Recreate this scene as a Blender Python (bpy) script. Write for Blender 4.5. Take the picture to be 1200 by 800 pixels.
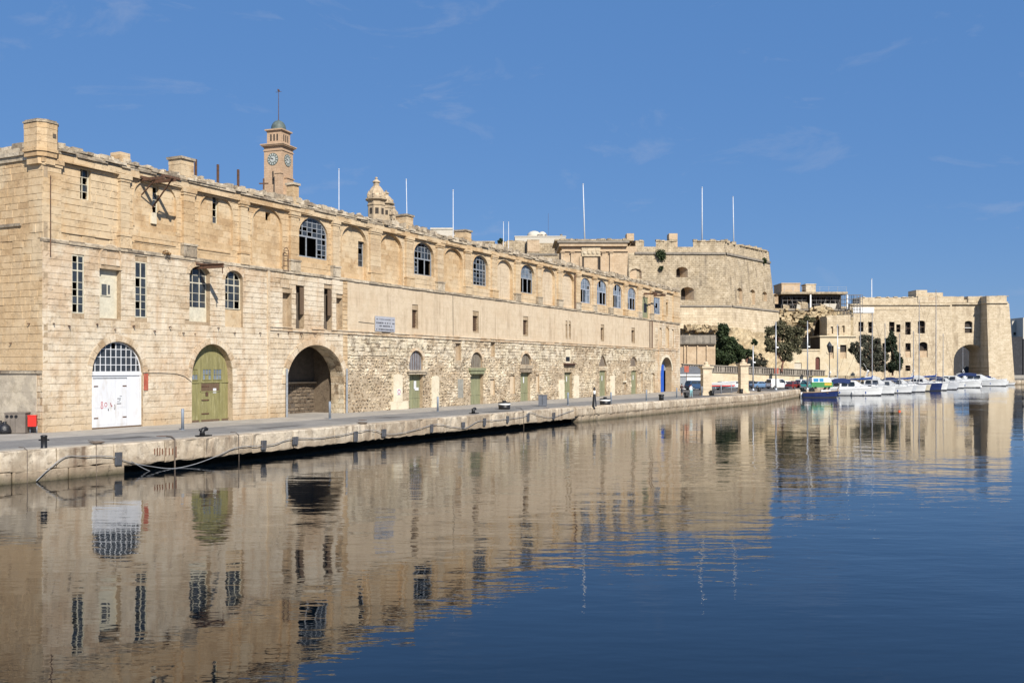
import bpy, bmesh, math, random
from mathutils import Vector, Matrix
from mathutils import noise as mnoise
from mathutils.geometry import delaunay_2d_cdt

for _o in list(bpy.data.objects):
    bpy.data.objects.remove(_o, do_unlink=True)
SC = bpy.context.scene
COL = SC.collection

# ------------------------------------------------------------------ camera
FPX, CXP, HOR, CAMZ = 1150.0, 600.0, 432.0, 5.4
QZ = 1.5                                    # quay level above the water
cam_d = bpy.data.cameras.new('camera')
cam_d.sensor_width = 36.0
cam_d.lens = FPX / 1200.0 * 36.0
cam_d.shift_y = (HOR - 400.0) / 1200.0
cam_d.clip_start = 0.5
cam_d.clip_end = 9000
cam = bpy.data.objects.new('camera', cam_d)
COL.objects.link(cam)
cam.location = (0, 0, CAMZ)
cam.rotation_euler = (math.radians(90), 0, 0)
SC.camera = cam

# ------------------------------------------------------------------ world, sun
SUN_EL, SUN_AZ = math.radians(39), math.radians(155)     # azimuth clockwise from +Y
SUN_DIR = Vector((math.sin(SUN_AZ) * math.cos(SUN_EL), math.cos(SUN_AZ) * math.cos(SUN_EL), math.sin(SUN_EL)))
W = bpy.data.worlds.new('World')
SC.world = W
W.use_nodes = True
nt = W.node_tree
nt.nodes.clear()
wo = nt.nodes.new('ShaderNodeOutputWorld')
bg = nt.nodes.new('ShaderNodeBackground')
sky = nt.nodes.new('ShaderNodeTexSky')
sky.sky_type = 'NISHITA'
sky.sun_disc = False
sky.sun_elevation = SUN_EL
sky.sun_rotation = SUN_AZ
sky.altitude = 300
sky.air_density = 1.0
sky.dust_density = 0.15
sky.ozone_density = 4.0
bg.inputs['Strength'].default_value = 0.083
# a few faint wisps of high cloud
tcw = nt.nodes.new('ShaderNodeTexCoord')
mpw = nt.nodes.new('ShaderNodeMapping')
mpw.inputs['Scale'].default_value = (5.0, 5.0, 14.0)
mpw.inputs['Rotation'].default_value = (0.0, 0.25, 0.0)
nzw = nt.nodes.new('ShaderNodeTexNoise')
nzw.inputs['Scale'].default_value = 1.6
nzw.inputs['Detail'].default_value = 9
nzw.inputs['Roughness'].default_value = 0.62
nzw.inputs['Distortion'].default_value = 0.6
rmw = nt.nodes.new('ShaderNodeValToRGB')
rmw.color_ramp.elements[0].position = 0.57
rmw.color_ramp.elements[0].color = (0, 0, 0, 1)
rmw.color_ramp.elements[1].position = 0.84
rmw.color_ramp.elements[1].color = (0.34, 0.34, 0.34, 1)
mxw = nt.nodes.new('ShaderNodeMix')
mxw.data_type = 'RGBA'
mxw.inputs[7].default_value = (4.2, 4.4, 5.2, 1)
tint = nt.nodes.new('ShaderNodeMix')
tint.data_type = 'RGBA'
tint.inputs[0].default_value = 0.78            # deep, even polarised blue over the whole dome
tint.inputs[7].default_value = (0.72, 1.93, 4.55, 1)
nt.links.new(tcw.outputs['Generated'], mpw.inputs[0])
nt.links.new(mpw.outputs[0], nzw.inputs['Vector'])
nt.links.new(nzw.outputs['Fac'], rmw.inputs[0])
nt.links.new(rmw.outputs[0], mxw.inputs[0])
nt.links.new(sky.outputs[0], tint.inputs[6])
nt.links.new(tint.outputs[2], mxw.inputs[6])
nt.links.new(mxw.outputs[2], bg.inputs['Color'])
nt.links.new(bg.outputs[0], wo.inputs[0])

sun_d = bpy.data.lights.new('sun', 'SUN')
sun_d.energy = 5.0
sun_d.angle = math.radians(0.53)
sun_d.color = (1.0, 0.94, 0.86)
sun = bpy.data.objects.new('sun', sun_d)
COL.objects.link(sun)
sun.rotation_euler = SUN_DIR.to_track_quat('Z', 'Y').to_euler()
sun.location = (40, -60, 80)
SC.view_settings.view_transform = 'Standard'
SC.view_settings.look = 'None'
SC.view_settings.exposure = 0.55
SC.view_settings.gamma = 1.0
SC.view_settings.use_curve_mapping = False

# ------------------------------------------------------------------ helpers
RNG = random.Random(7)

class MB:
    """collects faces (with a tone per face) and links them as one mesh object"""
    def __init__(self, M=None):
        self.v, self.f, self.t, self.m, self.M = [], [], [], [], M
    def p(self, q):
        q = Vector(q)
        if self.M is not None:
            q = self.M @ q
        self.v.append(q[:])
        return len(self.v) - 1
    def face(self, pts, tone=.5, mi=0):
        self.f.append([self.p(q) for q in pts]); self.t.append(tone); self.m.append(mi)
    def faces(self, pts, fs, tone=.5, mi=0):
        i0 = len(self.v)
        for q in pts: self.p(q)
        for f in fs:
            self.f.append([i0 + k for k in f]); self.t.append(tone); self.m.append(mi)
    def box(self, x0, x1, y0, y1, z0, z1, tone=.5, mi=0):
        self.faces([(x0,y0,z0),(x1,y0,z0),(x1,y1,z0),(x0,y1,z0),(x0,y0,z1),(x1,y0,z1),(x1,y1,z1),(x0,y1,z1)],
                   [(3,2,1,0),(4,5,6,7),(0,1,5,4),(1,2,6,5),(2,3,7,6),(3,0,4,7)], tone, mi)
    def rock(self, x0, x1, y0, y1, z0, z1, j, rng, tone=None):
        t = rng.random() if tone is None else tone
        P = []
        for (x,y,z) in [(x0,y0,z0),(x1,y0,z0),(x1,y1,z0),(x0,y1,z0),(x0,y0,z1),(x1,y0,z1),(x1,y1,z1),(x0,y1,z1)]:
            P.append((x+rng.uniform(-j,j)*(x1-x0), y+rng.uniform(-j,j)*(y1-y0), z+rng.uniform(-j,j)*(z1-z0)))
        self.faces(P, [(3,2,1,0),(4,5,6,7),(0,1,5,4),(1,2,6,5),(2,3,7,6),(3,0,4,7)], t)
    def bar(self, a, b, w, h=None, up=(0,0,1), tone=.5):
        a, b = Vector(a), Vector(b); h = w if h is None else h
        d = (b-a).normalized(); up = Vector(up)
        if abs(d.dot(up)) > .98: up = Vector((1,0,0))
        x = d.cross(up).normalized()*w/2; y = x.cross(d).normalized()*h/2
        self.faces([a-x-y,a+x-y,a+x+y,a-x+y,b-x-y,b+x-y,b+x+y,b-x+y],
                   [(3,2,1,0),(4,5,6,7),(0,1,5,4),(1,2,6,5),(2,3,7,6),(3,0,4,7)], tone)
    def tube(self, path, r, n=6, tone=.5, cap=True):
        path = [Vector(q) for q in path]; i0 = len(self.v)
        rr = r if isinstance(r,(list,tuple)) else [r]*len(path)
        px = None
        for k,q in enumerate(path):
            d = (path[min(k+1,len(path)-1)]-path[max(k-1,0)]).normalized()
            if px is None:
                px = d.cross(Vector((0,0,1)))
                if px.length < .05: px = d.cross(Vector((1,0,0)))
            px = (px - d*px.dot(d)).normalized(); py = d.cross(px)
            for a in range(n):
                an = 2*math.pi*a/n
                self.p(q + px*math.cos(an)*rr[k] + py*math.sin(an)*rr[k])
        for k in range(len(path)-1):
            for a in range(n):
                b = (a+1)%n
                self.f.append([i0+k*n+a, i0+k*n+b, i0+(k+1)*n+b, i0+(k+1)*n+a]); self.t.append(tone); self.m.append(0)
        if cap:
            self.f.append([i0+a for a in range(n)][::-1]); self.t.append(tone); self.m.append(0)
            self.f.append([i0+(len(path)-1)*n+a for a in range(n)]); self.t.append(tone); self.m.append(0)
    def lathe(self, prof, n=12, c=(0,0,0), tone=.5, ph=0.0):
        i0 = len(self.v)
        for (r,z) in prof:
            for a in range(n):
                an = 2*math.pi*a/n + ph
                self.p((c[0]+r*math.cos(an), c[1]+r*math.sin(an), c[2]+z))
        for k in range(len(prof)-1):
            for a in range(n):
                b = (a+1)%n
                self.f.append([i0+k*n+a, i0+k*n+b, i0+(k+1)*n+b, i0+(k+1)*n+a]); self.t.append(tone); self.m.append(0)
        self.f.append([i0+a for a in range(n)][::-1]); self.t.append(tone); self.m.append(0)
        self.f.append([i0+(len(prof)-1)*n+a for a in range(n)]); self.t.append(tone); self.m.append(0)
    def prism(self, poly, y0, y1, tone=.5):
        """polygon in (x,z) pushed from y0 to y1"""
        n = len(poly)
        self.face([(x,y0,z) for x,z in poly], tone); self.face([(x,y1,z) for x,z in poly[::-1]], tone)
        for i in range(n):
            a, b = poly[i], poly[(i+1)%n]
            self.face([(a[0],y0,a[1]),(a[0],y1,a[1]),(b[0],y1,b[1]),(b[0],y0,b[1])], tone)
    def slab(self, poly, z0, z1, tone=.5):
        n = len(poly)
        self.face([(x,y,z1) for x,y in poly], tone); self.face([(x,y,z0) for x,y in poly[::-1]], tone)
        for i in range(n):
            a, b = poly[i], poly[(i+1)%n]
            self.face([(a[0],a[1],z0),(b[0],b[1],z0),(b[0],b[1],z1),(a[0],a[1],z1)], tone)
    def build(self, name, mat, parent=None, smooth=False, loc=None, rz=None):
        me = bpy.data.meshes.new(name)
        me.from_pydata(self.v, [], self.f)
        at = me.attributes.new('tone', 'FLOAT', 'FACE')
        at.data.foreach_set('value', self.t)
        mats = mat if isinstance(mat,(list,tuple)) else [mat]
        for m in mats: me.materials.append(m)
        if len(mats) > 1: me.polygons.foreach_set('material_index', self.m)
        if smooth: me.polygons.foreach_set('use_smooth', [True]*len(me.polygons))
        o = bpy.data.objects.new(name, me)
        COL.objects.link(o)
        if parent is not None: o.parent = parent
        if loc is not None: o.location = loc
        if rz is not None: o.rotation_euler = (0,0,rz)
        return o

def tag(o, label=None, cat=None, group=None, kind=None):
    if label: o['label'] = label
    if cat: o['category'] = cat
    if group: o['group'] = group
    if kind: o['kind'] = kind
    return o
def empty(name, loc=(0,0,0), rz=0.0, label=None, cat=None, group=None):
    o = bpy.data.objects.new(name, None); COL.objects.link(o)
    o.empty_display_size = .3
    o.location = loc; o.rotation_euler = (0,0,rz)
    return tag(o, label, cat, group)
def copy_tree(o, parent=None):
    c = o.copy(); COL.objects.link(c); c.parent = parent
    for ch in o.children: copy_tree(ch, c)
    return c

def gp(x, y, z=QZ):                         # pixel -> point on the level z
    Y = (CAMZ-z)*FPX/(y-HOR)
    return Vector(((x-CXP)/FPX*Y, Y, z))
def at(x, y, Y):                            # pixel -> point at depth Y
    return Vector(((x-CXP)/FPX*Y, Y, CAMZ+(HOR-y)/FPX*Y))
def PX(x, Y): return (x-CXP)/FPX*Y
def PZ(y, Y): return CAMZ+(HOR-y)/FPX*Y

# ------------------------------------------------------------------ materials
MATS = {}
def nn(t, kind, **kw):
    n = t.nodes.new(kind)
    for k, v in kw.items():
        if k in n.inputs: n.inputs[k].default_value = v
        else: setattr(n, k, v)
    return n
def base_mat(name):
    m = bpy.data.materials.new(name); m.use_nodes = True
    t = m.node_tree
    b = t.nodes['Principled BSDF']
    MATS[name] = m
    return m, t, b
def mixc(t, fac, a, b, blend='MIX'):
    n = t.nodes.new('ShaderNodeMix'); n.data_type = 'RGBA'; n.blend_type = blend
    for i, v in ((0,fac),(6,a),(7,b)):
        if hasattr(v,'links') or isinstance(v, bpy.types.NodeSocket): t.links.new(v, n.inputs[i])
        elif i == 0: n.inputs[0].default_value = v
        else: n.inputs[i].default_value = (*v,1)
    return n.outputs[2]
def ramp(t, src, p0, p1, a=0., b=1.):
    n = t.nodes.new('ShaderNodeMapRange'); n.inputs[1].default_value = p0; n.inputs[2].default_value = p1
    n.inputs[3].default_value = a; n.inputs[4].default_value = b
    t.links.new(src, n.inputs[0]); return n.outputs[0]
def mth(t, op, a, b=None):
    n = t.nodes.new('ShaderNodeMath'); n.operation = op
    for i, v in enumerate((a,b)):
        if v is None: continue
        if isinstance(v, bpy.types.NodeSocket): t.links.new(v, n.inputs[i])
        else: n.inputs[i].default_value = v
    return n.outputs[0]
def coord(t, ref=None):
    if ref is not None:
        n = t.nodes.new('ShaderNodeTexCoord'); n.object = ref; return n.outputs['Object']
    return t.nodes.new('ShaderNodeNewGeometry').outputs['Position']
def noise(t, vec, scale, detail=4, rough=.55, sc3=None, off=None):
    if sc3 is not None or off is not None:
        m = t.nodes.new('ShaderNodeMapping'); t.links.new(vec, m.inputs[0])
        if sc3: m.inputs['Scale'].default_value = sc3
        if off: m.inputs['Location'].default_value = off
        vec = m.outputs[0]
    n = t.nodes.new('ShaderNodeTexNoise'); n.inputs['Scale'].default_value = scale
    n.inputs['Detail'].default_value = detail; n.inputs['Roughness'].default_value = rough
    t.links.new(vec, n.inputs['Vector']); return n.outputs['Fac']

def stone(name, lo, mid, hi, patch=None, patch_amt=.5, streak=None, streak_amt=.5, pit=.35, bump=.02, ref=None,
          pscale=.3, sscale=1.6, rough=.92, tonew=.55, brick=None, band=None, blotch=.5):
    """weathered limestone: tone per block, grain, patches, vertical run-off streaks, pitting"""
    m, t, b = base_mat(name)
    c = coord(t, ref)
    tone = nn(t, 'ShaderNodeAttribute', attribute_name='tone').outputs['Fac']
    big = noise(t, c, .22, 5)
    grain = noise(t, c, 7.0, 6, .7)
    midn = noise(t, c, 1.3, 5, .65, off=(3,7,1))
    k = mth(t,'ADD', mth(t,'MULTIPLY',tone,tonew), mth(t,'MULTIPLY', midn, 1-tonew))
    k = mth(t,'ADD', k, ramp(t, grain,.3,.7,-.16,.16))
    lohi = nn(t,'ShaderNodeValToRGB'); r = lohi.color_ramp
    r.elements[0].position = .12; r.elements[0].color = (*lo,1)
    r.elements[1].position = .92; r.elements[1].color = (*hi,1)
    e = r.elements.new(.5); e.color = (*mid,1)
    t.links.new(k, lohi.inputs[0]); col = lohi.outputs[0]
    if patch:
        pn = noise(t, c, pscale, 6, .62, off=(11,5,2))
        col = mixc(t, mth(t,'MULTIPLY', ramp(t, pn, .50,.565), patch_amt), col, patch)
    bl = noise(t, c, 1.1, 9, .74, off=(21,3,8))
    col = mixc(t, mth(t,'MULTIPLY', ramp(t, bl, .50,.66), blotch), col, tuple(x*.80 for x in lo))
    bl2 = noise(t, c, .55, 8, .7, off=(1,13,5))
    col = mixc(t, mth(t,'MULTIPLY', ramp(t, bl2, .52,.60), blotch*.6), col, tuple(min(1,x*1.12) for x in hi))
    bumpadd = None
    if brick:
        mp = t.nodes.new('ShaderNodeMapping'); t.links.new(c, mp.inputs[0])
        mp.inputs['Rotation'].default_value = (math.radians(90), 0, brick[2])
        br = t.nodes.new('ShaderNodeTexBrick'); t.links.new(mp.outputs[0], br.inputs['Vector'])
        br.inputs['Scale'].default_value = 1.0; br.inputs['Brick Width'].default_value = brick[0]
        br.inputs['Row Height'].default_value = brick[1]; br.inputs['Mortar Size'].default_value = .025
        br.inputs['Color1'].default_value = (1,1,1,1); br.inputs['Color2'].default_value = (.80,.78,.74,1)
        br.inputs['Mortar'].default_value = (.62,.58,.52,1); br.inputs['Mortar Smooth'].default_value = .5
        col = mixc(t, brick[3], col, br.outputs['Color'], 'MULTIPLY')
        bumpadd = br.outputs['Fac']
    if streak:
        sn = noise(t, c, sscale, 5, .6, sc3=(1,1,.07))
        sn2 = noise(t, c, .5, 3, .5, off=(0,4,9))
        sm = mth(t,'MULTIPLY', ramp(t, sn, .50,.68), ramp(t, sn2,.38,.62))
        col = mixc(t, mth(t,'MULTIPLY', sm, streak_amt), col, streak)
    for bd in ([] if not band else band if isinstance(band, list) else [band]):      # tide or splash lines with their own shape
        sep = t.nodes.new('ShaderNodeSeparateXYZ'); t.links.new(c, sep.inputs[0])
        zz = mth(t,'ADD', sep.outputs[2], ramp(t, bl,.3,.7,-bd[3],bd[3]))
        col = mixc(t, mth(t,'MULTIPLY', ramp(t, zz, bd[1], bd[0]), bd[4]), col, bd[2])
    pn2 = noise(t, c, 3.2, 7, .75, off=(2,9,4))
    col = mixc(t, mth(t,'MULTIPLY', ramp(t, pn2, .60,.72), pit), col, tuple(x*.45 for x in lo))
    t.links.new(col, b.inputs['Base Color'])
    b.inputs['Roughness'].default_value = rough
    b.inputs['Specular IOR Level'].default_value = .15
    midn = mth(t,'SUBTRACT', midn, mth(t,'MULTIPLY', ramp(t, bl, .50,.66), 1.1*blotch))
    h = mth(t,'ADD', mth(t,'MULTIPLY', grain,.5), mth(t,'SUBTRACT', midn, mth(t,'MULTIPLY', ramp(t,pn2,.58,.72), .9)))
    if bumpadd is not None: h = mth(t,'SUBTRACT', h, mth(t,'MULTIPLY', bumpadd, .8))
    bp = t.nodes.new('ShaderNodeBump'); bp.inputs['Strength'].default_value = 1.0; bp.inputs['Distance'].default_value = bump
    t.links.new(h, bp.inputs['Height']); t.links.new(bp.outputs[0], b.inputs['Normal'])
    return m

def paint(name, col, rough=.5, var=.25, metal=0., dirt=None, dirt_amt=.3, scale=2.0, sc3=None, bump=0., spec=.4):
    m, t, b = base_mat(name)
    c = t.nodes.new('ShaderNodeTexCoord').outputs['Object']
    n1 = noise(t, c, scale, 5, .65, sc3=sc3)
    out = mixc(t, ramp(t, n1, .3,.7), tuple(x*(1-var) for x in col), tuple(min(1,x*(1+var*.5)) for x in col))
    if dirt:
        n2 = noise(t, c, scale*1.7, 6, .7, sc3=sc3, off=(5,2,8))
        out = mixc(t, mth(t,'MULTIPLY', ramp(t, n2,.52,.68), dirt_amt), out, dirt)
    t.links.new(out, b.inputs['Base Color'])
    b.inputs['Roughness'].default_value = rough; b.inputs['Metallic'].default_value = metal
    b.inputs['Specular IOR Level'].default_value = spec
    if bump:
        bp = t.nodes.new('ShaderNodeBump'); bp.inputs['Distance'].default_value = bump
        t.links.new(n1, bp.inputs['Height']); t.links.new(bp.outputs[0], b.inputs['Normal'])
    return m

def glass(name, col=(.03,.035,.04), rough=.06, alpha=.75):
    m, t, b = base_mat(name)
    c = t.nodes.new('ShaderNodeTexCoord').outputs['Object']
    n1 = noise(t, c, 1.2, 4, .6)
    t.links.new(mixc(t, ramp(t,n1,.35,.65), col, tuple(x*2.2 for x in col)), b.inputs['Base Color'])
    b.inputs['Roughness'].default_value = rough
    b.inputs['Specular IOR Level'].default_value = .6
    b.inputs['Alpha'].default_value = alpha
    bp = t.nodes.new('ShaderNodeBump'); bp.inputs['Distance'].default_value = .01
    t.links.new(n1, bp.inputs['Height']); t.links.new(bp.outputs[0], b.inputs['Normal'])
    return m
# ================================================================== THE WAREHOUSE (long stone building on the quay)
Y0 = (CAMZ-QZ)*FPX/75.0
X0 = (50-CXP)/FPX*Y0
_d = Vector((595.0, FPX)).normalized(); DX, DY = _d.x, _d.y
ROT = math.atan2(DY, DX)
def fs(x):
    u = (x-CXP)/FPX
    return (u*Y0 - X0)/(DX - u*DY)
def fz(x, y): return CAMZ + (HOR-y)/FPX*(Y0+fs(x)*DY)
def fr(x0, y0, x1, y1):                      # pixel box -> s0,s1,z0,z1 on the front
    xm = (x0+x1)/2
    return fs(x0), fs(x1), fz(xm,y1), fz(xm,y0)
LEN = fs(797)
DEPTH = 24.0
Z_LEDGE, Z_CORN, Z_TOP, Z_STR = 13.4, 18.25, 19.25, 8.45
ware = empty('stone_warehouse', (X0, Y0, 0), ROT,
             'long weathered limestone warehouse with blind arches and arched doors along the quay', 'warehouse')

M_OCHRE = stone('ochre_ashlar', (.34,.22,.115), (.485,.345,.195), (.575,.445,.285), patch=(.55,.44,.29), patch_amt=.75,
                streak=(.30,.22,.14), streak_amt=.35, ref=ware, pscale=.22, tonew=.45, blotch=.4, bump=.03)
M_OCHRE2 = stone('paler_ochre_ashlar', (.36,.25,.145), (.515,.395,.25), (.59,.48,.33), patch=(.53,.40,.24), patch_amt=.6,
                streak=(.33,.26,.18), streak_amt=.6, ref=ware, pscale=.22, tonew=.40, blotch=.35, bump=.03)
M_CREAM = stone('limewashed_ashlar', (.34,.235,.135), (.52,.42,.29), (.63,.56,.44), patch=(.50,.365,.235), patch_amt=.65,
                streak=(.40,.25,.13), streak_amt=.65, ref=ware, pscale=.30, sscale=1.3, pit=.45, tonew=.55, blotch=.55, bump=.03, band=[(1.6,3.4,(.40,.29,.17),.9,.6)])
M_PLAST = stone('old_render', (.42,.32,.215), (.53,.43,.30), (.59,.49,.36), patch=(.50,.385,.255), patch_amt=.45,
                streak=(.36,.275,.185), streak_amt=.95, ref=ware, pscale=.25, sscale=2.0, pit=.25, tonew=.10, bump=.012, blotch=.32)
M_RUBB = stone('rubble_stone', (.24,.175,.11), (.47,.375,.255), (.62,.55,.42), patch=(.56,.49,.335), patch_amt=.35,
               streak=(.24,.17,.11), streak_amt=.3, ref=ware, pscale=.45, pit=.85, bump=.06, tonew=.75, blotch=.9)
M_MORTAR = stone('mortar', (.24,.17,.10), (.38,.29,.19), (.46,.37,.25), ref=ware, pit=.5, bump=.03)
M_WORN = stone('worn_cornice', (.17,.135,.10), (.44,.36,.25), (.58,.50,.38), patch=(.27,.23,.175), patch_amt=.5,
               streak=(.12,.095,.07), streak_amt=.5, ref=ware, pscale=.8, pit=.6, bump=.04, tonew=.7)
M_RED = stone('reddish_stone', (.28,.14,.07), (.42,.25,.14), (.52,.36,.22), ref=ware, pit=.5)
M_DARKRUBB = stone('dark_rubble', (.07,.05,.035), (.15,.115,.08), (.22,.175,.125), ref=ware, pit=.5, bump=.04)  # darker rubble colours for the vault walls
M_PALE = stone('pale_blocking', (.48,.41,.29), (.60,.53,.39), (.66,.60,.47), ref=ware, pit=.25, tonew=.3)
M_DARKIN = paint('shade_dark_interior', (.10,.08,.06), .95, .3)  # dark colour carries the shade inside the openings
M_IRON = paint('rusty_iron', (.10,.055,.035), .85, .5, dirt=(.22,.09,.03), dirt_amt=.7, scale=6)
M_WOODGREY = paint('weathered_grey_paint', (.26,.28,.30), .7, .3, dirt=(.13,.12,.10), dirt_amt=.5, scale=5)
M_FRAMECREAM = paint('cream_painted_wood', (.56,.52,.40), .6, .2, dirt=(.35,.28,.18), dirt_amt=.4, scale=4)
M_WHITE = paint('white_painted_wood', (.60,.61,.62), .5, .07, dirt=(.44,.39,.32), dirt_amt=.5, scale=1.2, sc3=(1,1,.3))
M_GREEN = paint('olive_green_paint', (.225,.205,.085), .7, .3, dirt=(.34,.31,.17), dirt_amt=.6, scale=1.5, sc3=(2.5,2.5,.4))
M_GREY_GREEN = paint('grey_green_door_paint', (.215,.22,.125), .65, .25, dirt=(.33,.31,.19), dirt_amt=.5, scale=1.3, sc3=(2.5,2.5,.4))
M_BLUE = paint('bright_blue_paint', (.02,.09,.42), .5, .2)
M_BROWNWOOD = paint('old_brown_wood', (.13,.085,.05), .8, .4, scale=4, sc3=(6,6,.6))
M_GLASS = glass('dusty_glass')
M_GLASSPALE = glass('milky_glass', (.12,.14,.16), .12, .85)
M_CABLE = paint('dark_cable', (.05,.045,.04), .8)
M_SIGNRED = paint('faded_red_sign', (.40,.10,.06), .6, .3, dirt=(.45,.22,.14), dirt_amt=.5)
M_BLACK = paint('black_paint', (.012,.012,.013), .45, .3)
M_REDPAINT = paint('red_marking', (.42,.09,.10), .7, .4)

# ---------------------------------------------------------------- opening outlines
def arch_top(s, s0, s1, spring, rise, kind='round'):
    c, a = (s0+s1)/2, (s1-s0)/2
    t = min(1.0, abs((s-c)/a))
    if rise <= 0: return spring
    if kind == 'point': return spring + rise*(1-t**1.7)
    return spring + rise*math.sqrt(max(0, 1-t*t))
def outline(s0, s1, z0, spring, rise=0., kind='round', n=12):
    if rise <= 0: return [(s0,z0),(s1,z0),(s1,spring),(s0,spring)]
    P = [(s0,z0),(s1,z0)]
    c, a = (s0+s1)/2, (s1-s0)/2
    for i in range(n+1):
        s = c + a*math.cos(math.pi*i/n)
        P.append((s, arch_top(s, s0, s1, spring, rise, kind)))
    return P
def inside(p, poly):
    x, y = p; r = False; j = len(poly)-1
    for i in range(len(poly)):
        (xi,yi),(xj,yj) = poly[i], poly[j]
        if (yi > y) != (yj > y) and x < (xj-xi)*(y-yi)/(yj-yi)+xi: r = not r
        j = i
    return r
def wall_with_holes(mb, outer, holes, o, tone=.5, reveal=True):
    """holes: list of (polygon, depth); front at offset o, reveals going in"""
    V, E = [], []
    for P in [outer]+[h[0] for h in holes]:
        i0 = len(V); V += [Vector(q) for q in P]
        E += [(i0+i, i0+(i+1)%len(P)) for i in range(len(P))]
    vs, es, fcs, _, _, _ = delaunay_2d_cdt(V, E, [], 0, 1e-5)
    for f in fcs:
        c = sum((vs[i] for i in f), Vector((0,0)))/len(f)
        if not inside(c, outer) or any(inside(c, h[0]) for h in holes): continue
        mb.face([(vs[i].x, -o, vs[i].y) for i in f], tone)
    if reveal:
        for P, dep in holes:
            for i in range(len(P)):
                a, b = P[i], P[(i+1)%len(P)]
                mb.face([(a[0],-o,a[1]),(a[0],-o+dep,a[1]),(b[0],-o+dep,b[1]),(b[0],-o,b[1])], tone)
def span(poly, z):
    xs = []
    for i in range(len(poly)):
        (xa,za),(xb,zb) = poly[i], poly[(i+1)%len(poly)]
        if (za > z) != (zb > z): xs.append(xa+(xb-xa)*(z-za)/(zb-za))
    return (min(xs), max(xs)) if len(xs) >= 2 else None

UNIT = {}
def unit_block(mat, var):
    key = (mat.name, var)
    if key not in UNIT:
        mb = MB(); r = random.Random(var*31+5)
        tn = (var+.5)/12.0
        j = lambda: r.uniform(.0,.03)
        F = [(j(),-1+r.uniform(-.2,.2),j()),(1-j(),-1+r.uniform(-.2,.2),j()),(1-j(),-1+r.uniform(-.2,.2),1-j()),(j(),-1+r.uniform(-.2,.2),1-j())]
        B = [(0,0,0),(1,0,0),(1,0,1),(0,0,1)]
        mb.faces(F+B, [(0,1,2,3),(1,0,4,5),(2,1,5,6),(3,2,6,7),(0,3,7,4)], tn)
        me = bpy.data.meshes.new('stone_block'); me.from_pydata(mb.v, [], mb.f)
        at_ = me.attributes.new('tone','FLOAT','FACE'); at_.data.foreach_set('value', mb.t)
        me.materials.append(mat); UNIT[key] = me
    return UNIT[key]

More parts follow.
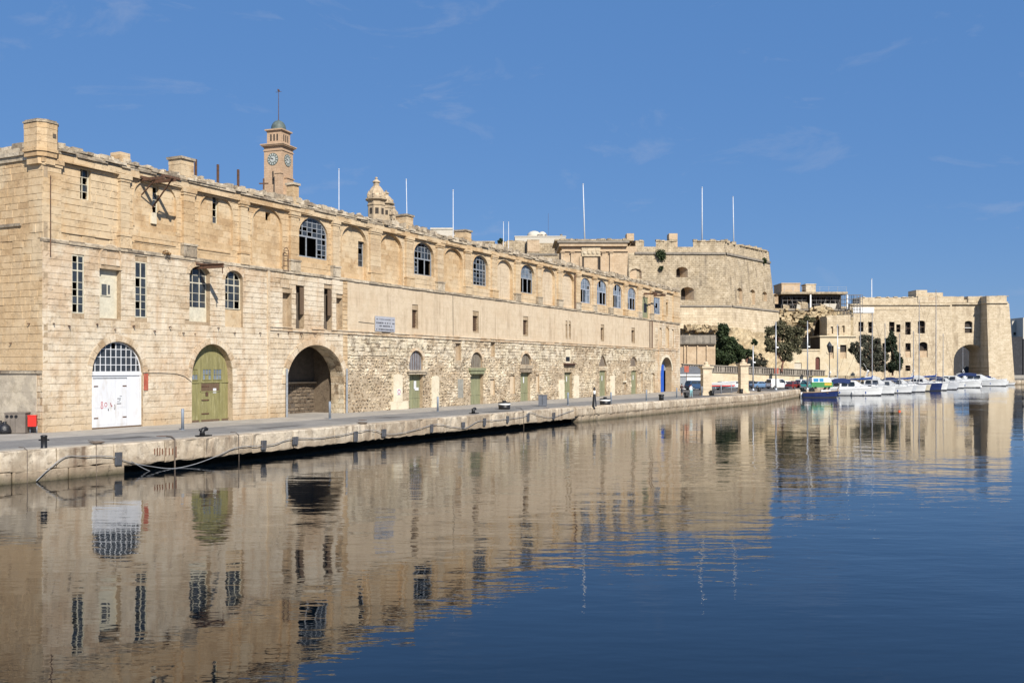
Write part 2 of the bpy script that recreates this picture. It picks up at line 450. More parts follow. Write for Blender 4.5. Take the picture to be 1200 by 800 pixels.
def erode(s, z, mode):                       # where the face has weathered back, 0 sound .. 1 eroded
    v = mnoise.fractal(Vector((s*.16+3.1, z*.27+1.7, 4.2)), 1.0, 2.1, 4)
    v2 = mnoise.noise(Vector((s*.55, z*.55, 9.0)))
    k = .38+.75*v+.22*v2+mode
    if z < 3.6: k += .30*(3.6-z)/2.1
    return min(1.0, max(0.0, (k-.32)/.4))
INDIV = []                                   # candidates for single stone blocks
def clad(mb, s0, s1, z0, z1, holes, rng, course=.42, blen=(.6,1.15), joint=.016, o=(-.008,.012), back=-.07, inset=.012,
         miss=0., deep=0., wob=0., base=0., mat=None, swap=False, tone=(0,1), zj=0., ero=None):
    """courses of separate blocks, each with its own edges and depth, cut round the openings"""
    z = z0
    P = (lambda s,oo,zz: (-oo, s, zz)) if swap else (lambda s,oo,zz: (s, -oo, zz))
    while z < z1-.02:
        h = min(course*rng.uniform(.85,1.15), z1-z)
        if z1-(z+h) < course*.35: h = z1-z
        za, zb = z+joint/2, z+h-joint/2
        ex = []
        for q in holes:
            zl, zh = min(p[1] for p in q), max(p[1] for p in q)
            if zh <= za or zl >= zb: continue
            A, B = span(q, max(za,zl+1e-4)), span(q, min(zb, zh-1e-4))
            if A is None and B is None: continue
            A = A or B; B = B or A
            if zh < zb: B = A
            else:
                Mm = span(q, (max(za,zl+1e-4)+zb)/2)
                if Mm:
                    dl = max(0, (A[0]+B[0])/2-Mm[0]); dr = max(0, Mm[1]-(A[1]+B[1])/2)
                    A = (A[0]-dl, A[1]+dr); B = (B[0]-dl, B[1]+dr)
            if min(A[0],B[0]) >= s1 or max(A[1],B[1]) <= s0: continue
            ex.append((max(A[0],s0),max(B[0],s0),min(A[1],s1),min(B[1],s1)))
        ex.sort()
        segs = []; l = (s0,s0)
        for e in ex:
            if min(e[0],e[1]) > max(l)+.02: segs.append((l[0],l[1],e[0],e[1]))
            if e[2] > l[0]: l = (e[2],e[3])
        if s1 > max(l)+.02: segs.append((l[0],l[1],s1,s1))
        for (lb,lt,rb,rt) in segs:
            cuts = []; s = max(lb,lt)+rng.uniform(*blen)*rng.choice((.55,1))
            while s < min(rb,rt)-blen[0]*.5:
                cuts.append(s); s += rng.uniform(*blen)
            L = [(lb,lt)]+[(c,c) for c in cuts]; R = [(c,c) for c in cuts]+[(rb,rt)]
            for (a,b),(c,d) in zip(L,R):
                j = joint/2
                a2,b2,c2,d2 = a+j,b+j,c-j,d-j
                if c2-a2 < .03 or d2-b2 < .03: continue
                if rng.random() < miss*(1 if ero is None else .3+1.5*erode((a+c)/2,(za+zb)/2,ero)): continue
                oo = base+rng.uniform(*o)
                if rng.random() < deep: oo = base+back*rng.uniform(.2,.75)
                tn = rng.uniform(*tone)
                inset_ = inset
                if ero is not None:
                    e_ = erode((a+c)/2, (za+zb)/2, ero)
                    tn = (1-e_)*rng.uniform(.68,.95)+e_*rng.uniform(0,.55)
                    j = joint*(.25+1.6*e_)/2; inset_ = inset*(.35+2.2*e_)
                    oo = base+(oo-base)*(.25+.75*e_)-e_*rng.uniform(0,.045)
                    a2,b2,c2,d2 = a+j,b+j,c-j,d-j
                if mat is not None and not swap and abs(a-b)+abs(c-d) < .001 and oo > base-.03:
                    INDIV.append((a2, c2, za, zb, base+back, oo-base-back, tn, mat)); continue
                w = lambda: rng.uniform(-wob,wob)
                za0, zb0 = za, zb
                if zj: za, zb = za0+rng.uniform(-zj,zj)*h, zb0+rng.uniform(-zj,zj)*h
                if zb-za < .06: za, zb = za0, zb0
                i = inset_
                tl = lambda: rng.uniform(-.3,.3)*(o[1]-o[0])*(1.8 if zj else 1)
                F = [P(a2+i+w(),oo+tl(),za+i+w()),P(c2-i+w(),oo+tl(),za+i+w()),P(d2-i+w(),oo+tl(),zb-i+w()),P(b2+i+w(),oo+tl(),zb-i+w())]
                K = [P(a2,base+back,za),P(c2,base+back,za),P(d2,base+back,zb),P(b2,base+back,zb)]
                mb.faces(F+K, [(0,1,2,3),(1,0,4,5),(2,1,5,6),(3,2,6,7),(0,3,7,4)], tn)
                za, zb = za0, zb0
        z += h

# ---------------------------------------------------------------- openings of the lower storeys
HOLES = []       # (polygon, reveal depth)
def hole(px, spring_y=None, rise=None, depth=.5, kind='round', z0=None):
    s0,s1,za,zb = fr(*px)
    if z0 is not None: za = z0
    if spring_y is None: spring, r = zb, 0.
    else:
        spring = fz((px[0]+px[2])/2, spring_y); r = zb-spring
    P = outline(s0,s1,za,spring,r,kind)
    HOLES.append((P, depth))
    return dict(s0=s0,s1=s1,z0=za,spring=spring,rise=r,kind=kind,P=P,depth=depth,top=zb)
H_white = hole((108,400,168,503), 437, depth=.38, z0=QZ-.05)
H_green = hole((225,403,273,495), 441, depth=.62, z0=QZ-.05)
H_dark = hole((335.5,404,403,489), 449, depth=1.35, z0=QZ-.05)
H_w1 = hole((84.5,299,99,367), depth=.16)
H_rec = hole((117,315.5,142,373), depth=.45)
H_w3 = hole((158.5,307,172.5,372), depth=.16)
H_w4 = hole((222.5,312,246.5,377), 322, depth=.45)
H_w5 = hole((264,317,285,383), 329, depth=.35)
H_slots = [hole((331,343,342,384), depth=.6), hole((347,335,356.5,385), depth=.6),
           hole((379.5,338,389,386), depth=.6), hole((394,349,402,387), depth=.6)]
H_cs = [hole(b, depth=.32) for b in ((483,363,490,384),(554,370,561,388),(613,375,619,392),(662.8,380,665,395),
                                     (666.6,380,669,395),(704,384,708,398),(740,387,744,400.5))]
H_ls = [hole(b, depth=.3) for b in ((534,402,541,422),(575,401.5,580.5,418),(663,409,669.5,425))]
H_lun = [hole((480,410.5,496,433.5), 424, depth=.35), hole((552,412.5,565.5,430.5), 424, depth=.35),
         hole((611,414,622.5,427), 423.5, depth=.35), hole((702,416,711,429), 428, depth=.35, kind='point'),
         hole((739,418,746.5,429), 426.5, depth=.35)]
H_cd = [hole((480,438.5,496,484), depth=.62, z0=QZ-.05), hole((552,438,566.5,478), depth=.62, z0=QZ-.05),
        hole((610.5,436.5,622,475), depth=.62, z0=QZ-.05), hole((662,436,671,471), depth=.5, z0=QZ-.05),
        hole((703,434,711,466), depth=.45, z0=QZ-.05), hole((740,434,747,464), depth=.45, z0=QZ-.05)]
H_nic = [hole((537,444,543.5,466), depth=.12), hole((575,444,580.5,463), depth=.2), hole((598,439,604,461), 441, depth=.18),
         hole((628.5,439,632.5,459), depth=.18), hole((730.5,436,734,457), depth=.3), hole((750,436,753.5,458.5), depth=.3),
         hole((763,437,767.5,462), 440, depth=.3)]
H_blue = hole((774.5,418.5,787.5,462), 434, depth=1.1, z0=QZ-.05)
H_sn = [hole((773,384.5,775.8,405), 386.5, depth=.25), hole((779.8,383,784.5,407), 388, depth=.3), hole((787.5,386,790,406), 388, depth=.25)]
LOWPOLY = [h[0] for h in HOLES]

# ---------------------------------------------------------------- upper storey: bays of blind arches and windows
UP = []          # openings in the upper panel plane
def uphole(px, spring_y=None, depth=.3, kind='round'):
    s0,s1,za,zb = fr(*px)
    za = max(za, Z_LEDGE+.12)
    if spring_y is None: spring, r = zb, 0.
    else:
        spring = fz((px[0]+px[2])/2, spring_y); r = zb-spring
    P = outline(s0,s1,za,spring,r,kind)
    d = dict(s0=s0,s1=s1,z0=za,spring=spring,rise=r,kind=kind,P=P,depth=depth,top=zb)
    UP.append((P,depth)); return d
U_OFF = -.22
U_w1 = uphole((97,197,109.5,234), depth=.45)
U_b2 = uphole((160,211,208.5,268), 231, depth=.07)
U_b3 = uphole((237,227.5,275,284), 247, depth=.10)
U_b4 = uphole((298,243,332.5,310), 264, depth=.10)
U_w5 = uphole((352.5,255,386.5,302.5), 277, depth=.28)
U_b6 = uphole((402.5,264.5,432,329), 284, depth=.24)
U_b7 = uphole((447.5,274.5,473.5,332), 293, depth=.24)
U_w8 = uphole((487,284,510.5,322.5), 300, depth=.5)
U_b9 = uphole((522.5,291,544,341), 306, depth=.24)
U_w10 = uphole((556,299,574,334.5), 313, depth=.5)
U_b11 = uphole((584,304.5,602.5,350), 319, depth=.28)
U_w12 = uphole((612,310,628,343.5), 322, depth=.5)
U_b13 = uphole((637,313,652,357), 326, depth=.28)
U_b14 = uphole((660.5,319.5,674.5,361), 331, depth=.28)
U_ws = [uphole((682,325.5,693.5,355), 335, depth=.3), uphole((701,328.5,712.5,357), 338, depth=.3),
        uphole((720,333,730,361), 342, depth=.3), uphole((737,337,746.5,363), 345, depth=.3)]
U_gd = uphole((754.5,348,761.5,374), depth=.3)
U_wl = uphole((768,348.5,775.5,368), depth=.3)
U_sl = uphole((781.8,354.5,784.5,369), depth=.3)
UPPOLY = [u[0] for u in UP]

# small openings cut in the backs of the blind arches
def fr_o(px, o):                             # same, for a plane set back by o
    xm = (px[0]+px[2])/2
    def s_at(x):
        u = (x-CXP)/FPX; xx = X0+DY*o*1.0; yy = Y0-DX*o     # n = (DY,-DX)
        return (u*yy-xx)/(DX-u*DY)
    Y = Y0-DX*o+s_at(xm)*DY
    return s_at(px[0]), s_at(px[2]), CAMZ+(HOR-px[3])/FPX*Y, CAMZ+(HOR-px[1])/FPX*Y

# ---------------------------------------------------------------- shell
rng = random.Random(11)
mb = MB()
wall_with_holes(mb, [(.01,QZ-.6),(LEN-.01,QZ-.6),(LEN-.01,Z_LEDGE),(.01,Z_LEDGE)], HOLES, -.07, .4)
mb.face([(0,.07,Z_LEDGE),(LEN,.07,Z_LEDGE),(LEN,.5,Z_LEDGE),(0,.5,Z_LEDGE)], .4)
core = mb.build('wall', M_MORTAR, ware)
mb = MB()
wall_with_holes(mb, [(.01,Z_LEDGE-.1),(LEN-.01,Z_LEDGE-.1),(LEN-.01,Z_TOP-.25),(.01,Z_TOP-.25)], UP, U_OFF-.05, .4)
mb.build('upper_wall', M_OCHRE, ware)
# hollow body: end walls, back, roof, upper floor
mb = MB()
mb.box(.35, .9, .5, DEPTH, 0, Z_TOP-.4)
mb.box(LEN-.9, LEN-.35, .5, DEPTH, 0, Z_TOP-.4)
mb.box(0, LEN, DEPTH-.5, DEPTH, 0, Z_TOP-.4)
mb.box(.4, LEN-.4, 6.0, 6.4, 0, Z_TOP-.5)
mb.build('inner_wall', M_DARKIN, ware)
mb = MB(); mb.box(.02, LEN-.02, .34, DEPTH-.02, Z_TOP-.75, Z_TOP-.55); mb.build('roof', M_WORN, ware)
mb = MB(); mb.box(.9, LEN-.9, .55, 6.0, Z_LEDGE-.9, Z_LEDGE-.6); mb.build('floor_slab', M_DARKIN, ware)
# upper wall thickness behind parapet
mb = MB(); mb.box(.02, LEN-.02, .32, .75, Z_TOP-.55, Z_TOP-.03); mb.build('parapet', M_OCHRE, ware)

# ---------------------------------------------------------------- stone facing
sB0, sB1, sC1 = fs(315), fs(410), fs(768)
cl = MB()   # lower storeys, limewashed courses (zone A and B)
clad(cl, .0, sB0, QZ-.02, Z_LEDGE, LOWPOLY, rng, mat=M_CREAM, deep=.04, joint=.016, inset=.012, ero=-.16, back=-.035, miss=.004)
near = [c for c in INDIV]; INDIV.clear()
near.sort(key=lambda c: c[0]+.25*abs(c[2]-6))
for k, (a,c,za,zb,bk,dp,tn,mt) in enumerate(near):
    if k < 290:
        me = unit_block(mt, int(tn*11.99))
        ob = bpy.data.objects.new('stone_block', me); COL.objects.link(ob); ob.parent = core
        ob.location = (a, -bk, za); ob.scale = (c-a, dp, zb-za)
    else:
        i = .012; oo = bk+dp; tl = lambda: rng.uniform(-.006,.006)
        F = [(a+i,-oo+tl(),za+i),(c-i,-oo+tl(),za+i),(c-i,-oo+tl(),zb-i),(a+i,-oo+tl(),zb-i)]
        K = [(a,-bk,za),(c,-bk,za),(c,-bk,zb),(a,-bk,zb)]
        cl.faces(F+K, [(0,1,2,3),(1,0,4,5),(2,1,5,6),(3,2,6,7),(0,3,7,4)], tn)
tag(cl.build('stone_courses', M_CREAM, ware), kind='stuff')
cl = MB()
clad(cl, sB0, sB1-1.0, QZ-.02, Z_LEDGE-.25, LOWPOLY, rng, course=.4, deep=.05, base=.02, back=-.05, o=(-.02,.015), joint=.02, ero=-.02)
tag(cl.build('stone_courses', M_CREAM, ware), kind='stuff')
cl = MB()   # ochre quoin strip with the drain
clad(cl, sB1-1.0, sB1-.35, QZ-.02, Z_LEDGE-.2, LOWPOLY, rng, course=.4, blen=(.5,.9), deep=.05, base=.02, back=-.09)
tag(cl.build('stone_courses', M_OCHRE, ware), kind='stuff')
# zone C: old render above the string course, rubble below
cl = MB()
clad(cl, sB1-.35, sC1, Z_STR+.3, Z_LEDGE-.1, LOWPOLY, rng, course=.62, blen=(1.0,2.4), joint=.003, inset=.002, o=(-.001,.001), ero=-.75, back=-.02, miss=.003)
tag(cl.build('rendered_courses', M_PLAST, ware), kind='stuff')
cl = MB()   # backing sheet added to set how dark the rubble gaps read
wall_with_holes(cl, [(sB1-.35,QZ-.3),(sC1,QZ-.3),(sC1,Z_STR-.05),(sB1-.35,Z_STR-.05)], [(q,.05) for q in LOWPOLY if sB1-.35 < q[0][0] and q[1][0] < sC1 and max(v[1] for v in q) < Z_STR-.05], -.066, .3, reveal=False)
cl.build('rubble_backing', stone('rubble_gap_tone',(.25,.19,.125),(.45,.365,.255),(.54,.46,.34),ref=ware,pit=.6,bump=.05), ware)
cl = MB()
clad(cl, sB1-.35, sC1, 6.6, Z_STR, LOWPOLY, rng, course=.36, blen=(.4,.9), joint=.03, inset=.03, o=(-.015,.05), back=-.10, miss=.04, deep=.02, wob=.03, zj=.12, ero=-.14)
clad(cl, sB1-.35, sC1, QZ-.02, 6.6, LOWPOLY, rng, course=.29, blen=(.2,.6), joint=.05, inset=.06, o=(-.012,.085), back=-.10, miss=.09, deep=.02, wob=.05, zj=.28, ero=.15)
tag(cl.build('rubble_stones', M_RUBB, ware), kind='stuff')
cl = MB()   # ashlar pavilion at the far end
clad(cl, sC1, LEN, QZ-.02, Z_LEDGE, LOWPOLY, rng, course=.42, deep=.06, o=(-.015,.02), ero=.05)
tag(cl.build('stone_courses', M_CREAM, ware), kind='stuff')
# upper storey panels
cl = MB()
for (sa_,sb_,mt_) in ((.02,fs(396),M_OCHRE),(fs(396),LEN,M_OCHRE2)):
    cl = MB(); clad(cl, sa_, sb_, Z_LEDGE, Z_CORN+.02, UPPOLY, rng, course=.45, blen=(.6,1.2), base=U_OFF, back=-.05, joint=.016, o=(-.008,.012), deep=.03, ero=.02)
    tag(cl.build('upper_stone_courses', mt_, ware), kind='stuff')
# backs of the blind arches
oct_holes = []
def back_panel(h, extra=None, mat=M_OCHRE):
    o = U_OFF-.05-h['depth']
    P = h['P']
    hl = []
    if extra:
        for px in extra:
            a,b,c,d = fr_o(px, o); hl.append((outline(a,b,c,d), .3))
    b = MB()
    s0,s1 = h['s0'],h['s1']; z0,z1 = h['z0'],h['top']
    wall_with_holes(b, [(s0,z0),(s1,z0),(s1,z1),(s0,z1)], hl, o, .5)
    ob = b.build('blind_arch_back', mat, ware)
    b = MB()
    clad(b, s0, s1, z0, z1, [q[0] for q in hl], rng, course=.45, blen=(.6,1.2), base=o+.012, back=-.014, joint=.012, o=(-.003,.003), inset=.005)
    tag(b.build('stone_courses', mat, ob), kind='stuff')
    return [q[0] for q in hl], o
e2,o2 = back_panel(U_b2, [(178.7,218.5,186,249.5)])
e3,o3 = back_panel(U_b3, [(249,229,256,262)])
e4,o4 = back_panel(U_b4, [(311,249,316.8,258.5)])
e6,o6 = back_panel(U_b6, [(419.6,283,427,312.5)])
for h in (U_b7,U_b9): back_panel(h)
for h in (U_b11,U_b13,U_b14): back_panel(h, mat=M_PLAST)

# ---------------------------------------------------------------- voussoirs round the big arches
def voussoirs(h, n, t, o0, o1, mat, gap=.015):
    c, a = (h['s0']+h['s1'])/2, (h['s1']-h['s0'])/2
    sp, r = h['spring'], h['rise']
    g = random.Random(int(a*1000))
    for k in range(n):
        b = MB()
        a0, a1 = math.pi*k/n+gap/a, math.pi*(k+1)/n-gap/a
        tt = t*g.uniform(.9,1.1); oo = o1+g.uniform(-.008,.012)
        pts = []
        for an in (a0,(a0+a1)/2,a1): pts.append((c+a*math.cos(an), sp+r*math.sin(an)))
        for an in (a1,(a0+a1)/2,a0): pts.append((c+(a+tt)*math.cos(an), sp+(r+tt)*math.sin(an)))
        b.prism(pts, -oo, -o0, g.random())
        b.build('voussoir', mat, core)
voussoirs(H_white, 15, .42, -.06, .024, M_CREAM)
voussoirs(H_green, 13, .42, -.06, .024, M_CREAM)
voussoirs(H_dark, 17, .55, -.06, .085, M_CREAM)
voussoirs(H_w4, 9, .30, -.06, .024, M_CREAM)
voussoirs(H_w5, 9, .30, -.06, .024, M_CREAM)
voussoirs(H_blue, 9, .45, -.06, .03, M_PALE)
for h in H_lun[:3]: voussoirs(h, 7, .30, -.08, .02, M_CREAM)
def ring(h, t, proud, mat, off):             # thin raised moulding round an arch, down the sides too
    c, a = (h['s0']+h['s1'])/2, (h['s1']-h['s0'])/2
    b = MB()
    n = 14; prev = None
    prof = [(h['s1'], h['z0'])]+[(c+a*math.cos(math.pi*i/n), h['spring']+h['rise']*math.sin(math.pi*i/n)) for i in range(n+1)]+[(h['s0'],h['z0'])]
    outp = [(h['s1']+t, h['z0'])]+[(c+(a+t)*math.cos(math.pi*i/n), h['spring']+(h['rise']+t)*math.sin(math.pi*i/n)) for i in range(n+1)]+[(h['s0']-t,h['z0'])]
    for i in range(len(prof)-1):
        b.prism([prof[i],prof[i+1],outp[i+1],outp[i]], -(off+proud), -off+.01, .35)
    b.build('arch_moulding', mat, ware)
for h in (U_b2,U_b3,U_b4,U_b6,U_b7,U_b9,U_b11,U_b13,U_b14): ring(h, .10, .035, M_OCHRE, U_OFF)
for h in (U_w5,U_w8,U_w10,U_w12,*U_ws): ring(h, .08, .025, M_OCHRE, U_OFF)

# ---------------------------------------------------------------- pilasters, pedestals, cornice, ledges
PIL = [(50.5,72),(141.5,152.5),(215.5,228.5),(282.5,290.5),(341,350.5),(390.5,397.5),(434.5,446.5),(476.5,484.5),(513,520),
       (545.5,552),(577,583),(604.5,609.5),(630.5,635),(654.5,659),(676,680.5),(695.5,699),(714.5,718),(732,735.5),(748,752),(763,766),(777.5,780.5),(789.5,796.8)]
for k,(xa,xb) in enumerate(PIL):
    s0,s1 = fs(xa),fs(xb); s0 = max(s0,.0)
    b = MB()
    z = Z_LEDGE+(.95 if k else 0.)
    g = random.Random(k)
    while z < Z_CORN-.45:
        h = min(g.uniform(.4,.55), Z_CORN-.4-z)
        b.box(s0+g.uniform(0,.012), s1-g.uniform(0,.012), -(.0+g.uniform(-.012,.012)), -U_OFF+.04, z+.008, z+h-.008, g.random())
        z += h
    pil = b.build('pilaster', M_OCHRE if k < 5 else M_OCHRE2, ware)
    b = MB()
    if k:
        b.rock(s0-.10, s1+.10, -.10, -U_OFF+.04, Z_LEDGE, Z_LEDGE+.85, .015, g)
        b.rock(s0-.15, s1+.15, -.15, -U_OFF+.04, Z_LEDGE+.80, Z_LEDGE+.95, .02, g)
        b.build('pedestal', M_WORN if g.random()<.5 else M_OCHRE, pil)
    b = MB()
    b.rock(s0-.06, s1+.06, -.06, -U_OFF+.04, Z_CORN-.42, Z_CORN-.25, .02, g)
    b.rock(s0-.12, s1+.12, -.12, -U_OFF+.04, Z_CORN-.25, Z_CORN+.02, .02, g)
    b.build('capital', M_OCHRE, pil)
# cornice: broken mouldings, then a ragged coping
for (z0,z1,pr,gapp,mat) in ((Z_CORN,Z_CORN+.10,.07,.22,M_OCHRE),(Z_CORN+.11,Z_CORN+.47,.00,.12,M_OCHRE),(Z_CORN+.48,Z_CORN+.62,.12,.5,M_WORN),(Z_CORN+.63,Z_CORN+.80,.19,.58,M_WORN)):
    b = MB(); s = 0.0
    while s < LEN-.05:
        l = min(rng.uniform(.5,1.3), LEN-s)
        worn = rng.random() < gapp + (.15 if s > 22 else 0)
        pp = pr*rng.uniform(.0,.35) if worn else pr*rng.uniform(.85,1.05)
        b.rock(s+.006, s+l-.006, -pp, .32, z0+.004, z1-(.004 if not worn else rng.uniform(0,.06)), .012, rng)
        s += l
    tag(b.build('cornice_stones', mat, ware), kind='stuff')
b = MB(); s = 0.0
while s < LEN-.05:
    l = min(rng.uniform(.25,.7), LEN-s)
    hh = rng.uniform(.06,.30) + (.12*math.sin(s*.35)+.06)*(1 if s > 20 else .3)
    b.rock(s, s+l, rng.uniform(-.12,.06), rng.uniform(.35,.6), Z_CORN+.8, Z_CORN+.82+max(.05,hh), .06, rng)
    if rng.random() < .35: b.rock(s+.05, s+l*.7, .1, .4, Z_CORN+.8+hh*.8, Z_CORN+.9+hh+rng.uniform(.0,.12), .15, rng)
    s += l
tag(b.build('coping_rubble', M_WORN, ware), kind='stuff')
# ledge below the upper storey and the string courses
b = MB(); s = 0.0
while s < LEN-.05:
    l = min(rng.uniform(.8,1.6), LEN-s)
    pr = rng.uniform(.03,.09) if s > sB0 else rng.uniform(.01,.035)
    if s < fs(78): pr = .002
    b.rock(s+.006, s+l-.006, -pr-.05, .26, Z_LEDGE-.22, Z_LEDGE-.08, .01, rng)
    b.rock(s+.006, s+l-.006, -pr*.6-.02, .26, Z_LEDGE-.07, Z_LEDGE+.02, .02, rng)
    s += l
tag(b.build('ledge_stones', M_WORN, ware), kind='stuff')
b = MB(); s = fs(315)
while s < LEN-.6:
    l = min(rng.uniform(.8,1.6), LEN-.5-s)
    b.rock(s+.006, s+l-.006, -.10, .06, Z_STR, Z_STR+.11, .01, rng)
    b.rock(s+.006, s+l-.006, -.05, .06, Z_STR+.115, Z_STR+.26, .01, rng)
    if rng.random() < .8: b.rock(s+.006, s+l-.006, -.13, .06, Z_STR+.265, Z_STR+.36, .012, rng)
    s += l
tag(b.build('string_course', M_CREAM, ware), kind='stuff')
b = MB()
for xa in (314.5, 772): b.box(fs(xa)-.12, fs(xa)+.12, -.09, .05, QZ, Z_LEDGE-.25, .5)
b.build('pilaster_strip', M_CREAM, ware)
# thin pediment lines under the upper windows in the near bays
for (xa,ya,xb) in ((73,271,134),(160,281,208),(234,291,272),(296,318,330)):
    b = MB(); z = fz(xa,ya); b.rock(fs(xa),fs(xb),-U_OFF-.06,-U_OFF+.03,z-.05,z+.04,.01,rng); b.build('panel_moulding', M_OCHRE, ware)
for (xa,ya,xb) in ((73,184,134.5),(158,203,210),(232,222,277)):
    b = MB(); z = min(fz(xa,ya), Z_CORN-.06)
    b.rock(fs(xa),fs(xb),-U_OFF-.09,-U_OFF+.03,z-.07,z+.01,.01,rng); b.build('panel_moulding', M_OCHRE, ware)

# ---------------------------------------------------------------- windows
def window(h, o, cols, rows, mat, frame=.07, bar=.035, ztrans=None, missing=0., solid=(), glassmat=None, seed=1, colw=None, zlow=None, leaves=False, parent=None, lowcols=None, lowgrid=None):
    """timber window: outer frame following the opening, glazing bars, panes set in them"""
    s0,s1,z0 = h['s0'],h['s1'],(h['z0'] if zlow is None else zlow)
    sp, r, kd = h['spring'], h['rise'], h['kind']
    top = lambda s: arch_top(s, s0, s1, sp, r, kd)
    g = random.Random(seed)
    b = MB(); y0, y1 = -o, -o+.08
    # outer frame
    P = outline(s0,s1,z0,sp,r,kd,16)
    c, zc = (s0+s1)/2, (z0+(sp+r))/2
    Q = []
    for (s,z) in P:
        if r > 0 and z > sp+1e-4:
            a = (s1-s0)/2; v = Vector(((s-c)/a**2 if a else 0, (z-sp)/max(r,.01)**2)); v.normalize()
            Q.append((s-v.x*frame, z-v.y*frame))
        else:
            Q.append((s0+frame if s < c else s1-frame, z0+frame if z < zc else z-(frame if r <= 0 else 0)))
    for i in range(len(P)):
        j = (i+1)%len(P)
        b.prism([P[i],P[j],Q[j],Q[i]], y0, y1, .5)
    ss = [s0+(s1-s0)*k/cols for k in range(cols+1)] if colw is None else [s0+(s1-s0)*q for q in colw]
    zs = list(rows)
    zs = [z0]+[z for z in zs]+[sp+r]
    for k,s in enumerate(ss[1:-1]):
        w = bar*(2.0 if leaves and k == (len(ss)-2)//2 else 1)
        b.box(s-w/2, s+w/2, y0+.01, y1-.01, (z0+frame*.5) if lowcols is None or (lowgrid and s0+(s1-s0)*lowgrid[0] < s < s0+(s1-s0)*lowgrid[1]) else ztrans, top(s)-frame*.5)
    for z in zs[1:-1]:
        w = bar*(2.4 if ztrans is not None and abs(z-ztrans) < .01 else 1)
        q = span(P, z)
        if q and lowcols is not None and z < ztrans-.01:
            if lowgrid is None: continue
            q = (s0+(s1-s0)*lowgrid[0]-frame*.5, s0+(s1-s0)*lowgrid[1]+frame*.5)
        if q: b.box(q[0]+frame*.5, q[1]-frame*.5, y0+.012, y1-.012, z-w/2, z+w/2)
    for f_ in (lowcols or ()):
        s_ = s0+(s1-s0)*f_; b.box(s_-bar*.9, s_+bar*.9, y0+.005, y1-.005, z0+frame*.5, ztrans)
    wob = b.build('window', mat, parent or ware)
    p = MB()
    for i in range(len(ss)-1):
        for k in range(len(zs)-1):
            a,bb = ss[i]+.01, ss[i+1]-.01; za,zb = zs[k], zs[k+1]
            ta, tb = min(zb, top(a)), min(zb, top(bb))
            if ta < za+.02 and tb < za+.02: continue
            if (i,k) in solid: continue
            if lowcols is not None and zb < ztrans+.01:
                fm = ((ss[i]+ss[i+1])/2-s0)/(s1-s0)
                if lowgrid is None or not lowgrid[0] <= fm <= lowgrid[1]: continue
            if g.random() < missing: continue
            yy = y0+.04+g.uniform(-.004,.004)
            tw = g.uniform(-.008,.008)
            p.face([(a,yy+tw,za),(bb,yy-tw,za),(bb,yy-tw*.5,max(tb,za)),(a,yy+tw*.5,max(ta,za))], g.random())
    if 0 < len(p.f) <= 12:
        for f_i in range(len(p.f)):
            q_ = MB(); q_.face([p.v[i] for i in p.f[f_i]], p.t[f_i]); q_.build('pane', glassmat or M_GLASS, wob)
    elif p.f: p.build('pane', glassmat or M_GLASS, wob)
    return wob
def rows_px(xm, *ys): return sorted(fz(xm,y) for y in ys)
# near lower windows
window(H_w1, -.06, 2, rows_px(91.5, 356,347,339,330.5,317,307.5), M_FRAMECREAM, ztrans=fz(91.5,317), missing=.25, leaves=True, seed=3)
window(H_w3, -.06, 2, rows_px(165.5, 362,353,345,336.5,325.5), M_FRAMECREAM, ztrans=fz(165.5,325.5), missing=.2, leaves=True, seed=4)
hh = dict(H_w4); hh['z0'] = fz(235,361)
window(hh, -.42, 3, rows_px(232,353,343,331,322), M_FRAMECREAM, ztrans=fz(232,331), missing=.05, leaves=True, seed=5)
b = MB(); b.box(H_w4['s0'],H_w4['s1'],.40,.50,H_w4['z0'],fz(235,361)); b.build('window_apron', M_FRAMECREAM, ware)
hh = dict(H_w5); hh['z0'] = fz(274,362)
window(hh, -.32, 3, rows_px(274,352,343,334,327), M_FRAMECREAM, ztrans=fz(274,334), missing=.45, leaves=True, seed=6)
b = MB(); b.box(H_w5['s0'],H_w5['s1'],.22,.34,H_w5['z0'],fz(274,363)); b.build('blocked_sill', M_OCHRE, ware)
# the boarded recess with its small window
b = MB()
s0,s1,z0,z1 = H_rec['s0'],H_rec['s1'],H_rec['z0'],H_rec['top']
b.box(s0,s1,.42,.50,z0,z1)
b.box(s0,s1-.25,.38,.42,z0,z1-.5)
rec = b.build('boarded_panel', M_FRAMECREAM, ware)
b = MB(); a,c,e,f = fr_o((117.5,332,129,347),-.38); b.box(a,c,.33,.39,e,f); b.build('shutter_window', M_FRAMECREAM, rec)
b = MB(); b.box(a+.06,a+(c-a)*.58,.32,.34,e+.06,f-.06); b.box(a+(c-a)*.72,c-.06,.32,.34,e+.15,f-.1); b.build('pane', M_GLASS, rec)
b = MB()     # little blind arch drawn over the recess
cc,aa,sp_ = (fs(118)+fs(141))/2,(fs(141)-fs(118))/2, fz(129.5,302)
for i in range(12):
    q=[]
    for (rr_,an) in ((aa,math.pi*i/12),(aa,math.pi*(i+1)/12),(aa+.12,math.pi*(i+1)/12),(aa+.12,math.pi*i/12)):
        q.append((cc+rr_*math.cos(an), sp_+rr_*1.0*math.sin(an)))
    b.prism(q,-.05,.05,.4)
for e_ in (-1,1): b.box(cc+e_*(aa+.06)-.06,cc+e_*(aa+.06)+.06,-.05,.05,z1,sp_)
b.build('relieving_arch', M_CREAM, ware)
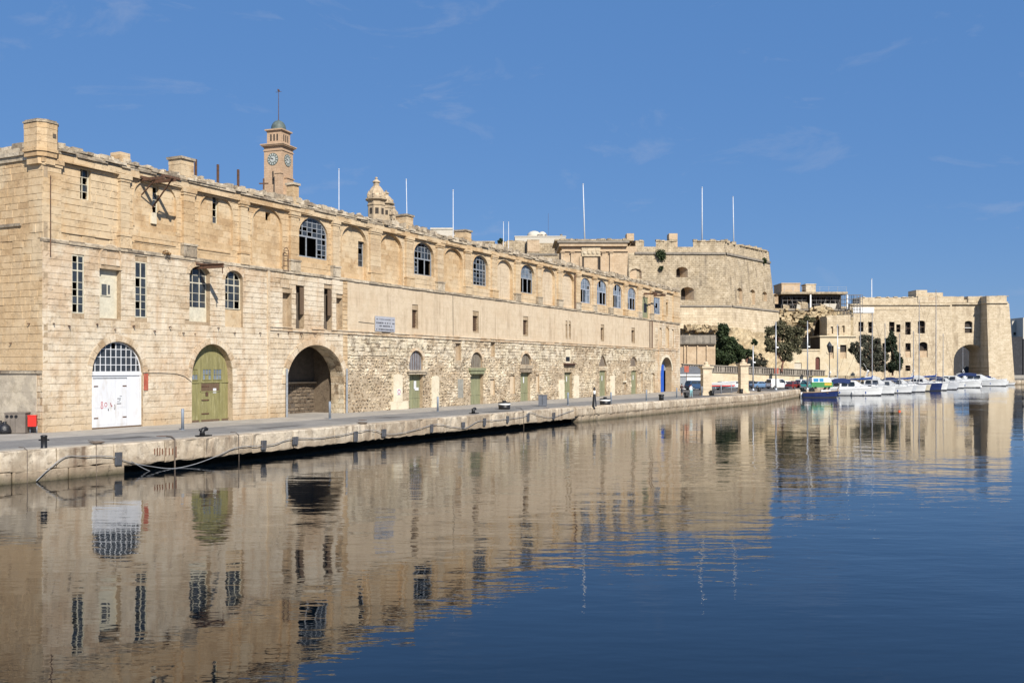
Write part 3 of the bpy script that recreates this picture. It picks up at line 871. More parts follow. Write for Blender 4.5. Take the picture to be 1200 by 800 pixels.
# upper windows
window(U_w1, U_OFF-.25, 3, rows_px(103,224,215.5,207), M_FRAMECREAM, missing=.3, seed=8, colw=(0,.42,1), solid=((0,0),(0,1),(0,2),(0,3)))
def rectw(P, o, rows, seed, mat=M_FRAMECREAM, cols=1, missing=.35):
    s = [q[0] for q in P]; z = [q[1] for q in P]
    h = dict(s0=min(s),s1=max(s),z0=min(z),spring=max(z),rise=0.,kind='round')
    n = rows; rz = [h['z0']+(h['spring']-h['z0'])*k/n for k in range(1,n)]
    return window(h, o, cols, rz, mat, frame=.055, missing=missing, seed=seed)
rectw(e2[0], o2-.18, 4, 21); rectw(e3[0], o3-.18, 4, 22, missing=.5); rectw(e6[0], o6-.18, 4, 23, M_WOODGREY)
# big arched windows
def bigarch(h, cols, zt_y, xm, extra, missing, seed, mat=M_WOODGREY, colw=None, solid=(), dep=.26, gm=None, lc=None, lg=None):
    window(h, U_OFF-dep, cols, rows_px(xm, zt_y, *extra), mat, frame=.11, bar=.055, ztrans=fz(xm,zt_y), missing=missing, seed=seed, colw=colw, solid=solid, glassmat=gm, lowcols=lc, lowgrid=lg)
bigarch(U_w5, 6, 278, 369, (261,267,272,285,291,297), .30, 31, dep=.14, lc=(.30,.66), lg=(.68,1))
bigarch(U_w8, 6, 303, 498, (289,295,308,313,318), .3, 32, lc=(.33,.66), lg=(0,.33), dep=.3)
bigarch(U_w10, 5, 316, 565, (304,309,320,325,330), .3, 33, dep=.3)
bigarch(U_w12, 4, 326, 620, (316,321), .05, 34, gm=M_GLASSPALE, lc=(.33,.66), dep=.3)
for k,h in enumerate(U_ws):
    xm = (687.5,706.5,725,741.5)[k]; yt = (339,342,346,349)[k]
    bigarch(h, 4, yt, xm, (yt-5,yt+6), .1, 40+k, mat=paint('pale_blue_grey_paint%d'%k,(.34,.37,.42),.7,.25) if k==0 else MATS['pale_blue_grey_paint0'], gm=M_GLASSPALE, dep=.1, lc=(.33,.66), lg=(0,.34) if k%2 else (.6,1))
def backing(h, o, name, mat):
    b = MB(); b.box(h['s0'],h['s1'],-o,-o+.08,h['z0'],h['top']); return b.build(name, mat, ware)
gd = backing(U_gd, U_OFF-.15, 'hoist_door', M_GREY_GREEN)
b = MB(); q=U_gd; w_=q['s1']-q['s0']; b.box(q['s0']+w_*.35,q['s0']+w_*.8,-U_OFF+.12,-U_OFF+.14,q['z0']+.9,q['top']-1.0); b.build('opening_shade_plate', M_BLACK, gd)  # black plate on the door stands for an opening's shade
window(U_wl, U_OFF-.12, 3, rows_px(771.5,355,361), MATS['pale_blue_grey_paint0'], frame=.09, missing=.35, glassmat=M_GLASSPALE, seed=50)
# slots: brick-dark backs / shutters / grilles
for k,h in enumerate(H_slots):
    b = MB(); b.box(h['s0'],h['s1'],.52,.6,h['z0'],h['top'],.4); b.build('slot_back', M_MORTAR if k in (0,3) else M_DARKIN, ware)
    if k in (1,2):
        b = MB(); w_=h['s1']-h['s0']; b.box(h['s0']+w_*.55,h['s1']-.02,.02,.10,h['z0']+1.2,h['top']-.1); b.box(h['s0']+.02,h['s0']+.12,.1,.2,h['z0'],h['top'])
        b.build('shutter', M_BROWNWOOD, ware)
for k,h in enumerate(H_cs+H_ls[:2]):
    b = MB(); b.box(h['s0'],h['s1'],.36,.44,h['z0'],h['top']); b.build('slot_back', M_BROWNWOOD if k < 7 else M_MORTAR, ware)
    b = MB(); n=3
    for i in range(1,n+1):
        s=h['s0']+(h['s1']-h['s0'])*i/(n+1); b.box(s-.02,s+.02,.22,.26,h['z0'],h['top'])
    for i in range(1,6):
        z=h['z0']+(h['top']-h['z0'])*i/6; b.box(h['s0'],h['s1'],.225,.255,z-.015,z+.015)
    if k < 3: b.build('grille', M_IRON, ware)
h = H_ls[2]; b = MB(); b.box(h['s0'],h['s1'],.1,.36,h['z0'],h['top']); bx_ = b.build('blocked_slot', M_PALE, ware)
b = MB(); b.box(h['s0']+.25,h['s1']-.3,.085,.1,h['z0']+.2,h['z0']+.8); b.build('vent', M_BLACK, bx_)
for k,h in enumerate(H_nic):
    b = MB(); d_=.05 if k==0 else .24; b.box(h['s0'],h['s1'],d_,d_+.1,h['z0'],h['top']); b.build('blocked_niche', paint('grey_board',(.27,.26,.22),.8) if k==0 else M_RUBB if k in (4,5,6) else M_PLAST, ware)
for k,h in enumerate(H_sn):
    b = MB(); b.box(h['s0'],h['s1'],.2,.3,h['z0'],h['top']); b.build('blocked_niche', M_OCHRE if k==1 else M_PLAST, ware)
b = MB(); h=H_nic[4]; z_=(h['z0']+h['top'])/2; b.box(h['s0']-.1,h['s1']+.1,-.05,.2,z_-.15,z_+.1); b.build('cross_stone', M_PALE, ware)
# flush pale blocked doorways between the small doors
for (xa,ya,xb,yb) in ((460.5,438,471,471),(505.5,440,514,481)):
    s0,s1,z0,z1 = fr(xa,ya,xb,yb)
    b = MB(); b.prism(outline(s0,s1,z0,z1-.3,.3,'round',8),-.09,.06,.6); b.build('blocked_doorway', M_PALE, ware)
for (xa,ya,xb,yb) in ((457,470,478,484),(655,445,661,474),(672,440,678,470),(715,440,720,468)):
    s0,s1,z0,z1 = fr(xa,ya,xb,yb)
    b = MB(); b.rock(s0,s1,-.08,.06,QZ,z1,.02,rng,.7); b.build('mortar_patch', M_PALE, ware)

# ---------------------------------------------------------------- lunettes and doors under them
for k,h in enumerate(H_lun):
    b = MB(); b.prism(outline(h['s0'],h['s1'],h['z0'],h['spring'],h['rise'],h['kind'],10),.24,.34,.5)
    lu = b.build('lunette', paint('lunette_grey%d'%k,((.20,.20,.21),(.20,.18,.14),(.20,.18,.14),(.21,.18,.14),(.21,.18,.14))[k],.8,.35), ware)
    b = MB(); c=(h['s0']+h['s1'])/2; a=(h['s1']-h['s0'])/2
    for q in range(1,6):
        s = h['s0']+2*a*q/6; b.box(s-.02,s+.02,.20,.235,h['z0'],arch_top(s,h['s0'],h['s1'],h['spring'],h['rise'],h['kind']))
    b.build('lunette_bar', M_IRON, lu)
SHELF = [(476.5,433.5,498.5,438.5,M_WORN,.28),(549.5,431,567.5,438,M_GREY_GREEN,.22),(608.5,428,623.5,436,M_WORN,.16),(660.5,425.6,673,428.3,M_IRON,.35)]
for (xa,ya,xb,yb,mt,pr) in SHELF:
    s0,s1,z0,z1 = fr(xa,ya,xb,yb)
    b = MB(); b.rock(s0,s1,-pr,.2,z1-(z1-z0)*.45,z1,.008,rng); b.rock(s0+.15,s1-.15,-pr*.6,.2,z0,z1-(z1-z0)*.46,.008,rng); b.build('lintel', mt, ware)
for k,h in enumerate(H_cd):
    s0,s1,z0,z1 = h['s0'],h['s1'],QZ,h['top']
    b = MB(); y=.42 if k<4 else .30; w_ = (s1-s0)
    nb = 7
    for i in range(nb):
        b.box(s0+w_*i/nb+.006,s0+w_*(i+1)/nb-.006,y+rng.uniform(0,.012),y+.08,z0+.02,z1,rng.random())
    b.box(s0,s1,y+.02,y+.09,z0,z1)
    dr = b.build('plank_door', M_GREY_GREEN, ware)
    b = MB(); b.box(s0+w_*.48,s0+w_*.53,y-.03,y+.01,z0+.02,z1); b.box(s0,s1,y-.025,y+.01,z0+1.0,z0+1.12); b.build('door_ledge', M_GREY_GREEN, dr)
    if k == 0:
        b = MB(); b.box(s0+w_*.55,s0+w_*.72,y-.032,y-.02,z0+1.9,z0+2.7); b.box(s0+w_*.62,s0+w_*.9,y-.034,y-.022,z0+1.75,z0+2.05); b.build('paper_notice', M_WHITE, dr)
    elif k > 1:
        b = MB(); b.box(s0+w_*.5,s0+w_*.6,y-.032,y-.02,z0+2.2,z0+2.9); b.build('paper_notice', M_WHITE, dr)

# ---------------------------------------------------------------- white double door with its fanlight
h = H_white; s0,s1 = h['s0'],h['s1']; zt = fz(138,438); o = -.22; y=-o
b = MB(); b.box(s0,s1,y+.02,y+.10,QZ,zt); wd = b.build('white_door', M_WHITE, ware)
b = MB(); b.box(s0,s1,y-.05,y+.08,zt-.10,zt+.10); b.box(s0,s0+.14,y-.02,y+.05,QZ,zt); b.box(s1-.14,s1,y-.02,y+.05,QZ,zt); b.build('door_frame', M_WHITE, wd)
xa,xb,xc = s0+.26,(s0+s1)/2-.06,s0+(s1-s0)*.70
for (p_,q_) in ((xa,xb),(xb+.02,xc)):
    b = MB(); nb=2
    b.box(p_,q_,y-.03,y+.03,QZ+.06,zt-.3)
    b.box(p_+.08,q_-.08,y-.042,y-.028,QZ+.25,QZ+1.15); b.box(p_+.08,q_-.08,y-.042,y-.028,QZ+1.35,zt-.5)
    b.build('door_leaf', M_WHITE, wd)
b = MB(); b.box(xc+.03,s1-.16,y-.015,y+.03,QZ+.05,zt-.25); b.build('side_panel', M_WHITE, wd)
b = MB(); b.box(xa-.02,xc+.02,y-.06,y-.0,zt-.29,zt-.23); b.build('door_head', M_WOODGREY, wd)
# red marks and a small printed notice, flat on the leaves
b = MB()
def circ(mb, cs, cz, r, y, w=.035, rx=.8):
    n=12
    for i in range(n):
        a0,a1=2*math.pi*i/n,2*math.pi*(i+1)/n
        mb.face([(cs+rx*r*math.cos(a0),y,cz+r*math.sin(a0)),(cs+rx*r*math.cos(a1),y,cz+r*math.sin(a1)),(cs+rx*(r-w)*math.cos(a1),y,cz+(r-w)*math.sin(a1)),(cs+rx*(r-w)*math.cos(a0),y,cz+(r-w)*math.sin(a0))])
yl=y-.046
def dpx(x,yy): return fr_o((x-.5,yy-.5,x+.5,yy+.5),o+.046)
q=dpx(120,471.5); circ(b,q[0],q[2],.10,yl,.05); q=dpx(120,476); circ(b,q[0],q[2],.13,yl,.055)
q=dpx(124.5,473.5); circ(b,q[0],q[2],.15,yl,.05)
q=dpx(130.5,473.5); b.face([(q[0]-.07,yl,q[2]+.12),(q[0]-.01,yl,q[2]+.13),(q[0]+.08,yl,q[2]-.13),(q[0]+.02,yl,q[2]-.14)]); b.face([(q[0],yl,q[2]-.12),(q[0]+.12,yl,q[2]-.1),(q[0]+.12,yl,q[2]-.05),(q[0],yl,q[2]-.07)])
b.build('red_marking', M_REDPAINT, wd)
b = MB()
for (x_,y_,w_,h_) in ((142,463.5,.18,.03),(140,466.3,.30,.05),(141,468,.12,.03),(139.5,469.7,.24,.03),(140,472.2,.34,.05),(127.5,479.5,.06,.14)):
    q=dpx(x_,y_); b.box(q[0]-w_/2,q[0]+w_/2,yl-.003,yl,q[2]-h_/2,q[2]+h_/2)
b.build('notice_lettering', M_BLACK, wd)
for (p_,zz) in ((xa+.02,QZ+.7),(xa+.02,zt-.8),(xc-.34,QZ+.7),(xc-.34,zt-.8)):
    b = MB(); b.box(p_,p_+.32,y-.055,y-.04,zz-.04,zz+.04); b.build('strap_hinge', M_IRON, wd)
b = MB(); b.tube([(xb-.12,y-.05,QZ+1.25),(xb-.12,y-.10,QZ+1.27),(xb-.12,y-.10,QZ+1.5),(xb-.12,y-.05,QZ+1.52)],.018,6); b.build('door_handle', M_IRON, wd)
b = MB(); b.rock(s0+.02,s1-.02,y-.052,y-.02,QZ+.0,QZ+.10,.01,rng); b.build('rotted_sill', M_BROWNWOOD, wd)
hh = dict(h); hh['z0'] = zt+.08; hh['spring']=max(h['spring'],zt+.09); hh['rise']=h['top']-hh['spring']
window(hh, o, 10, [hh['z0']+(h['top']-hh['z0'])*k/4 for k in range(1,4)], M_WHITE, frame=.09, bar=.045, missing=.06, seed=60)

# ---------------------------------------------------------------- green boarded doorway
h = H_green; s0,s1 = h['s0'],h['s1']; o=-.5; y=.5
ztop = h['top']
def gz(x,yy): return fr_o((x-.5,yy-.5,x+.5,yy+.5),o)
zmid = gz(245,447)[2]; zwin = gz(245,430)[2]
b = MB()
P = outline(s0,s1,zmid,h['spring'] if h['spring']>zmid else zmid+.01,h['top']-max(h['spring'],zmid+.01),'round',14)
b.prism(P,y+.02,y+.08,.5)
b.box(s0,s1,y+.05,y+.10,QZ,zmid+.01)
gdoor = b.build('green_doorway', M_GREEN, ware)
w_=s1-s0
nb=14
for i in range(nb):
    g0,g1 = s0+w_*i/nb+.005, s0+w_*(i+1)/nb-.005
    b = MB(); b.box(g0,g1,y+rng.uniform(0,.012),y+.05,QZ+.02,zmid-.7 if 4<=i<=10 else zmid-.05,rng.random()); b.build('plank', M_GREEN, gdoor)
b = MB(); b.box(s0,s1,y-.05,y+.06,zmid-.06,zmid+.06); b.box(s0+w_*.28,s0+w_*.33,y-.03,y+.05,QZ,zmid); b.box(s0+w_*.78,s0+w_*.83,y-.03,y+.05,QZ,zmid); b.box(s0+w_*.3,s0+w_*.8,y-.03,y+.05,zmid-.75,zmid-.66); b.build('door_rail', M_GREEN, gdoor)
b = MB(); b.box(s0+w_*.34,s0+w_*.77,y-.012,y+.05,zmid-.65,zmid-.08); b.build('transom_board', M_BROWNWOOD, gdoor)
for a_ in (.04,.36,.62):
    hw = dict(s0=s0+w_*a_, s1=s0+w_*(a_+.22), z0=zmid+.14, spring=zmid+.14+.85, rise=0., kind='round')
    window(hw, o+.03, 3, [hw['z0']+.42], M_GREEN, frame=.05, bar=.035, seed=70+int(a_*10), missing=.15, glassmat=M_GLASSPALE)
b = MB(); b.box(s0+w_*.62,s0+w_*.70,y-.02,y-.005,QZ+2.1,QZ+2.45); b.build('paper_notice', M_WHITE, gdoor)
for zz in (QZ+.6,QZ+1.6,QZ+2.6):
    b = MB(); b.box(s0+w_*.34,s0+w_*.52,y-.035,y-.01,zz-.04,zz+.04); b.build('strap_hinge', M_IRON, gdoor)
b = MB(); b.rock(s0,s1,y-.02,y+.02,QZ,QZ+.16,.02,rng); b.build('rotted_board', M_BROWNWOOD, gdoor)
b = MB(); b.box(s0+w_*.44,s0+w_*.50,y-.03,y-.005,QZ+1.9,QZ+2.2); b.build('lock_plate', M_IRON, gdoor)

# ---------------------------------------------------------------- the dark vaulted archway
h = H_dark; s0,s1 = h['s0'],h['s1']
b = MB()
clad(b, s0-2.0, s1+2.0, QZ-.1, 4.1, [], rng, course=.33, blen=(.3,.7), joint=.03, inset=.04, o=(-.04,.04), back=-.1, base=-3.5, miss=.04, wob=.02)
tag(b.build('back_wall_stones', M_DARKRUBB, ware), kind='stuff')
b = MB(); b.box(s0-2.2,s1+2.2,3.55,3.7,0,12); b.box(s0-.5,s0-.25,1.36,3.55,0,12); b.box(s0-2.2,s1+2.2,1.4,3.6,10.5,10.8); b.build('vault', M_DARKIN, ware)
b = MB(); b.box(s1+.25,s1+.5,1.36,3.55,0,12); b.build('vault_side', M_DARKRUBB, ware)
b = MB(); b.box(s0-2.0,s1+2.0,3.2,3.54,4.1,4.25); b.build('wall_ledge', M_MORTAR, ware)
b = MB()     # jamb stones inside the arch
for sgn,ss in ((1,s0),(-1,s1)):
    z=QZ
    while z < h['spring']:
        hh_=min(.42,h['spring']-z)
        for (ya,yb) in ((.0,.55),(.56,1.0),(1.01,1.36)): b.rock(ss-.02 if sgn>0 else ss-.03-rng.uniform(0,.03), ss+.03+rng.uniform(0,.03) if sgn>0 else ss+.02, ya,yb,z+.01,z+hh_-.01,.01,rng)
        z+=hh_
n=20
c_,a_=(s0+s1)/2,(s1-s0)/2
for i in range(n):
    an0,an1=math.pi*i/n+.006,math.pi*(i+1)/n-.006
    for (ya,yb) in ((.0,.6),(.61,1.36)):
        rr_=rng.uniform(.02,.05)
        q=[(c_+(a_-rr_)*math.cos(an0),h['spring']+(h['rise']-rr_)*math.sin(an0)),(c_+(a_-rr_)*math.cos(an1),h['spring']+(h['rise']-rr_)*math.sin(an1)),(c_+a_*math.cos(an1),h['spring']+h['rise']*math.sin(an1)),(c_+a_*math.cos(an0),h['spring']+h['rise']*math.sin(an0))]
        b.prism(q,ya,yb,rng.random())
b.build('jamb_stones', M_RUBB, ware)
for ss in (s0-.16,s1+.16):
    b = MB(); b.tube([(ss,-.20,QZ),(ss,-.20,QZ+3.9)],.09,8); b.build('guard_pipe', M_WOODGREY, ware)

# ---------------------------------------------------------------- blue door arch at the far end
h = H_blue; s0,s1 = h['s0'],h['s1']
b = MB(); zb_=fz(777,427); b.box(s0+.02,s0+(s1-s0)*.46,.40,.47,QZ+.02,zb_); b.build('blue_door', M_BLUE, ware)
b = MB(); clad(b,s0-1,s1+1,QZ-.1,8.2,[],rng,course=.33,blen=(.3,.7),joint=.03,inset=.04,o=(-.04,.04),back=-.1,base=-1.9,wob=.02); tag(b.build('back_wall_stones',M_RUBB,ware),kind='stuff')
b = MB(); b.box(s0,s1,1.12,1.2,h['spring'],h['top']+.3); b.build('fanlight_board', M_WOODGREY, ware)

# ---------------------------------------------------------------- hoist beams, brackets, pipes, signs on the front
def part(name, mat, fn):
    b = MB(); fn(b); return b.build(name, mat, ware)
za = fz(178,213)
def f_(b):
    for xx in (167.5,180.5): b.bar((fs(xx),.3,za+.02),(fs(xx),-2.0,za-.02),.16,.20)
    b.bar((fs(167.5)-.1,-1.9,za+.12),(fs(180.5)+.5,-1.9,za+.12),.14,.14)
    b.bar((fs(167)-.2,-.05,za+.16),(fs(181)+.4,-.05,za+.16),.1,.16)
    b.bar((fs(180.5),-1.6,za-.05),(fs(180.5)+.1,.25,za-1.7),.07,.09)
    b.bar((fs(167.5),-1.2,za-.05),(fs(167.5)+.1,.25,za-1.0),.06,.08)
part('hoist_canopy', M_IRON, f_)
za = fz(236,315)
def f_(b):
    b.bar((fs(234),.5,za),(fs(234),-2.3,za-.02),.18,.05); b.bar((fs(234),.5,za+.28),(fs(234),-2.3,za+.26),.18,.05); b.bar((fs(234),.5,za+.14),(fs(234),-2.3,za+.12),.04,.26)
    b.bar((fs(229),-.04,za+.34),(fs(246),-.04,za+.34),.12,.14)
    b.bar((fs(234),-2.2,za-.02),(fs(234),-2.2,za-.45),.05,.05)
part('hoist_beam', M_IRON, f_)
za = fz(765,346)
def f_(b):
    for xx in (756,766): b.bar((fs(xx),.3,za),(fs(xx),-2.0,za-.05),.25,.28)
    b.bar((fs(754),-1.5,za+.18),(fs(768),-1.5,za+.18),.2,.12)
part('hoist_canopy', M_IRON, f_)
# small iron brackets and sockets in rows, each a stub that throws a shadow
stub = None
SPOT = []
for x,y in ((62,379),(80,382),(113,380),(134,386),(156,382),(180,388),(198,383),(214,390),(255,384),(274,390),(304,390),(228,391),(325,391),(337,389.5),(352,391),(368,391.5),(384,391),(396,393)): SPOT.append((x,y))
for i in range(26): SPOT.append((430+i*12.9, 403+i*.35+(2.2 if i%2 else 0)))
for i,(x,y) in enumerate(SPOT):
    if any(inside((fs(x),fz(x,y)),q) for q in LOWPOLY): continue
    if stub is None:
        b = MB(); b.bar((0,.1,0),(0,-.30,.03),.09,.10); b.bar((0,-.28,.0),(.0,-.30,-.16),.06,.06); stub = b.build('iron_stub', M_IRON, ware); ob = stub
    else:
        ob = stub.copy(); COL.objects.link(ob); ob.parent = ware
    ob.location = (fs(x), 0, fz(x,y)); k_=rng.uniform(.4,.8); ob.scale=(k_,k_*rng.uniform(.7,1.2),k_)
# drain pipes
def f_(b): b.tube([(fs(58.5),-.06,fz(58,206)),(fs(58.5),-.06,fz(58,300))],.035,6)
part('drain_pipe', M_IRON, f_)
def f_(b):
    b.tube([(fs(674.7),-U_OFF-.12,Z_CORN-.2),(fs(674.7),-U_OFF-.12,Z_LEDGE)],.10,6)
    b.tube([(fs(763.5),-.12,Z_LEDGE-.3),(fs(763.5),-.12,Z_STR+.3)],.09,6)
    b.tube([(fs(761),-.12,Z_LEDGE-.3),(fs(761),-.12,Z_STR+.3)],.06,6)
part('drain_pipe', M_IRON, f_)
def f_(b):
    a = fs(331.5); c = fs(337)
    for ss in (a,c): b.tube([(ss,-.10,fz(334,318)),(ss,-.10,fz(334,293))],.03,5)
    for yy in (294,300,306,312,317.5): b.tube([(a,-.10,fz(334,yy)),(c,-.10,fz(334,yy))],.025,5)
    b.tube([(a,-.10,fz(334,293)),((a+c)/2,-.10,fz(334,290)),(c,-.10,fz(334,293))],.03,5)
part('iron_ladder', M_IRON, f_)
def f_(b):
    pts=[]
    for (x,y) in ((168,437),(190,437),(207,438),(216,441),(224,447)): pts.append((fs(x),-.03,fz(x,y)))
    b.tube(pts,.018,5)
    pts=[(fs(530.5),-.03,Z_LEDGE-.3),(fs(530.8),-.03,Z_STR+.4)]; b.tube(pts,.025,5)
    pts=[(fs(420),-.03,fz(420,377)),(fs(428),-.03,fz(428,378)),(fs(438),-.03,fz(438,379))]; b.tube(pts,.02,5)
part('wall_cable', M_CABLE, f_)
def f_(b):
    s0,s1,z0,z1 = fr(168,437.5,173,457); b.box(s0,s1,-.06,-.03,z0,z1)
part('faded_sign', M_SIGNRED, f_)
s0,s1,z0,z1 = fr(438.5,371,461.5,388.5)
b = MB(); b.box(s0,s1,-.14,-.08,z0,z1); sg = b.build('name_board', paint('blue_grey_board',(.36,.37,.40),.6,.15,dirt=(.30,.26,.2),dirt_amt=.4), ware)
b = MB(); g = random.Random(3)
for (k,zz) in enumerate((.80,.56,.36,.13)):
    s = s0+.15+(.5 if k==2 else 0); zc = z0+(z1-z0)*zz
    while s < s1-(.5 if k==2 else .2):
        w_ = g.uniform(.05,.16); b.box(s,s+w_,-.146,-.14,zc-.07*(1 if k else .6),zc+.07*(1 if k else .6)); s += w_+g.uniform(.03,.09)+(.18 if g.random()<.2 else 0)
tag(b.build('board_lettering', paint('board_ink',(.05,.05,.06),.6), sg), kind='stuff')
def f_(b):
    s0,s1,z0,z1 = fr(464.3,455.5,468.5,462.5); b.box(s0,s1,-.12,-.09,z0,z1)
ns = part('prohibition_sign', M_WHITE, f_)
b = MB(); s0,s1,z0,z1 = fr(464.3,455.5,468.5,462.5); circ(b,(s0+s1)/2,(z0+z1)/2,.24,-.124,.07,1.0); b.build('red_ring', M_REDPAINT, ns)
# plants rooted in the ledge
def tuft(parent, c, r, n, mat, seed, name='wall_plant'):
    g = random.Random(seed); b = MB()
    for i in range(n):
        v = Vector((g.gauss(0,1),g.gauss(0,1),g.gauss(0,1))).normalized()*r*g.uniform(.3,1)
        v.z = abs(v.z)*.7-r*.2
        p = Vector(c)+v; u = Vector((g.gauss(0,1),g.gauss(0,1),g.gauss(0,1))).normalized()*.06; w = u.cross(Vector((g.gauss(0,1),g.gauss(0,1),g.gauss(0,1)))).normalized()*.05
        b.face([p-u,p+w,p+u,p-w],g.random())
    return b.build(name, mat, parent)
M_DRY = paint('dry_weed', (.22,.13,.055), .9, .4)
tuft(ware,(fs(194),-.1,fz(194,297)),.42,120,M_DRY,1)
b = MB(); b.box(fs(180),fs(186),-.16+.15,.3,fz(183,262),fz(183,249)); b.build('pale_apron', M_PALE, ware).location.y = -U_OFF-.02

# ---------------------------------------------------------------- roofline: chimneys, corner turret
def chimney(xa,xb,ytop,back=0.0,mat=M_OCHRE,cap=True,h0=None):
    s0,s1 = fs(xa),fs(xb); z1 = fz((xa+xb)/2,ytop); w=(s1-s0)
    b = MB(); g=random.Random(int(xa))
    z = Z_TOP-.5 if h0 is None else h0
    zt_ = z1-(.18 if cap else 0)
    while z < zt_-.05:
        hh_=min(.4,zt_-z); b.box(s0+g.uniform(0,.02),s1-g.uniform(0,.02),back+g.uniform(0,.02)-.04,back+w,z+.006,z+hh_-.006,g.random()); z+=hh_
    ch = b.build('chimney', mat, ware)
    if cap:
        b = MB(); b.rock(s0-.09,s1+.09,back-.14,back+w+.1,z1-.18,z1,.02,g); b.build('chimney_cap', M_WORN, ch)
chimney(140,152.5,179,.0,cap=False)
chimney(212.5,227.5,184.5,.05)
chimney(343.5,350,214.5,.0)
chimney(476.5,484.5,251.5,.05); chimney(545.5,552.5,269.5,.05)
b = MB()     # corner turret, an irregular octagon
z0,z1 = Z_CORN+.55, fz(55,142)
cs,cy = .42,.52
R_=.77
pl=[(cs-R_,cy-.45),(cs-R_+.45,cy-R_),(cs+R_-.35,cy-R_),(cs+R_,cy-R_+.4),(cs+R_,cy+R_),(cs-R_,cy+R_)]
zz=z0; g=random.Random(5)
while zz < z1-.2:
    hh_=min(.42,z1-.16-zz); q=g.uniform(0,.02)
    b.slab([(x*(1-q)+cs*q,y*(1-q)+cy*q) for x,y in pl],zz+.008,zz+hh_-.008,g.random()); zz+=hh_
tur = b.build('corner_turret', M_OCHRE, ware)
b = MB(); b.slab([(cs+(x-cs)*1.06,cy+(y-cy)*1.06) for x,y in pl],z1-.14,z1-.04,.3); b.slab([(cs+(x-cs)*.95,cy+(y-cy)*.95) for x,y in pl],z1-.04,z1+.06,.2); b.build('turret_coping', M_WORN, tur)
b = MB(); b.box(cs+.1,cs+.32,cy-R_-.02,cy-R_+.2,z0+.75,z0+1.0); b.build('turret_slot_shade', M_DARKIN, tur)  # dark box on the face stands for a slot in shade
b = MB()
for (q,za_,zb_) in ((1.07,Z_CORN+.40,Z_CORN+.58),(.98,Z_CORN+.1,Z_CORN+.39),(.84,Z_CORN-.35,Z_CORN+.1)):
    b.slab([(cs+(x-cs)*q,cy+(y-cy)*q) for x,y in pl],za_,zb_-.01,rng.random())
b.build('turret_corbel', M_OCHRE, tur)

# ---------------------------------------------------------------- the near end wall
LED1 = PZ(262.5,Y0+.8); LED2 = PZ(434,Y0+.5)
b = MB()
b.box(.07,.35,.0,DEPTH,QZ-.6,Z_TOP-.3,.4)
b.build('end_wall', M_MORTAR, ware)
b = MB()
clad(b,.0,DEPTH,LED2,LED1,[],rng,course=.45,blen=(.6,1.1),swap=True,o=(-.012,.012),deep=.05,ero=.12,back=-.03,joint=.014)
clad(b,.0,1.35,LED1,Z_CORN,[],rng,course=.45,blen=(.6,1.1),swap=True,o=(-.01,.01),ero=.05,back=-.03,joint=.014)
clad(b,1.35,DEPTH,LED1,Z_CORN,[],rng,course=.45,blen=(.6,1.1),swap=True,o=(-.01,.01),base=-.05,back=-.02)
tag(b.build('stone_courses', M_OCHRE, ware), kind='stuff')
b = MB()
clad(b,.0,.55,QZ,LED2,[],rng,course=.42,blen=(.3,.6),swap=True,o=(-.02,.02))
tag(b.build('corner_stones', M_CREAM, ware), kind='stuff')
b = MB(); clad(b,.55,DEPTH,QZ,LED2-.2,[],rng,course=1.3,blen=(2.5,4),swap=True,o=(.0,.01),joint=.003,inset=.002)
tag(b.build('end_render', stone('grey_render',(.30,.25,.18),(.50,.43,.32),(.57,.50,.39),patch=(.36,.31,.24),patch_amt=.7,ref=ware,tonew=.2,pscale=.6), ware), kind='stuff')
b = MB()
for y_ in range(0,int(DEPTH)):
    b.rock(-.08,.1,y_+.005,y_+.995,LED2-.19,LED2-.02,.02,rng)
    if y_ > 1: b.rock(-.07,.1,y_+.005,y_+.995,LED1-.1,LED1+.08,.03,rng)
    for (za_,zb_,pr) in ((Z_CORN,Z_CORN+.3,.05),(Z_CORN+.31,Z_CORN+.55,.16),(Z_CORN+.56,Z_CORN+.8,.08)):
        b.rock(-pr,.3,y_+.005,y_+.995,za_,zb_,.02,rng)
    b.rock(-.02,.4,y_+.005,y_+.9,Z_CORN+.8,Z_CORN+1.0+rng.uniform(0,.15),.05,rng)
tag(b.build('end_cornice', M_WORN, ware), kind='stuff')
b = MB()
for (y_,yy) in ((1.2,379),(2.9,402)): b.bar((.05,y_,PZ(yy,Y0+y_*.46)),(-.16,y_,PZ(yy,Y0+y_*.46)-.02),.06,.06)
b.build('iron_stub', M_IRON, ware)
# far end wall facing
b = MB(); MB.M=None
b.box(LEN-.34,LEN-.002,.0,DEPTH,QZ-.5,Z_TOP-.1,.5); b.build('far_end_wall', M_CREAM, ware)
# ================================================================== WATER, LAND, QUAY
def water_mat():
    m, t, b = base_mat('harbour_water')
    c = coord(t)
    b.inputs['Base Color'].default_value = (.0015,.004,.007,1)
    b.inputs['Roughness'].default_value = .015
    b.inputs['IOR'].default_value = 1.48
    b.inputs['Specular IOR Level'].default_value = .5
    patch = ramp(t, noise(t, c, .012, 3, .5, sc3=(1,2.2,1)), .38, .64, .22, 1.25)
    n1 = noise(t, c, .47, 3, .5, sc3=(.55,1.25,1))
    n2 = noise(t, c, 1.7, 3, .55, sc3=(.5,1.2,1), off=(9,4,0))
    n3 = noise(t, c, .11, 2, .5, off=(2,7,0))
    h = mth(t,'ADD', mth(t,'ADD', mth(t,'MULTIPLY',n1,1.0), mth(t,'MULTIPLY',n2,.30)), mth(t,'MULTIPLY',n3,2.2))
    bp = t.nodes.new('ShaderNodeBump'); bp.inputs['Strength'].default_value = 1.0
    t.links.new(mth(t,'MULTIPLY',patch,.034), bp.inputs['Distance'])
    t.links.new(h, bp.inputs['Height']); t.links.new(bp.outputs[0], b.inputs['Normal'])
    return m
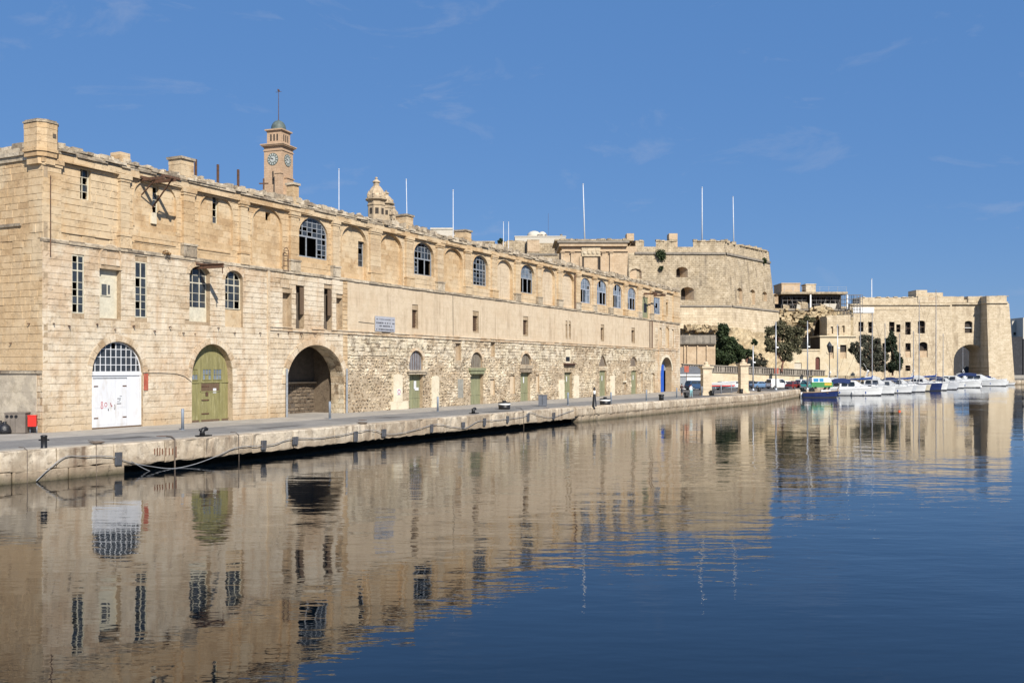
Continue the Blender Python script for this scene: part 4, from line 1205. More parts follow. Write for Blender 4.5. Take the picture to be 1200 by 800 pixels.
b = MB(); b.face([(-5000,-500,0),(5000,-500,0),(5000,7000,0),(-5000,7000,0)])
tag(b.build('water', water_mat()), kind='structure')
E = [Vector((-86,-62)), gp(0,530.5).xy, gp(240,513.5).xy, gp(440,496.5).xy, gp(683,476.5).xy]
F = [gp(681,477.5).xy, gp(840,465.5).xy, gp(893,462).xy, Vector((55,187))]
G = [Vector((55,187)), Vector((140,325)), Vector((147,337)), Vector((178,337)), Vector((178,353)), Vector((118,356)), Vector((96,440))]
M_GROUND = stone('pale_quay_paving', (.22,.20,.17), (.31,.285,.245), (.38,.355,.31), patch=(.25,.23,.20), patch_amt=.6, pit=.2, bump=.006, tonew=.1, pscale=.25)
M_ASPH = stone('worn_asphalt', (.13,.125,.12), (.175,.17,.16), (.22,.21,.195), patch=(.24,.23,.21), patch_amt=.7, pit=.3, bump=.006, tonew=.1, pscale=.16, blotch=.5)
M_QUAY = stone('quay_stone', (.26,.20,.14), (.43,.36,.265), (.56,.49,.38), patch=(.28,.225,.16), patch_amt=.7, streak=(.15,.10,.065), streak_amt=.85,
               pit=.6, bump=.03, tonew=.5, pscale=.7, band=[(.45,1.0,(.24,.185,.125),.5,.65),(-.05,.38,(.055,.050,.028),.14,.95)], blotch=.6)
M_QDARK = stone('undercroft_shade_stone', (.02,.02,.015), (.05,.045,.035), (.08,.07,.05), pit=.5)  # near-black tones put the shade under the quay into the colour
def off(poly, d):                              # shift a polyline inland
    out = []
    for i,p in enumerate(poly):
        a = poly[max(i-1,0)]; c = poly[min(i+1,len(poly)-1)]
        t_ = (c-a).normalized(); out.append(p+Vector((-t_.y,t_.x))*d)
    return out
EI, FI, GI = off(E,.8), off(F,.8), off(G[:2],.8)
land = [tuple(p) for p in EI]+[tuple(p) for p in FI[:-1]]+[tuple(p) for p in GI]+[tuple(p) for p in G[2:]]+[(-60,1500),(-1600,1500),(-1600,-300),(-140,-110)]
b = MB(); b.face([(x,y,QZ) for x,y in land]); b_ground = tag(b.build('ground', M_GROUND), kind='structure')
r0, r1 = off(E,1.5), off(E,7.6)
b = MB()
rr0 = off(E+F[1:],2.0); rr1 = off(E+F[1:],7.4)
for i in range(len(rr0)-1): b.face([(*rr0[i],QZ+.004),(*rr0[i+1],QZ+.004),(*rr1[i+1],QZ+.004),(*rr1[i],QZ+.004)])
tag(b.build('road', M_ASPH), kind='structure')
b = MB(); pk = [gp(803,467).xy, F[1]+Vector((-2.2,1.2)), F[2]+Vector((-2.0,1)), Vector((52,187)), Vector((96,258)), Vector((60,225)), Vector((33,192))]
b.face([(x,y,QZ+.008) for x,y in pk]); tag(b.build('car_park', stone('car_park_asphalt',(.07,.068,.065),(.105,.10,.095),(.15,.14,.13),pit=.2,bump=.006,tonew=.1)), kind='structure')
# quay wall
quay = empty('quay_wall', (0,0,0)); quay['kind'] = 'structure'
def walk(poly, lens, g):
    """split a polyline in pieces with the lengths drawn from lens"""
    out = []
    for i in range(len(poly)-1):
        a, c = poly[i], poly[i+1]; L = (c-a).length; t_ = (c-a)/L; s = 0
        while s < L-.05:
            l = min(g.uniform(*lens), L-s)
            if L-(s+l) < lens[0]*.5: l = L-s
            out.append((a+t_*s, a+t_*(s+l), t_)); s += l
    return out
def qblock(a, c, t_, z0, z1, fwd, back, g, mat, name, par, rnd=.06, joint=.02, lip=0):
    n_ = Vector((t_.y,-t_.x))                  # towards the water
    a2, c2 = a+t_*joint/2, c-t_*joint/2
    b = MB(); tn = g.random()
    prof = [(-back,z0),(fwd-rnd*.3,z0),(fwd+g.uniform(-.02,.02),z0+rnd),(fwd+g.uniform(-.02,.02),z1-rnd),(fwd-rnd,z1),(-back,z1)]
    R = []
    Lb = (c2-a2).length; nS = max(4, int(Lb/.38)+2); fr_s = [0, .06/Lb]+[k/(nS-2) for k in range(1,nS-2)]+[1-.06/Lb, 1]
    for (k,f_) in enumerate(fr_s):
        p = a2+t_*Lb*f_
        sh = .05 if k in (0,len(fr_s)-1) else 0
        row = []
        for (jj,(q,z)) in enumerate(prof):
            front = jj in (1,2,3,4)
            chip = g.uniform(.03,.11) if front and jj in (3,4) and g.random() < .16 else 0
            q2_ = q-(sh if front else 0)+(g.uniform(-.025,.02) if front else 0)-chip
            row.append(Vector((p.x+n_.x*q2_, p.y+n_.y*q2_, z+(g.uniform(-.012,.012) if z>z0 else g.uniform(-.05,.05))-chip*.5)))
        R.append(row)
    i0=len(b.v)
    for r in R:
        for q in r: b.p(q)
    k=len(prof)
    for i in range(len(R)-1):
        for j in range(k):
            b.f.append([i0+i*k+j,i0+(i+1)*k+j,i0+(i+1)*k+(j+1)%k,i0+i*k+(j+1)%k]); b.t.append(tn); b.m.append(0)
    b.f.append([i0+j for j in range(k)]); b.t.append(tn); b.m.append(0)
    b.f.append([i0+(len(R)-1)*k+j for j in range(k)][::-1]); b.t.append(tn); b.m.append(0)
    return b.build(name, mat, par)
g = random.Random(21)
xsplit = gp(150,521).xy
Ea = [E[0], E[1], E[1]+(E[2]-E[1])*((xsplit.y-E[1].y)/(E[2].y-E[1].y))]
Eb = [Ea[-1], *E[2:]]
for (a,c,t_) in walk(Ea,(2.0,3.4),g):
    qblock(a,c,t_,.55,QZ+.02,.0,.85,g,M_QUAY,'coping_stone',quay)
    qblock(a+t_*.6,c+t_*.6,t_,-1.2,.55,.02,.85,g,M_QUAY,'base_stone',quay,joint=.03)
for (a,c,t_) in walk(Eb,(2.4,4.2),g):
    qblock(a,c,t_,.40,QZ+.02,.0,.85,g,M_QUAY,'coping_stone',quay)
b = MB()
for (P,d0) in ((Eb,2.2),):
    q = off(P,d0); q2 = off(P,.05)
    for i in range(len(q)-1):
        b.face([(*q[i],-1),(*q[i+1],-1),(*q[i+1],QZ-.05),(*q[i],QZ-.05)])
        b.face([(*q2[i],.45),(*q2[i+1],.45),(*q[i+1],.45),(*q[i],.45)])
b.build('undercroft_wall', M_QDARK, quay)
e_ = Eb[-1]; t_=(E[4]-E[3]).normalized()
b = MB(); n_=Vector((t_.y,-t_.x))
q=[e_-n_*2.4-t_*.05, e_-n_*.02-t_*.05, e_-n_*.1+t_*.35, e_-n_*.5+t_*.6, e_-n_*2.4+t_*.6]
b.slab([tuple(p) for p in q],.40,QZ+.02,.5); b.build('coping_stone', M_QUAY, quay)
for (a,c,t_) in walk([F[0]-n_*.45,*F[1:]],(1.6,2.6),g):
    qblock(a,c,t_,.60,QZ+.03,.0,.95,g,M_QUAY,'coping_stone',quay,rnd=.16,joint=.05)
    qblock(a+t_*.5,c+t_*.5,t_,-1.2,.60,-.04,.95,g,M_QUAY,'base_stone',quay,joint=.04)
for (a,c,t_) in walk(G,(3,5),g):
    qblock(a,c,t_,-1.2,QZ+.02,.0,.95,g,M_QUAY,'base_stone',quay,joint=.03)
# low platform at the foot of the far quay
b = MB(); p0,p1 = gp(853,468,.8), gp(888,463,.8); t_=(p1-p0).xy.normalized(); n_=Vector((t_.y,-t_.x))
q=[p0.xy-n_*2.5,p0.xy+n_*1.6,p1.xy+n_*3.0,p1.xy-n_*2.5]
b.slab([tuple(x) for x in q],1.30,1.52,.4)
for k in (.3,.9): 
    c_=p0.xy+(p1.xy-p0.xy)*k; b.box(c_.x-.6,c_.x+.6,c_.y-.9,c_.y+.4,-.6,1.30,.4)
b.build('landing_platform', M_QUAY, quay)

# fenders, hose, ropes
M_RUBBER = paint('grey_rubber', (.06,.065,.075), .8, .4, dirt=(.14,.10,.07), dirt_amt=.5)
M_HOSE = paint('grey_plastic_pipe', (.24,.245,.25), .5, .3, dirt=(.16,.13,.10), dirt_amt=.6, scale=1.2)
M_ROPE = paint('old_rope', (.14,.11,.085), .9, .3)
def edge_pt(x, y, z):                          # where the pixel column meets the quay face
    u = (x-CXP)/FPX
    for i in range(len(E)-1):
        a, c = E[i], E[i+1]
        d = c-a; den = d.x-u*d.y
        if abs(den) < 1e-6: continue
        t_ = (u*a.y-a.x)/den
        if -.001 <= t_ <= 1.001:
            p = a+d*t_; n_=Vector((d.y,-d.x)).normalized()
            zz = z if z is not None else CAMZ+(HOR-y)/FPX*p.y
            return Vector((p.x,p.y,zz)), n_, d.normalized()
    return None
FLAB = ['rubber fender pad where the hose loop starts and the dark gap opens', 'rubber fender pad on the quay face just past the horned bitt by the green doorway',
 'rubber fender pad below the near guard pipe of the dark archway', 'rubber fender pad in line with the reddish quoin past the dark archway', 'rubber fender pad in line with the grey name board',
 'rubber fender pad in line with the first small green door', 'rubber fender pad just before the second horned bitt', 'rubber fender pad right under the second horned bitt',
 'rubber fender pad under the black tub by the bitt', 'rubber fender pad in line with the third small green door', 'rubber fender pad nearest the end of the overhanging quay']
for (x,y) in ((138,537),(308,521),(345,516),(416,511),(449,507),(505,501.5),(542,497.5),(567,494),(594,491),(618,489),(648,487)):
    p,n_,t_ = edge_pt(x,y,None)
    b = MB(); w_=g.uniform(.14,.30); hh=g.uniform(.18,.36)
    for k in (-1,0,1):
        cc = p.xy+t_*k*w_*.62+n_*.02
        b.tube([(cc.x+n_.x*.03,cc.y+n_.y*.06,p.z-hh),(cc.x+n_.x*.06,cc.y+n_.y*.06,p.z+hh)],.09,7)
    o_ = b.build('rubber_fender', M_RUBBER)
    tag(o_, FLAB.pop(0), 'fender', 'rubber fenders along the quay wall')
def smooth(P, k=6):
    out=[]
    for i in range(len(P)-1):
        p0,p1,p2,p3 = P[max(i-1,0)],P[i],P[i+1],P[min(i+2,len(P)-1)]
        for j in range(k):
            t_=j/k; out.append(.5*((2*p1)+(-p0+p2)*t_+(2*p0-5*p1+4*p2-p3)*t_*t_+(-p0+3*p1-3*p2+p3)*t_**3))
    out.append(P[-1]); return out
def face_path(pts, o):
    P=[]
    for (x,y) in pts:
        p,n_,t_=edge_pt(x,y,None); P.append(Vector((p.x+n_.x*o,p.y+n_.y*o,p.z)))
    return smooth(P)
b = MB(); b.tube(face_path([(41,563),(56,549),(75,535),(95,534),(130,534.5),(150,541),(175,546),(200,548.5),(225,544),(250,535),(270,526),(282,523),(300,522),(320,520),(335,515),(352,513),(372,513),(400,509),(420,505),(436,503.5),(452,508),(470,507),(490,502),(510,497),(530,500),(545,501),(560,493),(580,492),(612,488),(620,483),(632,487),(645,489),(660,484),(672,480)],.10),.022,6)
tag(b.build('plastic_hose', M_HOSE), 'long pale plastic hose slung along the quay face, one end in the water', 'hose')
b = MB(); b.tube(face_path([(152,540),(170,550),(190,556),(215,554),(236,551)],.14),.02,6)
tag(b.build('plastic_hose', M_HOSE), 'short loop of hose sagging to the water beside the rust streaks', 'hose')
for k,(x,ya,yb) in enumerate(((31,527,566),(112,519,566),(204,514,556),(279,509,545),(613,480,502))):
    P = [Vector(gp(x-9,ya-2)),Vector(gp(x-3,ya-1.5)),]
    P[0].z=P[1].z=QZ+.06
    for yy in (ya+.4,(ya+yb)/2,yb): 
        p,n_,t_=edge_pt(x,yy,None); P.append(Vector((p.x+n_.x*.07,p.y+n_.y*.07,min(p.z,QZ+.06))))
    b = MB(); b.tube(P,.018 if k!=2 else .04,5)
    tag(b.build('mooring_rope', M_ROPE), ('thin rope over the quay edge beside the black pin bollard','thin rope over the quay edge in front of the white door','thick dark rope over the quay edge beside the exposed rusty bars','thin rope over the quay edge past the first horned bitt','thin rope over the quay edge between the tub and the grey cabinet')[k], 'rope', 'ropes hanging over the quay edge')
# rust on the face
M_RUST = paint('rust_bar', (.16,.05,.02), .9, .5)
rust = 0
for x in (181,184,187,190,194,198,202,206):
    p,n_,t_=edge_pt(x,528,None); b=MB(); hh=g.uniform(.15,.38)
    b.bar((p.x+n_.x*.03,p.y+n_.y*.03,p.z-hh),(p.x+n_.x*.03,p.y+n_.y*.03,p.z+hh*.7),.06,.03); b.build('exposed_rebar', M_RUST, quay)

# ================================================================== STREET FURNITURE ON THE QUAY
M_GALV = paint('grey_painted_steel', (.27,.31,.36), .45, .2, metal=.2, spec=.5)
M_WHT = paint('white_paint', (.75,.75,.72), .5, .1)
def top(name, parts, loc, label, cat, group=None, rz=0.0):
    e = empty(name, loc, rz, label, cat, group)
    for (n_, m_, fn, sm) in parts:
        b = MB(); fn(b); b.build(n_, m_, e, smooth=sm)
    return e
# black pin bollard
def f1(b): b.lathe([(.17,0),(.16,.04),(.145,.06),(.145,.56),(.16,.58),(.16,.63),(.10,.66)],14)
def f2(b): b.tube([(-.24,0,.42),(.24,0,.42)],.035,8)
pin = top('bollard',[('post',M_BLACK,f1,True),('cross_pin',M_BLACK,f2,True)],gp(53.5,526),'black bollard with cross pin at the quay edge by the red bin','bollard')
pin.rotation_euler.z = .35; pin.location += Vector((-.25,.35,0))
# horned mooring bitts
def f1(b): b.slab([(-.42,-.22),(.42,-.22),(.42,.22),(-.42,.22)],0,.07)
def f2(b): b.tube([(-.08,0,.05),(-.08,0,.26),(-.02,0,.38),(.14,0,.42),(.26,0,.38)],[.17,.14,.14,.13,.09],10)
def f3(b): b.tube([(-.1,0,.30),(-.26,0,.40)],[.11,.07],8)
for (x,y,lab) in ((246.5,512,'black horned mooring bitt on the quay edge in front of the green doorway'),(562,485,'black horned mooring bitt on the quay edge beside a striped black tub')):
    e = top('mooring_bitt',[('base_plate',M_BLACK,f1,False),('horn',M_BLACK,f2,True),('stub_horn',M_BLACK,f3,True)],gp(x,y)+Vector((-.5,.35,.03)),lab,'mooring bitt',rz=.9)
# grey light posts
def f1(b): b.lathe([(.095,0),(.095,1.28),(.09,1.30)],12)
def f2(b): b.lathe([(.10,1.30),(.10,1.34),(.04,1.36)],12)
def f3(b): b.lathe([(.14,0),(.14,.03)],12)
POSTS = ((214,503.5,'grey steel post on the quay between the white door and the green doorway'),(386.5,490.5,'grey steel post in front of the dark vaulted archway'),
 (513,482,'grey steel post in front of the pale blocked doorway'),(665.5,474.5,'bluish steel post in front of the small door with a rusty shelf'),(716,474,'grey steel post beside the black and white tub near the beacon'),
 (757.5,469.5,'grey steel post between the last small doors of the warehouse'),(793,466,'grey steel post by the far corner of the warehouse near two people'),(822.5,463.5,'grey steel post just before the ball-topped gate pillar'),(845,461.5,'grey steel post between the two gate pillars, nearer the first'),(857,460.5,'grey steel post between the two gate pillars, nearer the second'))
for (x,y,lab) in POSTS:
    e = top('steel_post',[('shaft',M_GALV,f1,True),('cap',M_GALV,f2,True),('foot_plate',M_GALV,f3,False)],gp(x,y),lab,'post','grey steel posts along the quay')
# black tubs with a white band
def f1(b): b.lathe([(.52,0),(.56,.05),(.58,.42)],16)
def f2(b): b.lathe([(.59,.42),(.595,.50),(.59,.58)],16)
def f3(b): b.lathe([(.58,.58),(.60,.66),(.50,.70),(.20,.73),(.20,.84),(.08,.86)],16)
for (x,y,lab) in ((591,479.5,'squat black tub with white band near the horned bitt'),(709,474.3,'squat black tub with white band beside the striped beacon')):
    top('rubbish_tub',[('tub',M_BLACK,f1,True),('white_band',M_WHT,f2,True),('lid',M_BLACK,f3,True)],gp(x,y),lab,'tub')
# striped beacon
def f1(b): b.lathe([(.26,0),(.24,.03),(.14,1.25)],12)
def f2(b): b.lathe([(.135,1.25),(.12,1.62)],12)
def f3(b): b.lathe([(.05,1.62),(.05,1.74),(.17,1.76),(.17,1.80),(.09,1.84),(.06,1.98),(.02,2.02)],10)
top('beacon',[('cone',M_BLACK,f1,True),('white_band',M_WHT,f2,True),('lamp_head',M_BLACK,f3,True)],gp(696.5,476),'slim black and white conical beacon standing on the quay','beacon')
# grey cabinet
M_CAB = paint('grey_cabinet', (.13,.14,.16), .5, .2)
def f1(b): b.box(-.42,.42,-.22,.22,.08,1.15)
def f2(b): b.box(-.46,.46,-.26,.26,1.15,1.20)
def f3(b): b.box(-.36,.36,-.18,.18,0,.08)
def f4(b): b.box(-.015,.015,-.232,-.22,.15,1.1)
top('utility_cabinet',[('body',M_CAB,f1,False),('lid',M_CAB,f2,False),('plinth',M_CAB,f3,False),('door_gap',M_BLACK,f4,False)],gp(636,476),'dark grey utility cabinet standing free on the quay','cabinet',rz=ROT-1.3)
# drum bollards far along
def f1(b): b.lathe([(.30,0),(.30,.50),(.26,.55)],14)
def f2(b): b.lathe([(.34,.55),(.36,.60),(.36,.70),(.25,.76)],14)
for (x,y,lab) in ((775,469,'black drum bollard in front of the blue arched door'),(804.3,466,'black drum bollard beside the two people'),(834.5,463.2,'black drum bollard at the foot of the first gate pillar'),(868.5,461,'black drum bollard at the foot of the second gate pillar'),(889.5,459,'black drum bollard past the second gate pillar')):
    top('drum_bollard',[('drum',M_BLACK,f1,True),('head',M_BLACK,f2,True)],gp(x,y),lab,'bollard','black drum bollards along the far quay')
# bins by the end wall
M_SKIP = paint('dull_bin_metal', (.17,.145,.12), .7, .3, dirt=(.10,.08,.06), dirt_amt=.4)
p_ = gp(20.5,507.5)
def f1(b): b.box(-.60,.60,-.40,.40,.03,1.22)
def f2(b): b.box(-.63,.63,-.43,.43,1.22,1.27)
def f4(b):
    for k in (-.27,.02): b.box(k-.006,k+.006,-.408,-.40,.05,.95)
sk = top('recycling_bin',[('body',M_SKIP,f1,False),('lid',M_SKIP,f2,False),('seam',M_BLACK,f4,False)],p_,'dull metal recycling bin with three round holes beside the end wall','bin',rz=.10)
for k in (-.45,-.19,.07):
    b = MB(); b.tube([(k,-.412,1.03),(k,-.36,1.03)],.10,12); b.build('hole', M_BLACK, sk)
M_REDBIN = paint('red_plastic', (.62,.03,.02), .45, .15)
def f1(b): b.slab([(-.24,-.16),(.24,-.16),(.20,.16),(-.20,.16)],.42,1.05)
def f2(b): b.slab([(-.26,-.18),(.26,-.18),(.22,.18),(-.22,.18)],1.05,1.10)
def f3(b):
    b.tube([(.20,.1,0),(.20,.1,.45)],.03,6)
def f4(b): b.tube([(-.20,.1,0),(-.20,.1,.45)],.03,6)
top('litter_bin',[('tub',M_REDBIN,f1,False),('rim',M_REDBIN,f2,False),('leg',M_GALV,f3,True),('leg',M_GALV,f4,True)],gp(38.5,507.5),'bright red litter bin on legs at the warehouse corner','bin',rz=.1)
M_BAG = paint('black_plastic_bag', (.02,.02,.022), .35, .4, bump=.05, scale=5)
for k,(x,y,r) in enumerate(((5.5,508.2,.34),(.5,507.2,.38))):
    b = MB(); gg=random.Random(k)
    for i in range(7):
        pass
    prof=[(.05,0),(r,.03),(r*1.1,.2),(r*.95,.42),(r*.55,.58),(.07,.66),(.10,.74)]
    n=14
    for (rr_,zz) in prof: pass
    b.lathe(prof,n)
    b.v=[(v[0]*(1+gg.uniform(-.14,.14)),v[1]*(1+gg.uniform(-.14,.14)),v[2]*(1+gg.uniform(-.05,.05)) if v[2]>.01 else v[2]) for v in b.v]
    tag(b.build('rubbish_bag', M_BAG, smooth=True, loc=gp(x,y)),('black rubbish bag slumped against the metal recycling bin','fatter black rubbish bag behind the one touching the bin')[k],'bag','rubbish bags by the bin')

# repairs and covers in the quay surface
M_PATCH = stone('dark_asphalt_patch', (.07,.068,.065), (.10,.097,.092), (.13,.125,.12), pit=.2, bump=.006, tonew=.1)
for (x,y,w_,l_) in ((150,513,1.2,3.0),(330,500,1.0,4.2),(455,489,1.4,2.2),(585,482,1.2,5.0)):
    q = gp(x,y); b = MB(); gg = random.Random(x)
    pts = [(-l_/2,-w_/2),(l_/2,-w_/2),(l_/2,w_/2),(-l_/2,w_/2)]
    t_ = Vector((DX,DY)); n_ = Vector((DY,-DX))
    b.face([(q.x+t_.x*a+n_.x*c_+gg.uniform(-.15,.15),q.y+t_.y*a+n_.y*c_+gg.uniform(-.15,.15),QZ+.009) for a,c_ in pts])
    b.build('asphalt_patch', M_PATCH, b_ground)
for (x,y) in ((190,511),(425,492),(640,478)):
    q = gp(x,y); b = MB(); b.lathe([(.34,0),(.34,.012),(.28,.014)],18,(q.x,q.y,QZ+.004)); b.build('manhole_cover', M_IRON, b_ground)
# scraps lying on the quay
for k,(x,y,lab) in enumerate(((118,521.5,'coil of old rope lying on the quay edge before the white door'),(430,497.5,'coil of old rope lying on the quay edge past the dark archway'))):
    q = gp(x,y); b = MB(); P=[]
    for i in range(60):
        a = i*.5; r_ = .16+.004*i; P.append((math.cos(a)*r_,math.sin(a)*r_,.03+.012*math.sin(i*1.3)+.0015*i))
    b.tube(P,.022,5); tag(b.build('rope_coil', M_ROPE, loc=(q.x-.4,q.y+.5,QZ+.02)),lab,'rope')
# ================================================================== THE TOWN AND FORT BEHIND
M_FORT = stone('fort_limestone', (.26,.20,.13), (.46,.375,.255), (.57,.485,.355), patch=(.33,.275,.195), patch_amt=.5, streak=(.16,.13,.095), streak_amt=.9, blotch=.7,
               pit=.55, bump=.05, tonew=.15, pscale=.16, sscale=.9, brick=(.9,.42,0.,.75))
M_FORT2 = stone('clean_fort_limestone', (.44,.35,.235), (.545,.455,.32), (.61,.525,.39), patch=(.57,.485,.35), patch_amt=.5, streak=(.27,.21,.14), streak_amt=.85, blotch=.6,
               pit=.2, bump=.03, tonew=.12, pscale=.12, sscale=.5, brick=(1.3,.6,0.,.8))
M_YROCK = stone('yellow_rock_face', (.28,.21,.125), (.44,.35,.215), (.54,.45,.30), patch=(.30,.22,.13), patch_amt=.6, pit=.6, bump=.12, tonew=.2, pscale=.3)
M_ORANGE = stone('orange_dressed_stone', (.37,.27,.17), (.47,.355,.235), (.54,.43,.30), patch=(.52,.41,.28), patch_amt=.5, pit=.15, bump=.015, tonew=.3, brick=(1.1,.45,0.,.4))
M_GREYCAP = stone('lichen_grey_stone', (.12,.11,.09), (.24,.21,.17), (.34,.30,.24), patch=(.16,.14,.12), patch_amt=.6, pit=.5, bump=.03)
M_WHITEBLDG = paint('whitewash', (.50,.46,.38), .8, .15)
M_VERDI = paint('dull_green_copper', (.085,.11,.10), .6, .3, dirt=(.16,.20,.17), dirt_amt=.5)
M_POLE = paint('white_pole_paint', (.50,.52,.54), .5, .15)
M_HILL = stone('scrubby_rock', (.20,.16,.10), (.32,.26,.17), (.40,.33,.22), patch=(.10,.10,.05), patch_amt=.6, pit=.4, bump=.2, pscale=.08)
M_DKGLASS = glass('dark_window', (.015,.016,.018), .15, 1.0)
M_SHADOWIN = paint('unlit_interior', (.05,.04,.032), .95, .3)  # near-black colour stands in for shade in openings and under the deck

# raised ground of the upper town behind the warehouse
b = MB()
hill = [(-150,120),(-40,128),(9,226),(20,250),(60,262),(92,300),(100,420),(-400,600),(-500,200)]
inn = [(-150,140),(-48,140),(4,236),(20,262),(55,272),(85,320),(80,400),(-380,560),(-460,210)]
for i in range(len(hill)):
    j=(i+1)%len(hill); b.face([(*hill[i],QZ-.1),(*hill[j],QZ-.1),(*inn[j],17.5),(*inn[i],17.5)])
b.face([(*p,17.5) for p in inn]); tag(b.build('hillside', M_HILL), kind='structure')

# ---------------------------------------------------------------- clock tower
YT = 150.0
ct = empty('clock_tower', (PX(326.5,YT), YT, 0), math.radians(-19), 'square stone clock tower with green dome and tall vane rising behind the warehouse roof', 'clock tower')
hw = 1.56
zC = PZ(175,YT); zB = 17.4
M_TOWER = stone('pinkish_tower_stone', (.36,.24,.15), (.45,.315,.205), (.52,.39,.265), patch=(.48,.35,.24), patch_amt=.4, pit=.15, bump=.012, tonew=.3, brick=(.8,.35,0.,.35))
b = MB(); b.box(-hw,hw,-hw,hw,zB,zC); sh = b.build('shaft', M_TOWER, ct)
b = MB()
for (q,za,zb_) in ((hw+.10,zC-.55,zC-.40),(hw+.12,zC,zC+.18),(hw+.34,zC+.18,zC+.34),(hw+.44,zC+.34,zC+.50)): b.box(-q,q,-q,q,za,zb_)
b.build('cornice', M_TOWER, ct)
h2 = hw*.80; zU = PZ(156,YT)
b = MB(); b.box(-h2,h2,-h2,h2,zC+.5,zU); bf = b.build('belfry', M_TOWER, ct)
b = MB()
for (q,za,zb_) in ((h2+.08,zU-.05,zU+.12),(h2+.26,zU+.12,zU+.32)): b.box(-q,q,-q,q,za,zb_)
b.build('belfry_cornice', M_TOWER, ct)
for sx in (-.55,.0,.55):
    for (ax) in (0,1):
        b = MB()
        if ax == 0: b.box(sx-.13,sx+.13,-h2-.012,-h2+.2,zC+1.0,zU-.45)
        else: b.box(h2-.2,h2+.012,sx-.13,sx+.13,zC+1.0,zU-.45)
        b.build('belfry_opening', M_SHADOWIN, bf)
rD = 1.12; zD = zU+.32
b = MB(); b.lathe([(rD+.08,0),(rD+.08,.12),(rD,.14)]+[(rD,.30)]+[(rD*math.cos(a*math.pi/16),.30+rD*1.15*math.sin(a*math.pi/16)) for a in range(1,8)],20,(0,0,zD)); dm = b.build('dome', M_VERDI, ct, smooth=True)
zV0 = zD+1.5; zV1 = PZ(106,YT)
b = MB(); b.tube([(0,0,zV0-.1),(0,0,zV0+.3),(0,0,zV1)],[.12,.06,.035],6); vn = b.build('vane_pole', M_IRON, ct)
b = MB(); b.bar((-.5,0,zV1-.25),(.5,0,zV1-.25),.05,.05); b.bar((0,-.25,zV1),(0,.25,zV1-.05),.08,.3); b.build('weather_vane', M_IRON, vn)
M_CLOCK = paint('clock_dial_white', (.40,.42,.39), .6, .15)
M_CLOCKD = paint('clock_dial_dark', (.10,.12,.10), .6, .2)
zK = PZ(189,YT); rK=.93
for ax in (0,1):
    fr_ = (lambda u,z,o: (u,-hw-o,z)) if ax==0 else (lambda u,z,o: (hw+o,u,z))
    def disc(b,r0,r1,o,n=28):
        for i in range(n):
            a0,a1=2*math.pi*i/n,2*math.pi*(i+1)/n
            b.face([fr_(r0*math.cos(a0),zK+r0*math.sin(a0),o),fr_(r1*math.cos(a0),zK+r1*math.sin(a0),o),fr_(r1*math.cos(a1),zK+r1*math.sin(a1),o),fr_(r0*math.cos(a1),zK+r0*math.sin(a1),o)])
    b = MB(); disc(b,.0,rK,.06); disc(b,rK,rK+.0001,.0)
    for i in range(28):
        a0,a1=2*math.pi*i/28,2*math.pi*(i+1)/28
        b.face([fr_(rK*math.cos(a0),zK+rK*math.sin(a0),0),fr_(rK*math.cos(a0),zK+rK*math.sin(a0),.06),fr_(rK*math.cos(a1),zK+rK*math.sin(a1),.06),fr_(rK*math.cos(a1),zK+rK*math.sin(a1),0)])
    dial = b.build('clock_dial', M_CLOCKD, ct)
    b = MB(); disc(b,.0,rK*.50,.075)
    for i in range(12):
        a=2*math.pi*i/12; c,s=math.cos(a),math.sin(a); w_=.085; r0,r1=rK*.62,rK*.92
        b.face([fr_(r0*c-w_*s,zK+r0*s+w_*c,.075),fr_(r1*c-w_*1.3*s,zK+r1*s+w_*1.3*c,.075),fr_(r1*c+w_*1.3*s,zK+r1*s-w_*1.3*c,.075),fr_(r0*c+w_*s,zK+r0*s-w_*c,.075)])
    b.build('hour_plates', M_CLOCK, dial)
    b = MB()
    for (an,l,w_) in ((math.radians(170),.72,.05),(math.radians(140),.5,.07)):
        c,s=math.cos(an),math.sin(an); b.face([fr_(-w_*s,zK+w_*c,.09),fr_(l*c,zK+l*s,.09),fr_(w_*s,zK-w_*c,.09),fr_(-.15*c,zK-.15*s,.09)])
    b.build('clock_hands', M_BLACK, dial)
b = MB(); b.box(-.12,.12,-hw-.015,-hw+.2,PZ(218,YT),PZ(203,YT)); b.build('slit_window', M_SHADOWIN, ct)
b = MB(); z=PZ(207,YT); b.box(.75,hw+.2,-hw-.7,-hw,zB,z); b.box(.65,hw+.3,-hw-.8,-hw+.05,z,z+.18); b.build('stair_projection', M_TOWER, ct)
b = MB(); z=PZ(211,YT); b.box(hw,hw+.5,-.9,.9,zB,z); b.box(hw,hw+.62,-1.0,1.0,z,z+.16); b.build('side_buttress', M_TOWER, ct)
# cross on the roof beside the tower
p_=at(309,222,118)
def f1(b): b.bar((0,0,-4),(0,0,1.3),.16)
def f2(b): b.bar((-.55,0,.7),(.55,0,.7),.14)
e = top('iron_cross',[('upright',M_IRON,f1,False),('arm',M_IRON,f2,False)],p_,'dark iron cross standing at the foot of the clock tower','cross')

# iron posts on the warehouse roof
for (x,yt,yb,lab) in ((236,186,207,'dark iron post on the roof nearest the capped square chimney'),(261.8,192,213,'dark iron post on the roof, the middle one of three'),(285.5,198,219,'dark iron post on the roof nearest the clock tower')):
    s=fs(x); w_=MB(); z0=Z_TOP-.6; z1=fz(x,yt)
    def f1(b): b.box(-.07,.07,-.07,.07,0,z1-z0)
    def f2(b): b.box(-.16,.16,-.16,.16,0,.04)
    pw = Matrix.Rotation(ROT,4,'Z')@Vector((s,.55,0))+Vector((X0,Y0,z0))
    top('iron_post',[('stanchion',M_IRON,f1,False),('base_plate',M_IRON,f2,False)],pw,lab,'post','iron posts on the roof',rz=ROT)

